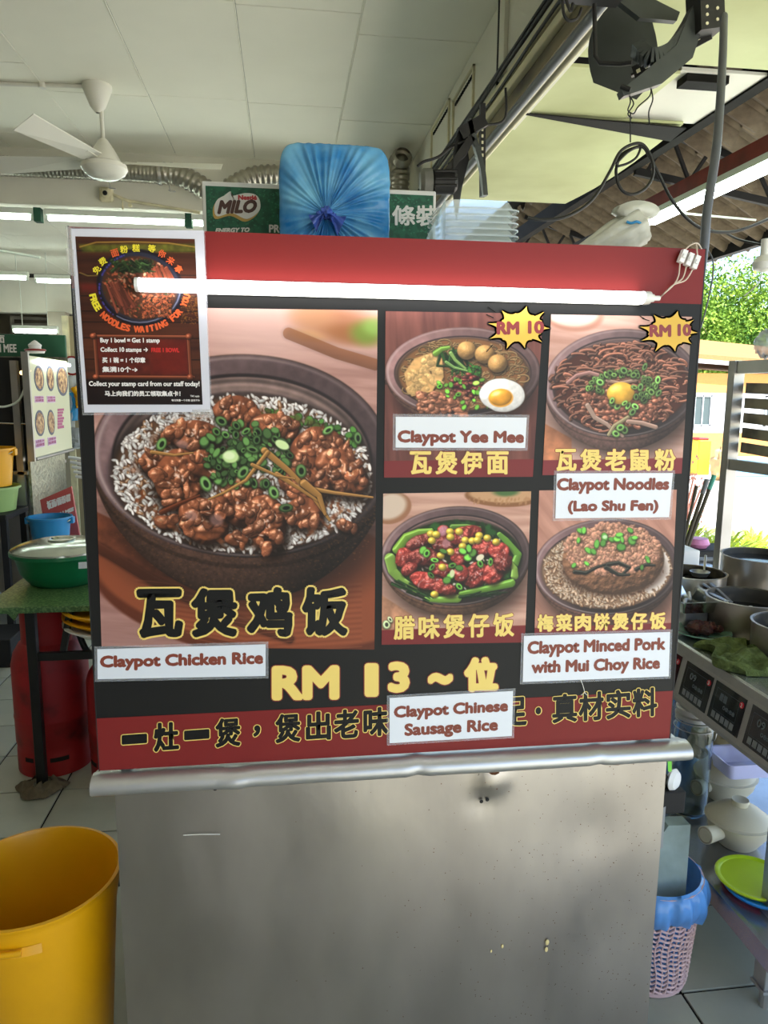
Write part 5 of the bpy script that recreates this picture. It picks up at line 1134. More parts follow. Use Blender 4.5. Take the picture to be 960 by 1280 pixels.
def cylinder(c, r, h, label, slots, name='gas_cylinder'):
    t = thing(name, label, 'gas cylinder', c); cx, cy, cz = c
    b = MB(); b.lathe(c, [(0, .03), (r * .93, .03), (r * .96, .0), (r * .985, .0), (r * .985, .09), (r * .965, .10), (r, .12), (r, h * .62 * .5), (r * 1.012, h * .62 * .5 + .006), (r * 1.012, h * .62 * .5 + .016), (r, h * .62 * .5 + .022), (r, h * .64), (r * .93, h * .70), (r * .78, h * .755), (r * .5, h * .79), (0, h * .80)], 36); b.done('body', m_gas, t)
    b = MB(); b.lathe(c, [(r * .70, h * .74), (r * .70, h * .95), (r * .74, h * .985), (r * .76, h * .99), (r * .74, h), (r * .70, h * .985), (r * .67, h * .95), (r * .67, h * .74)], 30, a0=math.radians(75), a1=math.radians(345)); b.done('collar', m_gas, t)
    b = MB(); b.lathe((cx, cy, cz + h * .79), [(.02, 0), (.02, .06), (.03, .06), (.03, .09), (0, .09)], 12); b.done('valve', m_trim, t)
    for (a0, a1) in slots:
        b = MB(); b.lathe((cx, cy, cz + .062), [(r * .99, 0), (r * .992, .002), (r * .992, .016), (r * .985, .018)], 8, a0=a0, a1=a1); b.done('foot_slot', m_gdk, t)
    return t
cylinder((-1.33, 5.7, 0), .15, .78, 'far red gas cylinder below the navy crate', [(4.2, 4.6)])
cylinder((-.948, 2.98, 0), .143, .685, 'big red gas cylinder under the green speckled table', [(4.12, 4.4), (4.85, 5.35)]); cylinder((-.636, 2.885, 0), .15, .60, 'red gas cylinder half hidden by the menu board edge', [(3.6, 3.95)])
# cup of regulator hose
b = MB(); b.tube(spline([(-.84, 2.92, .60), (-.80, 2.86, .58), (-.77, 2.84, .52), (-.74, 2.86, .48)], 6), .012, 8); b.tube([(-.82, 2.85, .62), (-.82, 2.85, .585)], .007, 8); tag(b.done('regulator', m_blk), 'black regulator hanging over the red gas cylinders', 'regulator')
# green speckled folding table
m_spk = M('green_speckled_laminate', rgb(56, 92, 48), .3, col2=rgb(120, 146, 92), vs=110, thr=(.45, .6), detail=3, coat=.1); m_under = M('green_oilcloth', rgb(58, 92, 50), .6, col2=rgb(96, 126, 76), vs=110, thr=(.45, .58))
tb = thing('folding_table', 'green speckled table with black metal legs over the gas cylinders', 'table', (-.72, 3.1, 0))
b = MB(); b.box(-1.105, -.34, 2.745, 3.56, .697, .72, bev=.003); b.done('tabletop', m_spk, tb, None)
b = MB(); b.box(-1.104, -.341, 2.742, 2.7445, .699, .718); b.done('edge_band', m_under, tb, None)
b = MB(); q = [P(-4, 760, y=2.76), P(26, 760, y=2.76), P(18, 776, y=2.76), P(10, 768, y=2.76)]; q[0].x = max(q[0].x, -1.1)
b.prism([q[0], q[1], q[2], q[3]], (0, .01, 0)); b.done('oilcloth_corner', m_under, tb, None)
m_leg = M('black_leg_enamel', rgb(26, 26, 26), .35)
for (x, y) in ((-.937, 2.765), (-.40, 2.765), (-1.02, 3.5), (-.40, 3.5)): b = MB(); b.box(x - .017, x + .017, y - .017, y + .017, .0, .697, bev=.002); b.done('leg', m_leg, tb, None)
b = MB(); b.beam((-.937, 2.765, .525), (-.40, 2.765, .525), .02, .03); b.done('crossbar', m_leg, tb, None)
b = MB(); b.beam((-.835, 2.775, .53), (-.80, 2.775, .70), .022, .022); b.done('brace', m_leg, tb, None)
# rag round the foot
b = MB(); b.grid(30, 12, lambda u, v: Vector((-.94, 2.75, .0)) + Vector((math.cos(u * 6.283) * (.03 + .06 * v + .02 * math.sin(u * 19)), math.sin(u * 6.283) * (.03 + .05 * v), .004 + (.035 + .012 * math.sin(u * 25 + v * 5)) * (1 - v) + .006 * math.sin(u * 31)**2)))
tag(b.done('rag', M('dirty_rag', rgb(92, 82, 66), .95, var=.35, vs=40, bump=.5, bs=80), None, 1.2, fix=False), 'dirty grey rag wound round the foot of the black table leg', 'rag')
# yellow and white trays under the table top
for k, (mt, lb) in enumerate(((m_whp, 'white tray, lowest of the trays under the speckled table'), (m_yb, 'yellow tray above the white tray under the speckled table'), (m_yb, 'yellow tray, topmost of the trays under the speckled table'))):
    z = .604 + .03 * k; b = MB(); b.lathe((-.62, 2.88, z), [(0, 0), (.20, 0), (.225, .02), (.235, .02), (.235, .026), (.22, .026), (.198, .006), (0, .006)], 32); tag(b.done('round_tray', mt), lb, 'tray')
# lidded green bowl
m_gr = M('dark_green_plastic', rgb(18, 104, 62), .35, var=.05); m_lid = M('silver_lid', rgb(200, 205, 196), .18, .9, bump=.06, bs=10)
gc = (-.915, 3.12, .721)
gb = thing('lidded_bowl', 'dark green plastic bowl with a shiny lid on the green speckled table', 'bowl', gc)
b = MB(); b.lathe(gc, [(0, 0), (.12, 0), (.13, .005), (.165, .05), (.182, .115), (.188, .125), (.20, .125), (.20, .138), (.186, .14)], 40); b.done('body', m_gr, gb)
b = MB(); b.lathe(gc, [(.196, .139), (.196, .146), (.165, .160), (.12, .172), (.05, .176), (.0, .176)], 40); b.lathe((gc[0], gc[1], gc[2] + .17), [(.05, .0), (.055, .012), (.045, .012), (.04, .004)], 24); b.done('lid', m_lid, gb)
b = MB(); q = [P(98, 703, y=2.925), P(115, 702, y=2.925), P(115, 710, y=2.925), P(98, 711, y=2.925)]; b.prism(q, (0, .002, 0)); b.done('price_label', m_card, gb, None)
# stall edge at the frame border
b = MB(); b.box(-2.10, -1.585, 4.05, 4.12, .18, .78, bev=.01)
tag(b.done('lilac_box', M('lilac_panel', rgb(190, 184, 196), .5, var=.08, vs=8), None, None), 'lilac printed panel cut by the frame edge below the yellow bucket', 'panel')
# ---------------- big yellow bin beside the cart
yc = (-.535, 1.49, .002)
yb = thing('yellow_bin', 'large open yellow plastic bin standing beside the steel cart', 'bin', yc)
R_ = .170; H_ = .498
b = MB(); b.lathe(yc, [(0, 0), (.125, 0), (.132, .006), (R_ * .94, H_ * .82), (R_ * .975, H_ * .9), (R_, H_ - .02), (R_, H_ - .008), (R_ + .004, H_ - .004), (R_ + .004, H_), (R_ - .003, H_ + .001), (R_ - .006, H_ - .006), (R_ * .955, H_ * .9), (R_ * .92, H_ * .82), (.126, .012), (0, .012)], 64); b.done('body', m_yb, yb, .8)
b = MB(); hp = [(a, H_ - .045) for a in np.linspace(-1.87, -1.40, 10)]
b.tube([Vector(yc) + Vector((math.cos(a) * (R_ + .006), math.sin(a) * (R_ + .006), z)) for a, z in hp], .006, 8); b.done('grip', m_yb, yb)
b = MB(); b.lathe((yc[0], yc[1], yc[2] + H_ - .075), [(R_ - .008, 0), (R_ + .004, .004), (R_ + .006, .02), (R_ - .002, .034)], 16, a0=-2.0, a1=-1.2); b.done('grip_ledge', m_yb, yb)
for k in range(5):
    a = -.98 + .115 * k; b = MB(); b.tube([Vector(yc) + Vector((math.cos(a) * r_, math.sin(a) * r_, z)) for r_, z in ((.1575, .42), (.149, .30))], .0022, 6); b.done('rib', m_yb, yb)
# ================================================================ THINGS ON THE CART'S OVERHEAD SHELF
ZS = 1.703
m_mg = M('carton_green', rgb(26, 92, 62), .55, col2=rgb(20, 74, 50), vs=60, thr=(.45, .55)); m_kraft = M('carton_white', rgb(216, 212, 204), .6); m_bwn = M('logo_brown', rgb(74, 40, 28), .5); m_gold = M('logo_gold', rgb(186, 150, 74), .5); m_lred = M('logo_red', rgb(176, 40, 44), .5)
YC = 1.74
ca = thing('drink_carton', 'green and white drink carton with a brown-lettered logo behind the blue bag', 'carton', (.09, YC + .1, ZS))
x0_, x1_ = P(252, 226, y=YC).x, P(545, 240, y=YC).x; zt0 = P(252, 226, y=YC).z
b = MB(); b.box(x0_, x1_, YC, YC + .26, ZS, zt0, bev=.002); b.done('box', m_kraft, ca, None)
b = MB(); b.box(x0_ + .008, x1_ - .006, YC - .001, YC, ZS + .01, zt0 - .010); b.done('green_print', m_mg, ca, None)
rgm = random.Random(4); b = MB()
for k in range(420):
    x = rgm.uniform(x0_ + .012, x1_ - .012); z = rgm.uniform(1.86, zt0 - .014); a = rgm.uniform(0, 3.1); r = rgm.uniform(.002, .0035)
    b.face([(x + r * math.cos(a + t), YC - .0013, z + r * .75 * math.sin(a + t)) for t in (0, 2.1, 4.2)])
tag(b.done('leaf_pattern', M('carton_green_light', rgb(44, 116, 80), .5), ca, None, fix=False), kind='stuff')
def cq(pts): return [P(px, py, y=YC - .0015) for px, py in pts]
def blob(pts, y, name, mt):
    b = MB(); q = spline([P(240 + px / 3, 150 + py / 3, y=YC) for px, py in pts + pts[:1]], 5)[:-1]; c = sum(q, Vector()) / len(q); vs = [b.bm.verts.new((p.x, y, p.z)) for p in q]; vc = b.bm.verts.new((c.x, y, c.z))
    for i in range(len(vs)): b.bm.faces.new((vc, vs[(i + 1) % len(vs)], vs[i]))
    b.done(name, mt, ca, None, fix=False)
lg = [(120, 285), (145, 268), (150, 285), (200, 275), (240, 282), (256, 310), (250, 345), (205, 372), (150, 350), (95, 362), (84, 330), (95, 300)]
blob([(x - 6, y + 10) for x, y in lg], YC - .0016, 'logo_shadow', m_gold); blob(lg, YC - .0022, 'logo_panel', m_kraft)
def c3(x, y, yy=YC - .0026): return P(240 + x / 3, 150 + y / 3, y=yy)
lettering([('MILO', [c3(98, 304), c3(240, 302), c3(240, 344), c3(98, 350)], .25)], .0022, m_bwn, ca, dirs=8); lettering([('Nestlé', [c3(174, 282), c3(242, 284), c3(242, 299), c3(174, 298)])], .0010, m_lred, ca, dirs=6)
lettering([('ENERGY TO', [c3(88, 407, YC - .0016), c3(215, 404, YC - .0016), c3(215, 419, YC - .0016), c3(88, 422, YC - .0016)], .25), ('PROTEIN', [c3(290, 393, YC - .0016), c3(430, 395, YC - .0016), c3(430, 425, YC - .0016), c3(290, 421, YC - .0016)])], .0008, m_kraft, ca, dirs=6)
lettering([('條', [c3(752, 322, YC - .0016), c3(836, 322, YC - .0016), c3(836, 396, YC - .0016), c3(752, 392, YC - .0016)]), ('裝', [c3(842, 322, YC - .0016), c3(920, 322, YC - .0016), c3(920, 396, YC - .0016), c3(842, 396, YC - .0016)])], .0013, m_kraft, ca, dirs=8)
# knotted blue bag around a stack of boxes
m_blue = bpy.data.materials.new('blue_film'); m_blue.use_nodes = True; nt = m_blue.node_tree; pb_ = nt.nodes['Principled BSDF']
tcn = nt.nodes.new('ShaderNodeTexCoord'); mpn = nt.nodes.new('ShaderNodeMapping'); nt.links.new(tcn.outputs['Object'], mpn.inputs[0]); nn = nt.nodes.new('ShaderNodeTexNoise'); nn.inputs['Scale'].default_value = 11; nn.inputs['Detail'].default_value = 5
nt.links.new(mpn.outputs[0], nn.inputs['Vector']); rr = nt.nodes.new('ShaderNodeValToRGB'); rr.color_ramp.elements[0].position = .35; rr.color_ramp.elements[1].position = .68; rr.color_ramp.elements[0].color = (*lin(rgb(44, 138, 206)), 1); rr.color_ramp.elements[1].color = (*lin(rgb(150, 216, 240)), 1)
nt.links.new(nn.outputs[0], rr.inputs[0]); nt.links.new(rr.outputs[0], pb_.inputs['Base Color']); pb_.inputs['Roughness'].default_value = .14
tl = nt.nodes.new('ShaderNodeBsdfTranslucent'); nt.links.new(rr.outputs[0], tl.inputs[0]); mx = nt.nodes.new('ShaderNodeMixShader'); mx.inputs[0].default_value = .35; nt.links.new(pb_.outputs[0], mx.inputs[1]); nt.links.new(tl.outputs[0], mx.inputs[2]); nt.links.new(mx.outputs[0], nt.nodes['Material Output'].inputs[0])
YB2 = 1.50
bx0, bx1 = P(349, 240, y=YB2).x, P(489, 240, y=YB2).x; bz1 = P(420, 176, y=YB2).z; bz0 = ZS; kc = P(408, 265, y=YB2 - .02); kx, kz = kc.x, kc.z
bagt = thing('blue_bag', 'knotted shiny blue plastic bag around stacked boxes on top of the cart', 'bag', ((bx0 + bx1) / 2, YB2 + .08, bz0))
rgb2 = random.Random(8); phs = [(rgb2.uniform(0, 6.3), rgb2.randint(9, 60), rgb2.uniform(.4, 1)) for _ in range(7)]
hx, hz = (bx1 - bx0) / 2, (bz1 - bz0) / 2; mx_, mz_ = (bx0 + bx1) / 2, (bz0 + bz1) / 2
def pleat(a, rr_): return sum(w * math.sin(n_ * a + p_ + 3 * rr_) for p_, n_, w in phs) / 4
def bagf(u, v):
    # u: angle, v: 0 knot .. 0.5 outline front .. 1 outline back
    a = u * 2 * math.pi; ca_, sa_ = math.cos(a), math.sin(a)
    k = (abs(ca_) ** 7 + abs(sa_) ** 7) ** (-1 / 7)
    ox, oz = mx_ + hx * k * ca_, mz_ + hz * k * sa_
    if v <= .62:
        t = v / .62; x = kx + (ox - kx) * t; z = kz + (oz - kz) * t; pl = pleat(a, t)
        y = YB2 - .012 * (1 - t) ** 6 + .016 * (t ** 5) - .010 * math.sin(t * math.pi) * .6 +   .0105 * pl * (math.sin(t * math.pi) ** .7) + .002 * math.sin(40 * x) * math.sin(33 * z)
        return Vector((x, y, z))
    t = (v - .62) / .38; s_ = 1 + .012 * pleat(a, 1) * (1 - t); return Vector((mx_ + (ox - mx_) * s_, YB2 + .016 + .15 * t, mz_ + (oz - mz_) * s_))
b = MB(); b.grid(300, 46, bagf)
bmesh.ops.remove_doubles(b.bm, verts=b.bm.verts, dist=1e-5); b.done('film', m_blue, bagt, 2., fix=False)
b = MB(); b.grid(300, 2, lambda u, v: Vector((mx_ + (bagf(u, 1).x - mx_) * (1 - v), YB2 + .166, mz_ + (bagf(u, 1).z - mz_) * (1 - v)))); b.done('back', m_blue, bagt, 1., fix=False)
m_blued = M('gathered_blue_film', rgb(62, 88, 170), .2, var=.3, vs=60)
b = MB(); b.grid(26, 18, crump((kx, YB2 - .014, kz), .011, seed=5)); b.grid(20, 14, crump((kx + .012, YB2 - .016, kz - .008), .008, seed=6)); b.grid(20, 14, crump((kx - .012, YB2 - .014, kz - .006), .008, seed=9)); b.done('knot', m_blued, bagt, 1.)
for sg_, L_ in ((-1, .03), (1, .034)):
    b = MB(); b.grid(8, 6, lambda u, v: Vector((kx + sg_ * (.004 + L_ * v * (.5 + .5 * u)), YB2 - .022 - .006 * math.sin(u * 9 + v * 4), kz - .004 - L_ * v * (1.1 - u)))); b.done('bag_ear', m_blued, bagt, 2., fix=False)
# nested clear takeaway trays
m_clr = M('clear_tray_plastic', rgb(226, 234, 228), .12, alpha=.42, spec=.8)
YT = 1.44
tx0, tx1 = P(548, 280, y=YT).x, P(652, 280, y=YT).x; tz0, tz1 = ZS, P(600, 246, y=YT).z
tr0 = thing('takeaway_tray', 'clear takeaway tray, lowest of the nested stack on the cart', 'container', ((tx0 + tx1) / 2, YT + .07, tz0), 'nested clear takeaway trays')
def rrect(cx, cy, hx_, hy_, r, z, n=5):
    out = []
    for (sx_, sy_, a0) in ((1, 1, 0), (-1, 1, math.pi / 2), (-1, -1, math.pi), (1, -1, 1.5 * math.pi)):
        for i in range(n + 1): a = a0 + math.pi / 2 * i / n; out.append(Vector((cx + sx_ * (hx_ - r) + r * math.cos(a), cy + sy_ * (hy_ - r) + r * math.sin(a), z)))
    return out
def loft(b, rings, cap0=True, cap1=False):
    V = [[b.bm.verts.new(p) for p in R] for R in rings]; n = len(V[0])
    for A, B in zip(V, V[1:]):
        for k in range(n): b.bm.faces.new((A[k], A[(k + 1) % n], B[(k + 1) % n], B[k]))
    if cap0: b.bm.faces.new(V[0][::-1])
    if cap1: b.bm.faces.new(V[-1])
cx_, cy_ = (tx0 + tx1) / 2, YT + .065; hxx = (tx1 - tx0) / 2; NT = 13; dz_ = (tz1 - tz0 - .024) / (NT - 1)
b = MB(); loft(b, [rrect(cx_, cy_, hxx - .022, .048, .016, tz0 + .022), rrect(cx_, cy_, hxx - .018, .054, .018, tz0 + .020), rrect(cx_, cy_, hxx - .008, .060, .02, tz0 + .004)]); b.done('tray_body', m_clr, tr0, 1.)
b = MB(); loft(b, [rrect(cx_, cy_, hxx - .008, .060, .02, tz0 + .004), rrect(cx_, cy_, hxx, .066, .022, tz0 + .004), rrect(cx_, cy_, hxx, .066, .022, tz0 + .001)], cap0=False); b.done('rim', m_clr, tr0, 1.)
for k in range(1, NT):
    lab = 'clear takeaway tray, ' + ('second', 'third', 'fourth', 'fifth', 'sixth', 'seventh', 'eighth', 'ninth', 'tenth', 'eleventh', 'twelfth')[k - 1] + ' from the bottom of the nested stack on the cart' if k < NT - 1 else 'clear takeaway tray, topmost of the nested stack on the cart'
    o = dup(tr0, (tr0.location.x + random.uniform(-.0012, .0012), tr0.location.y, tz0 + dz_ * k), lab)
m_film = M('thin_clear_film', rgb(205, 226, 228), .2, alpha=.38, var=.1, vs=30, spec=.7)
lp, rp = P(497, 298, y=YT), P(545, 246, y=YT)
b = MB(); b.grid(24, 14, lambda u, v: Vector((lp.x + (tx0 + .012 - lp.x) * (u ** .8) , YT - .004 + .05 * v + .004 * math.sin(u * 30), ZS + (tz1 - .006 - ZS) * (u) * (1 - .15 * v) + .004 * math.sin(v * 25 + u * 6)))); b.grid(24, 6, lambda u, v: Vector((lp.x + (tx0 + .012 - lp.x) * (u ** .8), YT - .005 + .003 * math.sin(u * 40 + v * 3), ZS + (tz1 - .006 - ZS) * u * v)))
tag(b.done('plastic_wrap', m_film, None, 2., fix=False), 'pale clear plastic wrap sloping off the side of the takeaway tray stack', 'wrap')
# white bag of cups lying on the shelf
m_wb = M('milky_film', rgb(214, 212, 196), .3, alpha=.93, var=.06, vs=25, bump=.3, bs=50)
YW = 1.40
wb = thing('white_bag', 'milky plastic bag of cups with a blue tie lying on top of the cart', 'bag', (.66, YW + .05, ZS))
A_, B_ = Vector((P(688, 306, y=YW).x, YW + .04, ZS + .02)), P(800, 283, y=YW)
b = MB(); 
def bagw(u, v):
    a = u * 2 * math.pi; t = v; c = A_.lerp(B_, t); c = Vector((c.x, c.y, max(c.z, ZS + .0) + .0)); r = (.010 + .024 * min(1, t * 1.3)) * (1 + .05 * math.sin(7 * a + 5 * t) + .03 * math.sin(15 * a)) * 1
    d = (B_ - A_).normalized(); s_ = Vector((0, 1, 0)); w = d.cross(s_).normalized(); return c + (s_ * math.cos(a) + w * math.sin(a)) * r
b.grid(48, 24, bagw); b.done('bag_body', m_wb, wb, 2., fix=False)
d_ = (B_ - A_).normalized(); fc = P(795, 285, y=YW - .006)
b = MB(); b.lathe(fc, [(.0, .006), (.008, .004), (.014, .009), (.024, .009), (.031, .003), (.034, -.008), (.033, -.03)], 30, axis=(.3, -.95, .0))
for v in b.bm.verts: v.co += Vector((0, 0, 0)) if (v.co - fc).length < .01 else Vector((random.uniform(-1, 1), random.uniform(-1, 1), random.uniform(-1, 1))) * .0012
b.done('cup_end', m_wb, wb, 1.)
b = MB(); 
fl0 = P(790, 268, y=YW - .01)
fp = spline([P(px, py, y=YW - .016) for px, py in ((772, 264), (777, 256), (790, 251), (806, 251), (820, 256), (825, 264), (818, 272), (806, 269), (794, 268), (782, 270))], 3)
b.prism(fp, (0, .03, .002))
b.done('bag_flap', m_wb, wb, 2., fix=False)
b = MB(); b.lathe(fc + Vector((0, -.012, -.001)), [(0, .003), (.008, .002), (.010, -.006)], 9, axis=(.3, -.9, 0)); b.done('gathered_mouth', m_blk, wb)
b = MB(); b.tube(spline([P(783, 277, y=YW - .028), P(789, 279, y=YW - .03), P(796, 277, y=YW - .032), P(802, 280, y=YW - .03)], 4), .0024, 8); b.done('blue_tie', m_bb, wb)
# ================================================================ HANGING CABLE, FANS AND WIRES
m_cond = M('grey_cable_sheath', rgb(92, 94, 98), .45)
b = MB(); b.tube(spline([P(905, 20, y=1.75), P(903, 80, y=1.62), P(896, 180, y=1.45), P(884, 262, y=1.38), P(880, 310, y=1.365), P(868, 400, y=1.36), P(856, 500, y=1.36), P(848, 560, y=1.37)], 8), .0085, 14)
tag(b.done('thick_cable', m_cond), 'thick grey cable hanging down behind the edge of the menu board', 'cable')
b = MB(); b.tube(spline([P(878, 304, y=1.37), P(890, 322, y=1.36), P(891, 345, y=1.36), P(884, 380, y=1.37), P(876, 410, y=1.38)], 6), .0015, 6); tag(b.done('thin_wire', m_cond), 'thin grey wire looping beside the thick hanging cable', 'wire')
# big industrial fan seen from below
m_fg = M('dark_grey_fan', rgb(62, 66, 64), .4, var=.2, vs=9); m_fs = M('fan_black_iron', rgb(34, 33, 31), .55, var=.3, vs=15)
YF = 2.05
bf = thing('industrial_fan', 'big dark grey industrial fan on a slotted bracket under the awning', 'fan', (1.0, YF, 2.29))
def F3(px, py, y=YF): return P(px, py, y=y)
b = MB(); hb = F3(800, -30, 2.25)
b.lathe(hb, [(0, .03), (.05, .02), (.06, -.02), (.05, -.06), (0, -.07)], 20, axis=(.1, -1, .1)); b.done('motor', m_fs, bf)
for k in range(3):
    a = -1.75 + 2.094 * k; ca_, sa_ = math.cos(a), math.sin(a)
    b = MB(); b.grid(8, 10, lambda u, v: hb + Vector((ca_ * (.05 + .27 * v) - sa_ * ((u - .5) * (.07 + .16 * math.sin(v * 2.6))), .03 * (u - .5), sa_ * (.05 + .27 * v) + ca_ * ((u - .5) * (.07 + .16 * math.sin(v * 2.6)))))); b.solid(.003); b.done('blade', m_fg, bf, 1.)
b = MB(); yo = spline([F3(880, -10, 2.0), F3(862, 30, 2.0), F3(838, 62, 2.0), F3(812, 72, 2.0), F3(796, 60, 2.03)], 6)
for i in range(len(yo) - 1): b.beam(yo[i], yo[i + 1], .035, .035 + .0 * i, up=(0, 1, 0))
b.done('yoke_arm', m_fg, bf, 1.)
b = MB(); b.prism([F3(884, 15, 1.98), F3(866, 72, 1.98), F3(828, 104, 1.98), F3(780, 120, 1.98), F3(777, 112, 1.98), F3(812, 84, 1.98), F3(846, 56, 1.98), F3(862, 15, 1.98)], (0, .03, 0)); b.done('mounting_shoe', m_fg, bf, None)
b = MB(); b.prism([F3(764, -15, 2.1), F3(790, -15, 2.1), F3(850, 15, 2.1), F3(846, 26, 2.1), F3(800, 22, 2.1), F3(772, 0, 2.1)], (0, .02, 0)); b.done('cowl_strip', m_fg, bf, None)
b = MB(); b.tube([F3(743, 5, 2.08), F3(744, 70, 2.08), F3(750, 79, 2.08), F3(776, 80, 2.06), F3(790, 78, 2.04)], .006, 8); b.done('guard_rod', m_fs, bf)
b = MB(); b.prism([F3(905, -20, 1.95), F3(907, 33, 1.95), F3(877, 37, 1.95), F3(875, -20, 1.95)], (0, .07, 0)); b.done('clamp_box', m_fs, bf, None)
for (px, py) in ((884, 8), (884, 18), (884, 29), (897, 10), (897, 24)): b = MB(); b.lathe(F3(px, py, 1.949), [(.0, .001), (.004, .001), (.004, -.004)], 8, axis=(0, -1, 0)); b.done('bolt_hole', m_tan, bf)
b = MB(); s0, s1 = F3(792, 92, 2.1), F3(888, 40, 2.0)
b.beam(s0, s1, .035, .006, up=(0, 1, 0)); b.beam(s0 + Vector((0, .015, 0)), s1 + Vector((0, .015, 0)), .006, .035, up=(0, 1, 0)); b.done('slotted_angle', m_fs, bf, None)
for k in range(9):
    q = s0.lerp(s1, (k + .5) / 9) + Vector((0, -.004, 0)); b = MB(); b.beam(q - (s1 - s0) * .025, q + (s1 - s0) * .025, .009, .004, up=(0, 1, 0)); b.done('slot', m_tan, bf, None)
b = MB(); b.box(F3(700, 0, 2.1).x, F3(770, 0, 2.1).x, 2.0, 2.1, F3(745, 8, 2.1).z, F3(745, -6, 2.1).z + .05); b.done('bracket_plate', m_fs, bf, None)
b = MB(); b.tube([F3(776, 108, 1.98), F3(788, 112, 1.97)], .006, 8); b.done('pivot_pin', m_fs, bf)
for s_ in ([(703, 0), (705, 18), (712, 26), (722, 22), (727, 10)], [(706, -5), (713, 14), (716, 4)]): b = MB(); b.tube(spline([F3(x, y, 2.06) for x, y in s_], 5), .004, 8); b.done('cable', m_blk, bf)
for s_ in ([(787, 120), (788, 128), (785, 138), (792, 142), (798, 133), (812, 120), (814, 108)], [(787, 120), (792, 130), (785, 142), (790, 148)], [(813, 108), (816, 124), (811, 140), (812, 156)], [(788, 140), (788, 178)]):
    b = MB(); b.tube(spline([F3(x, y, 2.0) for x, y in s_], 5), .0018, 6); b.done('loose_wire', m_blk, bf)
# second fan on the side wall, behind the trays
f2 = thing('wall_fan', 'small dark motor and fan bracket on the side wall behind the takeaway trays', 'fan', (.78, 3.2, 2.34))
m_mot = M('weathered_motor_grey', rgb(112, 112, 104), .5, var=.2, vs=14)
def G3(px, py, y=3.2): return P(px, py, y=y)
c0 = G3(525, 227); b = MB(); b.lathe(c0, [(0, -.005), (.03, 0), (.042, .015), (.042, .05), (0, .055)], 18, axis=(1, 0, .05), sx=1.25); b.done('motor_cap', m_mot, f2)
b = MB(); b.lathe(c0 + Vector((.055, 0, 0)), [(.045, 0), (.045, .085), (.03, .10), (0, .10)], 16, axis=(1, 0, .05), sx=1.1)
for k in range(3): b.tube([c0 + Vector((.055, -.05, .03 - .028 * k)), c0 + Vector((.145, -.05, .034 - .028 * k))], .006, 8)
b.done('motor_body', m_fs, f2)
b = MB(); b.grid(8, 10, lambda u, v: G3(572, 215) + Vector((.05 * (u - .5) + .03 * v * u, -.02 + .05 * u, (v - .5) * .36 * math.sin(.4 + u * 2.4)))); b.solid(.004); b.done('blade', m_fs, f2, 1.)
b = MB(); yk = spline([G3(606, 245), G3(603, 215), G3(597, 190), G3(590, 168), G3(586, 150)], 5)
for i in range(len(yk) - 1): b.beam(yk[i], yk[i + 1], .03, .02)
b.done('curved_arm', m_fg, f2, 1.)
b = MB(); b.beam(G3(603, 246, 3.24), G3(603, 130, 3.24), .022, .022); b.done('slotted_strut', m_fs, f2, None)
for k in range(12): q = G3(603, 242 - 8 * k, 3.226); b = MB(); b.box(q.x - .004, q.x + .004, q.y - .002, q.y, q.z - .006, q.z + .006); b.done('slot', m_tan, f2, None)
b = MB(); b.beam(G3(545, 235), G3(590, 172), .03, .03); b.beam(G3(575, 168), G3(606, 150), .03, .05); b.done('bracket', m_fs, f2, None)
b = MB(); b.tube(spline([G3(522, 208), G3(530, 202), G3(548, 196), G3(566, 182), G3(590, 174)], 6), .006, 8); b.tube(spline([G3(560, 205), G3(580, 195), G3(600, 160), G3(630, 150), G3(632, 110)], 6), .005, 8); b.done('cable', m_blk, f2)
# coil of cable hanging off the awning
b = MB(); YL = 3.0
lp1 = [(660, 272), (680, 275), (710, 270), (740, 250), (762, 215), (775, 190), (792, 180), (805, 182), (815, 200), (816, 220), (806, 236), (790, 243), (776, 236), (770, 215), (776, 195), (790, 186), (804, 184), (812, 196), (822, 215), (840, 250), (862, 276), (885, 288), (920, 289), (965, 272)]
b.tube(spline([P(x, y, y=YL + .012 * i / 5) for i, (x, y) in enumerate(lp1)], 6), .0065, 10)
lp2 = [(770, 205), (785, 190), (800, 183), (796, 196), (785, 204), (772, 208)]; b.tube(spline([P(x, y, y=YL + .02) for x, y in lp2], 5), .005, 8)
tag(b.done('cable_coil', m_blk), 'black cable looped in a coil under the awning above the white bag', 'cable')
b = MB(); b.tube([P(835, 265, y=4.2), P(945, 275, y=3.9)], .006, 6); tag(b.done('tie_rod', m_fix), 'thin pale rod below the roof tiles', 'rod')
b = MB(); b.tube(spline([P(905, 290, y=3.2), P(925, 300, y=3.2), P(958, 307, y=3.1)], 5), .005, 6); tag(b.done('slack_wire', m_blk), 'short black wire sagging against the sky', 'wire')
# red beam with its batten
m_rb = M('red_oxide_steel', rgb(128, 44, 32), .6, var=.25, vs=9)
rb_ = thing('red_beam', 'red oxide steel channel running under the tiled roof', 'beam', (2.2, 4.6, 2.56))
b = MB(); b.box(2.19, 2.21, 2.0, 4.85, 2.59, 2.675); b.box(2.19, 2.25, 2.0, 8.8, 2.585, 2.60); b.done('channel', m_rb, rb_, None); rb_['kind'] = 'thing'
b = MB(); b.box(2.235, 2.25, 4.5, 8.8, 2.6, 2.66); b.done('web', m_fs, rb_, None)
bt = thing('awning_batten', 'lit fluorescent batten fixed under the red steel channel', 'light', (2.2, 3.6, 2.50))
b = MB(); b.box(2.165, 2.235, 2.4, 4.95, 2.552, 2.585); b.done('batten', m_fix, bt, None)
b = MB(); b.box(2.165, 2.235, 2.45, 4.42, 2.515, 2.552, bev=.008); b.done('diffuser', m_lamp, bt, None)
b = MB(); b.box(2.17, 2.23, 4.50, 4.93, 2.52, 2.552); b.done('lamp_end', M('warm_lit_end', rgb(255, 214, 130), .4, emit=(1, .78, .35), es=1.6), bt, None)
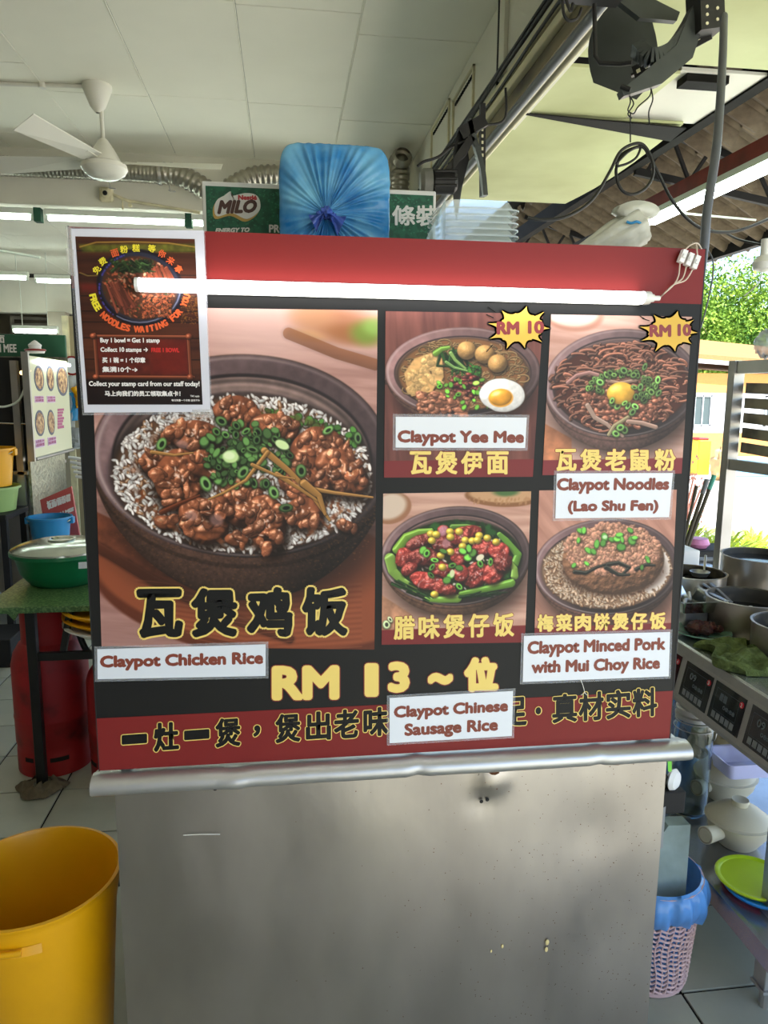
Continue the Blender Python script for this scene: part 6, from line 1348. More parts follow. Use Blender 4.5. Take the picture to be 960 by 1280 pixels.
b = MB(); b.tube([(2.2, 4.40, 2.535), (2.2, 4.52, 2.535)], .022, 12); b.done('lamp_holder', m_fix, bt)
# ================================================================ COOKING COUNTER
m_top = M('worn_steel_top', rgb(178, 180, 182), .25, .85, var=.18, vs=7, bump=.06, bs=18); m_fas = M('grey_fascia', rgb(170, 164, 158), .45, .3, var=.06); m_glass = M('black_control_glass', rgb(22, 23, 25), .1, coat=.6)
kt = thing('induction_counter', 'steel cooking counter with a row of black induction control panels', 'counter', (1.5, 2.3, 0))
b = MB(); b.box(1.17, 1.85, 1.30, 3.0, .752, .770, bev=.004); b.done('worktop', m_top, kt, None)
b = MB(); fz = [Vector(p) for p in ((1.168, 1.42, .765), (1.172, 1.42, .752), (1.142, 1.42, .62), (1.118, 1.42, .605), (1.116, 1.42, .622), (1.146, 1.42, .745))]
b.prism([Vector((1.166, 1.30, .766)), Vector((1.182, 1.30, .766)), Vector((1.182, 1.30, .60)), Vector((1.145, 1.30, .60)), Vector((1.140, 1.30, .615)), Vector((1.166, 1.30, .742))], (0, 1.7, 0)); b.done('fascia', m_fas, kt, None)
b = MB(); b.box(1.182, 1.30, 1.30, 3.0, .60, .752); b.done('housing', m_dk, kt, None)
# digits and buttons per control panel
m_seg = M('faint_display_ink', rgb(96, 104, 110), .4); m_btn = M('grey_button_print', rgb(128, 130, 132), .4); m_rdot = M('red_round_sticker', rgb(204, 34, 52), .4)
ux = Vector((-.026, 0, -.127)).normalized(); uN = Vector((-.127, 0, .026)).normalized()
def cp_(y, v, n=0.): return Vector((1.166, y, .742)) + ux * (.127 * v) + uN * n   # y along the counter, v down the fascia
for k, (yc_, num, dig) in enumerate(((2.03, '4', ''), (1.865, '3', '09'), (1.715, '2', '--'), (1.555, '1', '09'))):
    hw = .068; t0, t1 = .08, .90
    b = MB(); b.hexa([cp_(yc_ + hw, t1), cp_(yc_ - hw, t1), cp_(yc_ - hw, t0), cp_(yc_ + hw, t0), cp_(yc_ + hw, t1, .002), cp_(yc_ - hw, t1, .002), cp_(yc_ - hw, t0, .002), cp_(yc_ + hw, t0, .002)])
    o = b.done('control_panel', m_glass, kt, None)
    def w4(a0, a1, v0, v1, n=.0026): return [cp_(yc_ + hw - 2 * hw * a0, v0, n), cp_(yc_ + hw - 2 * hw * a1, v0, n), cp_(yc_ + hw - 2 * hw * a1, v1, n), cp_(yc_ + hw - 2 * hw * a0, v1, n)]
    b = MB()
    for (a0, a1, v0, v1) in ((.1, .84, .2, .205), (.1, .84, .66, .665), (.1, .105, .2, .66), (.835, .84, .2, .66)): b.face(w4(a0, a1, v0, v1))
    for j in range(5): b.face(w4(.12 + .145 * j, .22 + .145 * j, .36, .368)) if not dig else None
    b.done('printed_frame', m_seg, o, None, fix=False)
    for j in range(5):
        b = MB(); q = w4(.12 + .15 * j, .235 + .15 * j, .70, .84); b.prism(q, uN * .0006); b.done('button', m_btn, o, None)
    if dig: lettering([(dig, w4(.24, .46, .27, .42)), ('08:88', w4(.4, .78, .48, .56))], .0007, m_seg, o, dirs=4, nrm=tuple(uN), name='digits')
    c_ = cp_(yc_ + hw - 2 * hw * .9, .24, .002); b = MB(); b.lathe(c_, [(0, .001), (.0085, .001), (.0085, 0)], 16, axis=uN); b.done('number_sticker', m_rdot, o, None)
    lettering([(num, [c_ + uN * .0016 + Vector((0, .003, 0)) * 1 - ux * .005, c_ + uN * .0016 - Vector((0, .003, 0)) - ux * .005, c_ + uN * .0016 - Vector((0, .003, 0)) + ux * .005, c_ + uN * .0016 + Vector((0, .003, 0)) + ux * .005])], .0005, m_wh, o, dirs=4, nrm=tuple(uN), name='numeral')
for (x, y) in ((1.145, 1.46), (1.80, 1.46), (1.145, 2.9), (1.80, 2.9)):
    b = MB(); b.box(x, x + .045, y, y + .045, .06, .61, bev=.002); b.box(x - .004, x + .049, y - .004, y + .049, .052, .06); b.tube([(x + .022, y + .022, 0), (x + .022, y + .022, .052)], .015, 12); b.done('leg', m_trim, kt, None)
b = MB(); b.lathe((1.166, 1.458, .13), [(.0, .003), (.004, .003), (.004, .005), (.009, .005), (.009, 0)], 14, axis=(0, -1, 0)); b.done('bolt', m_steel_dk, kt)
b = MB(); b.hexa([Vector(p) for p in ((1.075, 1.30, .20), (1.80, 1.30, .20), (1.80, 2.95, .20), (1.09, 2.95, .20), (1.075, 1.30, .25), (1.80, 1.30, .25), (1.80, 2.95, .25), (1.09, 2.95, .25))]); b.box(1.073, 1.085, 1.30, 2.95, .25, .256); b.done('lower_shelf', m_top, kt, None)
# pots
m_pot = M('worn_pot_steel', rgb(182, 172, 158), .3, .75, var=.2, vs=9); m_poti = M('dark_pot_inside', rgb(84, 78, 70), .5, .4, col2=rgb(130, 116, 98), vs=22, thr=(.5, .75))  # inside darker than the outside, with paler blotches
m_brth = M('dark_water', rgb(24, 24, 26), .08)
def pot(c, r, h, label, fill=.45, flare=1., group=None):
    t = thing('cooking_pot', label, 'pot', c, group)
    b = MB(); b.lathe(c, [(0, 0), (r * .93, 0), (r * .97, .006), (r, .03), (r * flare, h), (r * flare + .004, h + .002), (r * flare - .002, h + .003)], 44); b.done('body', m_pot, t)
    b = MB(); b.lathe(c, [(r * flare - .002, h + .003), (r * flare - .005, h), (r * .97, .02), (0, .012)], 44); b.done('inside', m_poti, t)
    b = MB(); b.lathe(c, [(r * .972 + (r * (flare - 1)) * fill - .002, h * fill), (0, h * fill)], 32); b.done('broth', m_brth, t); return t
zc = .771
pot((1.39, 2.33, zc), .112, .125, 'wide steel pot just behind the menu board edge on the counter', .75, 1.02)
pot((1.63, 2.30, zc), .130, .185, 'tall steel pot in the back row cut by the frame', .9)
pot((1.44, 2.075, zc), .125, .105, 'steel pot of dark water in the middle of the counter', .55)
pot((1.415, 1.82, zc), .115, .10, 'steel pot cut by the frame in front of the other pots', .6)
for (cx, cy, cz, rr_, n_) in ((1.39, 2.33, zc + .0945, .09, 6), (1.44, 2.075, zc + .0585, .10, 7)):
    for k in range(n_):
        a = random.uniform(0, 6.28); q = random.uniform(.2, .8) * rr_; p = (cx + q * math.cos(a), cy + q * math.sin(a), cz)
        b = MB(); b.lathe(p, [(0, 0), (.006, .001), (.005, .004), (0, .005)], 8, sx=random.uniform(.5, 1.4)); tag(b.done('scrap', m_whp), 'white scrap floating in the ' + ('pot behind the menu board edge' if n_ == 6 else 'middle steel pot of dark water'), 'food scrap', 'white scraps in the ' + ('rear' if n_ == 6 else 'middle') + ' pot')
sp = thing('ladle', 'dark ladle resting in the steel pot behind the menu board edge', 'ladle', (1.44, 2.36, .87))
b = MB(); b.lathe((1.44, 2.36, .868), [(0, 0), (.025, .006), (.034, .022), (.031, .022), (.022, .009), (0, .004)], 20); b.done('scoop', m_steel_dk, sp); b = MB(); b.tube([(1.465, 2.375, .888), (1.50, 2.43, .93)], .004, 8); b.done('handle', m_steel_dk, sp)
tg = thing('tongs', 'dark tongs leaning on the rim of the middle steel pot', 'tongs', (1.40, 2.15, .85))
b = MB(); b.beam((1.415, 2.15, .84), (1.37, 2.22, .885), .012, .004); b.done('arm', m_steel_dk, tg, None); b = MB(); b.beam((1.425, 2.14, .84), (1.39, 2.21, .888), .012, .004); b.done('arm', m_steel_dk, tg, None)
# square steel tray
b = MB(); loft(b, [rrect(1.275, 2.15, .06, .085, .01, .835), rrect(1.275, 2.15, .07, .098, .014, .872), rrect(1.275, 2.15, .082, .11, .014, .874), rrect(1.275, 2.15, .082, .11, .014, .872), rrect(1.275, 2.15, .07, .098, .014, .870), rrect(1.275, 2.15, .06, .085, .01, .833)], cap0=False); b.face([Vector(p) for p in rrect(1.275, 2.15, .06, .085, .01, .834)])
o = b.done('steel_tray', M('bright_tray', rgb(205, 210, 210), .16, 1.), None, .8, fix=False); tag(o, 'shallow bright steel tray propped beside the steel pots', 'tray')
b = MB(); b.box(1.235, 1.315, 2.09, 2.21, zc, .834, bev=.004); tag(b.done('steel_block', m_steel_dk, None, None), 'steel block under the bright tray', 'box')
b = MB(); b.tube(spline([(1.25, 2.12, .842), (1.27, 2.15, .852), (1.29, 2.16, .846), (1.31, 2.20, .86)], 4), .006, 8); tag(b.done('serving_spoon', m_trim), 'shiny spoon lying in the bright steel tray', 'spoon')
# plate with dark meat
m_pl = M('jade_plate', rgb(112, 146, 132), .2, var=.05, coat=.5); m_meat = M('dark_braised_meat', rgb(74, 34, 26), .35, var=.6, vs=60, bump=.6, bs=90)
pc = (1.262, 2.03, zc)
pt = thing('jade_plate', 'jade green plate on the counter edge by the menu board', 'plate', pc)
b = MB(); b.lathe(pc, [(0, .001), (.045, .001), (.05, .004), (.085, .017), (.083, .02), (.05, .008), (0, .006)], 40); b.done('dish', m_pl, pt)
for k, (dx, dy, r, s_) in enumerate(((-.025, .0, .026, 1.2), (.022, .004, .024, 1.1), (.0, .025, .022, 1.3), (-.005, -.022, .020, 1.3), (.04, -.014, .016, 1.2))):
    b = MB(); b.grid(18, 12, crump((pc[0] + dx, pc[1] + dy, pc[2] + .026), r, seed=k + 3, s_=.7)); bmesh.ops.remove_doubles(b.bm, verts=b.bm.verts, dist=1e-5)
    tag(b.done('braised_meat', m_meat, None, 1.2, fix=False), ['dark piece of braised meat at the board side of the jade plate', 'glossy dark piece of meat at the outer side of the jade plate', 'dark piece of meat at the back of the jade plate', 'dark piece of meat at the front of the jade plate', 'small dark piece of meat at the outer rim of the jade plate'][k], 'meat')
# green cloth
m_cloth = M('green_towel', rgb(76, 88, 42), .95, col2=rgb(110, 124, 66), vs=40, bump=1., bs=160)
b = MB()
def clf(u, v):
    x = 1.175 + .20 * v + .03 * math.sin(u * 7); y = 1.93 - .22 * u - .03 * v
    h = .012 + .005 * math.sin(u * 21 + v * 9) * math.sin(v * 13) + .004 * math.sin(v * 27 - u * 8) + .018 * abs(math.sin(u * 6 + v * 3)) * (1 - .5 * v) + .022 * math.exp(-((v - .55) / .25) ** 2) * (.4 + .6 * u)
    dx, dy = x - 1.415, y - 1.82; dd = math.hypot(dx, dy)
    if dd < .124: x, y = 1.415 + dx / dd * .124, 1.82 + dy / dd * .124
    return Vector((x, y, zc + h))
b.grid(44, 30, clf); b.grid(44, 3, lambda u, v: clf(u, 0) * (1 - v) + Vector((clf(u, 0).x + .006, clf(u, 0).y, zc + .001)) * v); b.grid(3, 30, lambda u, v: clf(1, v) * (1 - u) + Vector((clf(1, v).x, clf(1, v).y - .004, zc + .001)) * u); b.grid(3, 30, lambda u, v: Vector((clf(0, v).x, clf(0, v).y + .004, zc + .001)) * (1 - u) + clf(0, v) * u)
tag(b.done('green_cloth', m_cloth, None, 1.5, fix=False), 'crumpled olive green cloth on the counter edge above the control panels', 'cloth')
for (px, py) in ((911, 789), (928, 791)):
    q = P(px, py, z=zc); b = MB(); b.lathe(q, [(0, .0), (.009, 0), (.009, .006), (.005, .009), (0, .009)], 14); tag(b.done('steel_button', m_trim), 'small round steel cap on the counter beside the ' + ('jade plate' if px < 920 else 'front cut-off pot'), 'cap')
# white caddy, pipe, sticks at the back
q0 = P(848, 704, y=2.9); b = MB(); b.box(q0.x - .05, P(868, 700, y=2.9).x, 2.86, 2.98, zc, P(860, 686, y=2.9).z, bev=.004); tag(b.done('white_box', m_whp, None, None), 'white box at the back of the counter beside the menu board', 'box')
b = MB(); b.tube([P(866, 699, y=3.0), P(897, 699, y=3.0)], .009, 12); b.lathe(P(896, 699, y=3.0), [(.0, -.01), (.013, -.01), (.013, .01), (0, .01)], 12, axis=(1, 0, 0)); tag(b.done('grey_pipe', m_gry), 'horizontal grey pipe with a black coupling behind the counter', 'pipe')
m_st = M('dark_bamboo', rgb(74, 66, 48), .7)
for k, (a, c, mt2, lb) in enumerate((((871, 607), (857, 665), m_st, 'short dark stick standing behind the counter'), ((884, 599), (856, 684), m_gry, 'long dark stick with a grey tip behind the counter'), ((893, 594), (859, 686), M('teal_grip', rgb(70, 150, 130), .5), 'long dark stick with a teal tip behind the counter'))):
    t = thing('long_stick', lb, 'stick', P(*c, y=3.2)); A, B = P(*a, y=3.2), P(*c, y=3.2); D = (B - A).normalized()
    E_ = B + D * ((B.z - .0) / -D.z if D.z < 0 else 0)
    b = MB(); b.tube([A + D * .04, E_], .009 if k else .007, 10); b.done('shaft', m_st, t); b = MB(); b.tube([A, A + D * .07], .011 if k else .008, 10); b.done('tip', mt2, t)
b = MB(); b.lathe(P(872, 684, y=3.3) - Vector((0, 0, .0)), [(0, 0), (.04, .0), (.055, .02), (.045, .045), (0, .05)], 16); o = tag(b.done('pink_bag', M('pink_plastic', rgb(206, 130, 170), .4, bump=.4, bs=30)), 'small pink bundle behind the white box', 'bundle')
b = MB(); b.box(o.location.x - .3, o.location.x + .15, 3.22, 3.40, 0, o.location.z - .001, bev=.005); tag(b.done('back_crate', m_dk, None, None), 'dark crate behind the cooking counter', 'crate')
# steel rack at the back of the counter
rk = thing('steel_rack', 'tall steel rack at the back of the cooking counter', 'rack', (1.67, 2.6, .77))
XR = 1.672
b = MB(); b.box(XR - .024, XR + .02, 2.58, 2.62, .77, 1.63, bev=.002); b.done('post', m_steel_dk, rk, None)
b = MB(); b.box(1.80, 1.84, 1.5, 1.54, .77, 1.63, bev=.002); b.done('post', m_steel_dk, rk, None)
pA, pB = Vector((XR, 2.58, 1.605)), Vector((1.80, 1.54, 1.605))
b = MB(); b.beam(pA, pB, .03, .045); b.done('rail', m_steel_dk, rk, None)
pA2, pB2 = Vector((XR, 2.58, 1.245)), Vector((1.80, 1.54, 1.245)); b = MB(); b.beam(pA2, pB2, .03, .04); b.done('rail', m_steel_dk, rk, None)
m_slt = M('tan_black_slat', rgb(150, 140, 120), .6, col2=rgb(44, 38, 32), vs=4, thr=(.45, .65))  # tan and near-black mixed by noise
for k in range(5):
    z = 1.53 - .055 * k; pts_ = [Vector((XR + .03, 2.58, z)), Vector((1.70, 2.3, z - .008)), Vector((1.74, 2.0, z - .012)), Vector((1.78, 1.6, z))]
    b = MB()
    for i in range(3): b.beam(pts_[i], pts_[i + 1], .006, .038)
    b.done('slat', m_slt, rk, None)
# hanging bits at the frame edge
b = MB(); q = P(956, 320, y=2.2); b.tube([q + Vector((0, 0, .05)), q], .014, 12); b.lathe(q + Vector((0, 0, -.05)), [(0, 0), (.03, .01), (.035, .03), (.02, .05)], 16); tag(b.done('hanging_bulb', m_whp), 'white bulb in a black holder at the frame edge against the tree', 'bulb')
b = MB(); b.tube(spline([P(952, 312, y=2.2), P(950, 350, y=2.2), P(930, 370, y=2.25)], 5), .002, 6); tag(b.done('white_string', m_fix), 'thin white string hanging across the tree', 'string')
b = MB(); b.grid(20, 14, crump(tuple(P(958, 430, y=2.3)), .035, seed=11, s_=1.2)); tag(b.done('hanging_bag', m_cl, None, 1.2, fix=False), 'clear bag hanging at the frame edge above the steel rack', 'bag')
# ================================================================ LOWER SHELF
zl = .2505
m_jar = M('jar_glass', rgb(225, 235, 235), .03, trans=1., ior=1.3)
jc = (1.20, 1.935, zl)
jr = thing('glass_jar', 'tall clip-top glass jar on the lower shelf beside the cart', 'jar', jc)
b = MB(); b.lathe(jc, [(0, 0), (.045, 0), (.055, .012), (.056, .26), (.05, .285), (.045, .30), (.047, .305), (.043, .305), (.041, .30), (.046, .285), (.052, .26), (.051, .016), (0, .008)], 40); b.done('glass_body', m_jar, jr)
b = MB(); b.lathe(jc, [(.048, .302), (.055, .303), (.056, .315), (.050, .318), (.050, .325), (.054, .327), (.054, .335), (.047, .341), (.03, .342), (.028, .338), (0, .338)], 40); b.done('lid', m_trim, jr)
b = MB(); b.tube(spline([(jc[0] + .048, jc[1] - .03, zl + .31), (jc[0] + .052, jc[1] - .035, zl + .28), (jc[0] + .045, jc[1] - .04, zl + .25), (jc[0] + .05, jc[1] - .02, zl + .235)], 5), .002, 6); b.tube(arc((jc[0], jc[1], zl + .297), .053, 0, 6.283, 30, ay=(0, 1, 0)), .002, 6); b.tube(arc((jc[0], jc[1], zl + .275), .056, 0, 6.283, 30, ay=(0, 1, 0)), .0015, 6); b.done('wire_clip', m_steel_dk, jr)
# blue crate behind
m_bc = M('blue_crate_plastic', rgb(44, 112, 170), .4)
bc_ = thing('blue_basket', 'blue slotted plastic basket behind the glass jar', 'basket', (1.30, 2.55, zl))
b = MB(); b.lathe((1.30, 2.5, zl), [(.115, 0), (.15, .24), (.158, .24), (.158, .25), (.146, .25), (.112, 0)], 32); b.done('rim', m_bc, bc_)
for k in range(28):
    a = 2 * math.pi * k / 28; b = MB(); b.beam((1.30 + .118 * math.cos(a), 2.5 + .118 * math.sin(a), zl + .01), (1.30 + .152 * math.cos(a), 2.5 + .152 * math.sin(a), zl + .235), .006, .008); b.done('slat', m_bb, bc_, None)
b = MB(); b.box(1.47, 1.65, 2.36, 2.5, zl, .47, bev=.01); tag(b.done('pale_blue_box', M('pale_blue_plastic', rgb(150, 186, 210), .4), None, None), 'pale blue box behind the paper bundle', 'box')
# paper bundle
m_pp = M('cream_wrapping_paper', rgb(206, 198, 168), .8, col2=rgb(150, 138, 104), vs=14, thr=(.4, .6), bump=.3)
b = MB(); b.grid(30, 20, crump((1.44, 2.17, zl + .11), .085, seed=21, s_=1.15)); tag(b.done('paper_bundle', m_pp, None, .3, fix=False), 'crumpled cream paper bundle between the jar and the claypots', 'paper')
# claypots
m_clay = M('cream_claypot', rgb(196, 188, 162), .5, var=.06, vs=8, bump=.08, bs=20); m_claye = M('bare_clay', rgb(150, 140, 120), .85, var=.2, vs=30)
def claypot(c, r, label, hang, h=.075, knob=True, ln=.07):
    t = thing('claypot', label, 'claypot', c)
    b = MB(); b.lathe(c, [(0, 0), (r * .55, 0), (r * .62, .006), (r * .92, h * .62), (r, h), (r + .004, h + .003), (r - .004, h + .006), (r - .01, h), (r * .6, .012), (0, .01)], 44); b.done('body', m_clay, t)
    b = MB(); L_ = [(r * .96, h + .002), (r * .95, h + .007), (r * .7, h + .026), (r * .35, h + .04), (r * .28, h + .042)]
    b.lathe(c, L_ + [(0, h + .042)], 44); ld = b.done('lid', m_clay, t)
    if knob: b = MB(); b.lathe((c[0], c[1], c[2] + h + .04), [(r * .24, 0), (r * .28, .012), (r * .26, .018), (r * .2, .016), (0, .014)], 28); b.done('knob', m_clay, ld)
    d = Vector((math.cos(hang), math.sin(hang), .12)); A = Vector(c) + Vector((0, 0, h * .62)) + d * r * .9
    b = MB(); b.tube([A, A + d * ln], .019, 16, r2=.024); hd = b.done('handle', m_clay, t); b = MB(); b.lathe(A + d * ln, [(.022, 0), (.020, .002), (.014, -.006), (0, -.008)], 16, axis=d); b.done('handle_end', m_claye, hd)
    return t
claypot((1.252, 1.765, zl), .086, 'cream lidded claypot on the lower shelf with its handle towards the glass jar', math.radians(200), ln=.06)
claypot((1.36, 2.0, zl), .09, 'cream claypot behind, under the lilac plastic tub', math.radians(200), ln=.05, knob=False)
m_lilac = M('lilac_clear_tub', rgb(206, 206, 240), .2, alpha=.85)
c9 = (1.37, 1.93, zl + .125)
b = MB(); loft(b, [rrect(c9[0], c9[1], .075, .05, .015, c9[2]), rrect(c9[0], c9[1], .085, .06, .018, c9[2] + .05), rrect(c9[0], c9[1], .092, .066, .02, c9[2] + .052)]); o = b.done('plastic_tub', m_lilac, None, .9); tag(o, 'lilac clear plastic tub lying on the rear claypot', 'tub')
b = MB(); loft(b, [rrect(1.42, 1.97, .05, .04, .02, c9[2] + .056), rrect(1.42, 1.97, .055, .045, .02, c9[2] + .075), rrect(1.42, 1.97, .05, .04, .02, c9[2] + .078)], True, True); tag(b.done('white_cover', m_whp, None, .9), 'small white lid on top of the lilac tub', 'lid')
# coloured lids
for k, (cx, cy, mt, lb) in enumerate(((1.195, 1.575, M('crimson_plastic', rgb(196, 30, 74), .35), 'crimson round lid at the bottom of the lid stack'), (1.18, 1.555, M('sky_blue_plastic', rgb(34, 128, 206), .3), 'sky blue round lid between the crimson and lime lids'), (1.17, 1.57, M('lime_plastic', rgb(176, 206, 30), .3), 'lime green round lid on top of the lid stack'))):
    z = zl + .001 + .0135 * k; b = MB(); b.lathe((cx, cy, z), [(0, 0), (.078, 0), (.088, .004), (.092, .010), (.089, .013), (.083, .0125), (.078, .009), (0, .009)], 40)
    tag(b.done('plastic_cover', mt), lb, 'lid')
# ================================================================ BASKET BIN AND THINGS HANGING ON THE CART SIDE
m_pink = M('pink_basket_plastic', rgb(206, 172, 172), .45); m_ln = M('blue_bin_liner', rgb(92, 150, 214), .18, alpha=.82, var=.12, vs=25)
bc = (.925, 1.63, .003)
pk = thing('basket_bin', 'pink woven-look basket bin with a blue liner beside the cart', 'bin', bc)
r0, r1, H = .100, .122, .29
b = MB(); b.lathe(bc, [(0, 0), (r0, 0), (r0 + .002, .012), (r0 - .002, .012), (0, .004)], 48); b.done('base_ring', m_pink, pk); b = MB(); b.lathe(bc, [(r1, H - .02), (r1 + .004, H), (r1, H), (r1 - .004, H - .02)], 48, closed_prof=True)
NR, NC = 18, 44
b.done('rim', m_pink, pk)
b = MB()
def bp(a, z, e=0.): r = r0 + (r1 - r0) * z / H + e; return Vector((bc[0] + r * math.cos(a), bc[1] + r * math.sin(a), bc[2] + z))
for i in range(NC):
    a = 2 * math.pi * i / NC
    b.tube([bp(a + .05 * math.sin(j * 1.3), .012 + (H - .03) * j / 8, .001) for j in range(9)], .0022, 4)
for j in range(NR):
    z = .016 + (H - .04) * j / NR
    b.tube([bp(2 * math.pi * k / 66, z + .0045 * math.sin(k * math.pi * 2 / 1.5), .0012 * math.cos(k * 2.1)) for k in range(66)], .0032, 4, closed=True)
tag(b.done('woven_wall', m_pink, pk), kind='stuff')
b = MB()
def liner(u, v):
    a = u * 2 * math.pi; w = .006 * math.sin(a * 13 + v * 4) + .004 * math.sin(a * 29 + 2)
    if v < .5: t = v / .5; r = r1 + .004 + .012 * math.sin(t * math.pi) * 1 + w * (1 - t * .6); z = H - .085 + .09 * t + .012 * math.sin(a * 3) * (1 - t)
    else: t = (v - .5) / .5; r = r1 - .004 - (.028) * t; z = H + .005 - .28 * t
    return Vector((bc[0] + r * math.cos(a), bc[1] + r * math.sin(a), bc[2] + z))
b.grid(120, 18, liner); b.done('liner', m_ln, pk, 2., fix=False)
b = MB(); b.lathe(bc, [(r0 - .01, .02), (0, .02)], 30); b.done('liner_bottom', m_ln, pk)
m_ice = M('dull_clear_plastic', rgb(150, 165, 160), .25, alpha=.7, var=.2, vs=14)
b = MB(); A = Vector((.925, 1.50, .20)); loft(b, [[Vector((.86 + .12 * (x + y * .2), 1.56 + .02 * y, .16 + .26 * y + .05 * (x - .5))) for x, y in ((0, 0), (1, .1), (.9, 1), (.4, 1.1), (0, .9))], [Vector((.86 + .12 * (x + y * .2), 1.60 + .02 * y, .16 + .26 * y + .05 * (x - .5))) for x, y in ((0, 0), (1, .1), (.9, 1), (.4, 1.1), (0, .9))]], True, True)
tag(b.done('clear_tub', m_ice, None, None), 'dull clear plastic container standing in the basket bin', 'container')
# papers and clips hanging on the cart side
m_gs = M('green_strip', rgb(112, 196, 60), .5)
def SD(px, py, y): return P(px, py, y=y)
hn = thing('hanging_packet', 'white packet with a green strip hanging on the side of the cart', 'packet', (.80, 1.42, .3))
ZX = .772
b = MB(); p0_, p1_ = SD(838, 945, 1.40), SD(824, 1112, 1.40); b.prism([Vector((ZX, 1.36, p0_.z)), Vector((p0_.x - .008, 1.40, p0_.z)), Vector((p0_.x - .012, 1.40, p1_.z)), Vector((ZX, 1.36, p1_.z))], (.004, .012, 0)); b.done('packet', m_card, hn, None)
b = MB(); q = [SD(834, 945, 1.398), SD(839, 945, 1.398), SD(839, 964, 1.398), SD(835, 964, 1.398)]; b.prism(q, (0, -.002, 0)); b.done('green_strip', m_gs, hn, None)
b = MB(); q = [SD(828, 1010, 1.398), SD(832, 1008, 1.398), SD(828, 1060, 1.398), SD(825, 1060, 1.398)]; b.prism(q, (0, -.001, 0)); b.done('small_print', m_btn, hn, None)
b = MB(); c = SD(842, 975, 1.46); b.lathe(c, [(.0, -.008), (.02, -.008), (.026, 0), (.02, .008), (0, .008)], 24, axis=(.6, -.8, 0), sx=1.1); tag(b.done('white_dispenser', m_whp), 'white rounded dispenser hanging on the side of the cart', 'dispenser')
b = MB(); q = SD(848, 1000, 1.45); b.box(.768, q.x + .012, 1.44, 1.48, q.z - .028, q.z + .026, bev=.003); b.beam((q.x - .02, 1.46, q.z + .026), (q.x - .035, 1.46, q.z + .06), .02, .01); tag(b.done('black_clip_box', m_dk, None, None), 'black box bracket on the side of the cart under the white dispenser', 'bracket')
# ================================================================ OUTSIDE
m_or2 = M('orange_wall', rgb(214, 146, 78), .8, var=.05); m_hw = M('white_house_wall', rgb(196, 200, 206), .8, var=.03); m_rf = M('tan_roof', rgb(150, 110, 66), .8, var=.1)
hs = thing('house', 'white and orange single-storey house with a tan roof across the yard', 'house', (16, 24, -.66))
b = MB(); b.box(10.5, 22, 22, 25, .3, 1.85); b.done('wall', m_hw, hs, None)
b = MB(); b.box(10.49, 22.01, 21.98, 25.02, -.66, .34); b.done('plinth', m_or2, hs, None)
b = MB(); b.box(10.49, 22.01, 21.97, 25.02, 1.6, 2.2); b.done('upper_band', m_or2, hs, None)
b = MB(); b.hexa([Vector(p) for p in ((9.5, 21.7, 2.75), (22.5, 21.7, 2.0), (22.5, 25.4, 2.0), (9.5, 25.4, 2.75), (9.5, 21.7, 2.95), (22.5, 21.7, 2.2), (22.5, 25.4, 2.9), (9.5, 25.4, 3.9))]); b.done('roof', m_rf, hs, None)
b = MB(); b.hexa([Vector(p) for p in ((9.5, 21.65, 2.68), (22.5, 21.65, 1.93), (22.5, 21.7, 1.93), (9.5, 21.7, 2.68), (9.5, 21.65, 2.8), (22.5, 21.65, 2.05), (22.5, 21.7, 2.05), (9.5, 21.7, 2.8))]); b.done('fascia_board', m_hw, hs, None)
m_pane = M('dark_window_pane', rgb(70, 84, 86), .15, spec=.5)
for (wx0, wx1) in ((12.75, 13.35), (15.2, 16.4)):
    b = MB()
    for (a, c, d, e) in ((wx0, wx1, .55, .60), (wx0, wx1, 1.47, 1.52), (wx0, wx0 + .05, .55, 1.52), (wx1 - .05, wx1, .55, 1.52), ((wx0 + wx1) / 2 - .02, (wx0 + wx1) / 2 + .02, .55, 1.52)): b.box(a, c, 21.93, 22.0, d, e)
    f = b.done('window', M('aluminium', rgb(200, 204, 206), .4, .5), hs, None)
    b = MB(); b.box(wx0 + .05, (wx0 + wx1) / 2 - .02, 21.96, 21.99, .6, 1.47); b.done('pane', m_pane, f, None); b = MB(); b.box((wx0 + wx1) / 2 + .02, wx1 - .05, 21.96, 21.99, .6, 1.47); b.done('pane', m_pane, f, None)
def gzz(y): return gz(y) - .01
q = P(876, 560, y=17.); b = MB(); b.box(q.x - .17, q.x + .16, 16.8, 17.2, gzz(17), q.z + .2, bev=.02); yb2 = tag(b.done('yellow_cabinet', M('yellow_paint', rgb(244, 196, 40), .5), None, None), 'yellow cabinet standing in the sunny yard before the house', 'cabinet')
b = MB(); b.box(q.x - .16, q.x + .12, 16.85, 17.15, q.z + .2, q.z + .26, bev=.02); tag(b.done('red_tray', m_lred, None, None), 'red tray on top of the yellow cabinet', 'tray')
q = P(905, 570, y=15.); b = MB(); b.grid(24, 16, crump((q.x, 15, gzz(15) + .32), .24, seed=33, s_=1.6)); tag(b.done('sand_sack', M('tan_sack', rgb(206, 170, 116), .9), None, 1.2, fix=False), 'tan sack slumped in the yard beside the yellow cabinet', 'sack')
q = P(938, 572, y=16.); b = MB(); b.box(q.x - .5, q.x + .5, 15.9, 16.4, gzz(16), gzz(16) + .45, bev=.03); tag(b.done('blue_trough', M('pale_sky_plastic', rgb(120, 180, 216), .4), None, None), 'pale blue trough in the yard seen through the steel rack', 'trough')
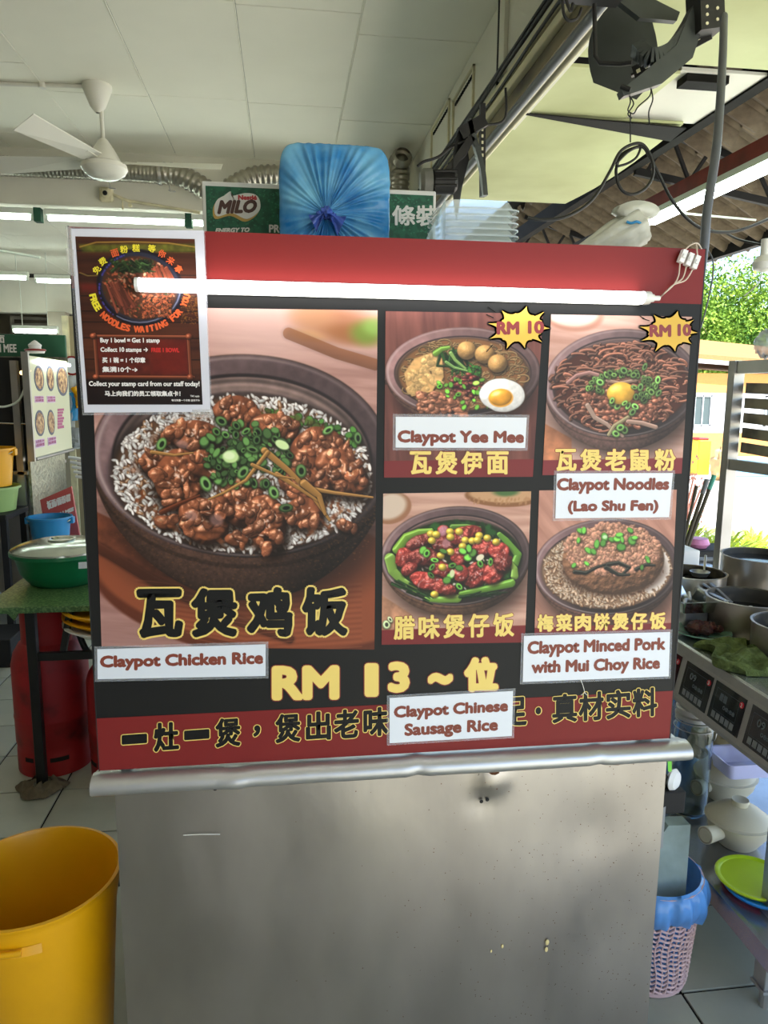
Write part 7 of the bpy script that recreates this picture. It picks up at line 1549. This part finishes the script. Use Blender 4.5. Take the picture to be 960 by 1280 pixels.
# tree
m_leaf = M('sunlit_leaf', rgb(66, 112, 26), .7, col2=rgb(138, 168, 48), vs=1.0, thr=(.35, .65)); m_bark = M('pale_bark', rgb(196, 180, 150), .85)
def tree(c, h, R, nl, label, seed, nm='leafy_tree', mt=None, ls=.095):
    rt_ = random.Random(seed); t = thing(nm, label, 'tree', c); C = Vector(c); top = C + Vector((0, 0, h))
    b = MB(); b.tube(spline([C, C + Vector((.1, 0, h * .3)), C + Vector((-.1, .1, h * .55))], 4), .16, 10, r2=.10); b.done('trunk', m_bark, t)
    b = MB(); ends = []
    for k in range(16):
        a = rt_.uniform(0, 6.28); el = rt_.uniform(.1, 1.2); s0_ = C + Vector((0, 0, h * rt_.uniform(.3, .55))); L = R * rt_.uniform(.6, 1.)
        e = s0_ + Vector((math.cos(a) * math.cos(el), math.sin(a) * math.cos(el), math.sin(el))) * L; m_ = (s0_ + e) / 2 + Vector((rt_.uniform(-.3, .3), rt_.uniform(-.3, .3), rt_.uniform(-.1, .4)))
        b.tube(spline([s0_, m_, e], 4), .06, 6, r2=.02); ends += [m_, e]
        for j in range(3): e2 = e + Vector((rt_.uniform(-1, 1), rt_.uniform(-1, 1), rt_.uniform(-.4, .8))) * R * .35; b.tube([m_.lerp(e, .6), e2], .025, 5, r2=.01); ends.append(e2)
    b.done('branches', m_bark, t)
    V = np.zeros((nl * 4, 3)); rg_ = np.random.RandomState(seed); E = np.array([tuple(e) for e in ends]); ci = rg_.randint(0, len(E), nl); cen = E[ci] + rg_.normal(0, R * .17, (nl, 3)); sz = rg_.uniform(.6, 1.3, (nl, 1)) * ls
    d1 = rg_.normal(0, 1, (nl, 3)); d1 /= np.linalg.norm(d1, axis=1, keepdims=True); d2 = np.cross(d1, rg_.normal(0, 1, (nl, 3))); d2 /= np.linalg.norm(d2, axis=1, keepdims=True)
    V = np.stack([cen - d1 * sz, cen + d2 * sz * .5, cen + d1 * sz, cen - d2 * sz * .5], 1).reshape(-1, 3)
    me = bpy.data.meshes.new('foliage'); me.vertices.add(nl * 4); me.vertices.foreach_set('co', V.astype(np.float32).ravel()); me.loops.add(nl * 4); me.loops.foreach_set('vertex_index', np.arange(nl * 4, dtype=np.int32)); me.polygons.add(nl); me.polygons.foreach_set('loop_start', np.arange(0, nl * 4, 4, dtype=np.int32)); me.update(calc_edges=True)
    tag(link_mesh('foliage', me, mt or m_leaf, t), kind='stuff'); return t
tree((18.4, 32, -.7), 7.4, 4.0, 52000, 'tall bright green tree with pale branches behind the house', 2)
tree((13.5, 20.0, gzz(20)), 2.5, 1.1, 5000, 'small dark leafed bush seen through the rack rails', 12, 'leafy_bush', M('darker_leaf', rgb(90, 130, 50), .7, var=.2, vs=3), .08) if False else None
# potted plants behind the counter
m_yl = M('yellow_green_leaf', rgb(186, 206, 66), .6, var=.15, vs=8); m_potb = M('blue_flowerpot', rgb(70, 110, 180), .4); m_terr = M('terracotta_pot', rgb(196, 110, 70), .7)
def plant(c, n, L, mp_, label, seed, mt=None, h=.14, r=.08):
    t = thing('potted_plant', label, 'plant', c); b = MB(); b.lathe(c, [(0, 0), (r * .75, 0), (r, h), (r + .01, h), (r + .01, h + .01), (r - .01, h + .01), (r - .012, h - .02), (0, h - .02)], 20); b.done('flowerpot', mp_, t); rt_ = random.Random(seed)
    b = MB()
    for k in range(n):
        a = rt_.uniform(0, 6.28); o_ = rt_.uniform(.3, 1.) * L; up_ = rt_.uniform(.4, 1.) * L; A = Vector(c) + Vector((0, 0, h - .01)); d = Vector((math.cos(a), math.sin(a), 0)); s_ = Vector((-d.y, d.x, 0)) * rt_.uniform(.006, .012)
        p = [A + d * o_ * t_ + Vector((0, 0, up_ * (t_ * 1.6 - t_ * t_ * .9))) for t_ in (0, .35, .7, 1.)]
        for i in range(3):
            w0, w1 = (1, 1.2, .8, .05)[i], (1, 1.2, .8, .05)[i + 1]; b.face([p[i] - s_ * w0, p[i] + s_ * w0, p[i + 1] + s_ * w1, p[i + 1] - s_ * w1])
    b.done('leaves', mt or m_yl, t, None, fix=False)['kind'] = 'stuff'
    return t
for k, (px, y, ty, n, L, mp_, lb) in enumerate(((878, 3.45, 712, 90, .26, m_terr, 'yellow-green grassy plant beside the menu board edge behind the counter'), (899, 3.95, 706, 90, .28, m_terr, 'yellow-green grassy plant behind the rack post'), (920, 4.5, 704, 90, .3, m_potb, 'yellow-green grassy plant in a blue pot past the rack post'), (942, 5.1, 698, 90, .34, m_terr, 'yellow-green grassy plant near the grey-green kerb'), (860, 4.6, 690, 60, .3, m_terr, 'grassy plant under the three sticks'))):
    q = P(px, ty, y=y); x, ph = q.x, max(.05, q.z - .14)
    b = MB(); b.box(x - .07, x + .07, y - .07, y + .07, 0, ph - .001, bev=.005); tag(b.done('plant_stand', m_kerb, None, None), 'grey-green block under the grassy plant ' + ['by the board edge', 'behind the rack post', 'with the blue pot', 'near the kerb', 'under the sticks'][k], 'block')
    plant((x, y, ph), n, L, mp_, lb, 40 + k, r=.06)
q = P(856, 620, y=4.6); b = MB(); 
for k in range(14):
    rt_ = random.Random(k); e = q + Vector((rt_.uniform(-.25, .25), rt_.uniform(-.2, .2), rt_.uniform(-.2, .35))); b.tube(spline([(q.x, q.y, .02), (q.x + rt_.uniform(-.05, .05), q.y, q.z * .5), e], 4), .006, 5)
    for j in range(7): f_ = e + Vector((rt_.uniform(-.05, .05), rt_.uniform(-.05, .05), rt_.uniform(-.05, .05))); b.face([f_, f_ + Vector((.02, 0, .01)), f_ + Vector((.01, .01, .025))])
tag(b.done('flowering_shrub', M('coral_blossom', rgb(226, 150, 128), .7), None, None, fix=False), 'spindly coral flowering shrub in the glare behind the sticks', 'shrub')
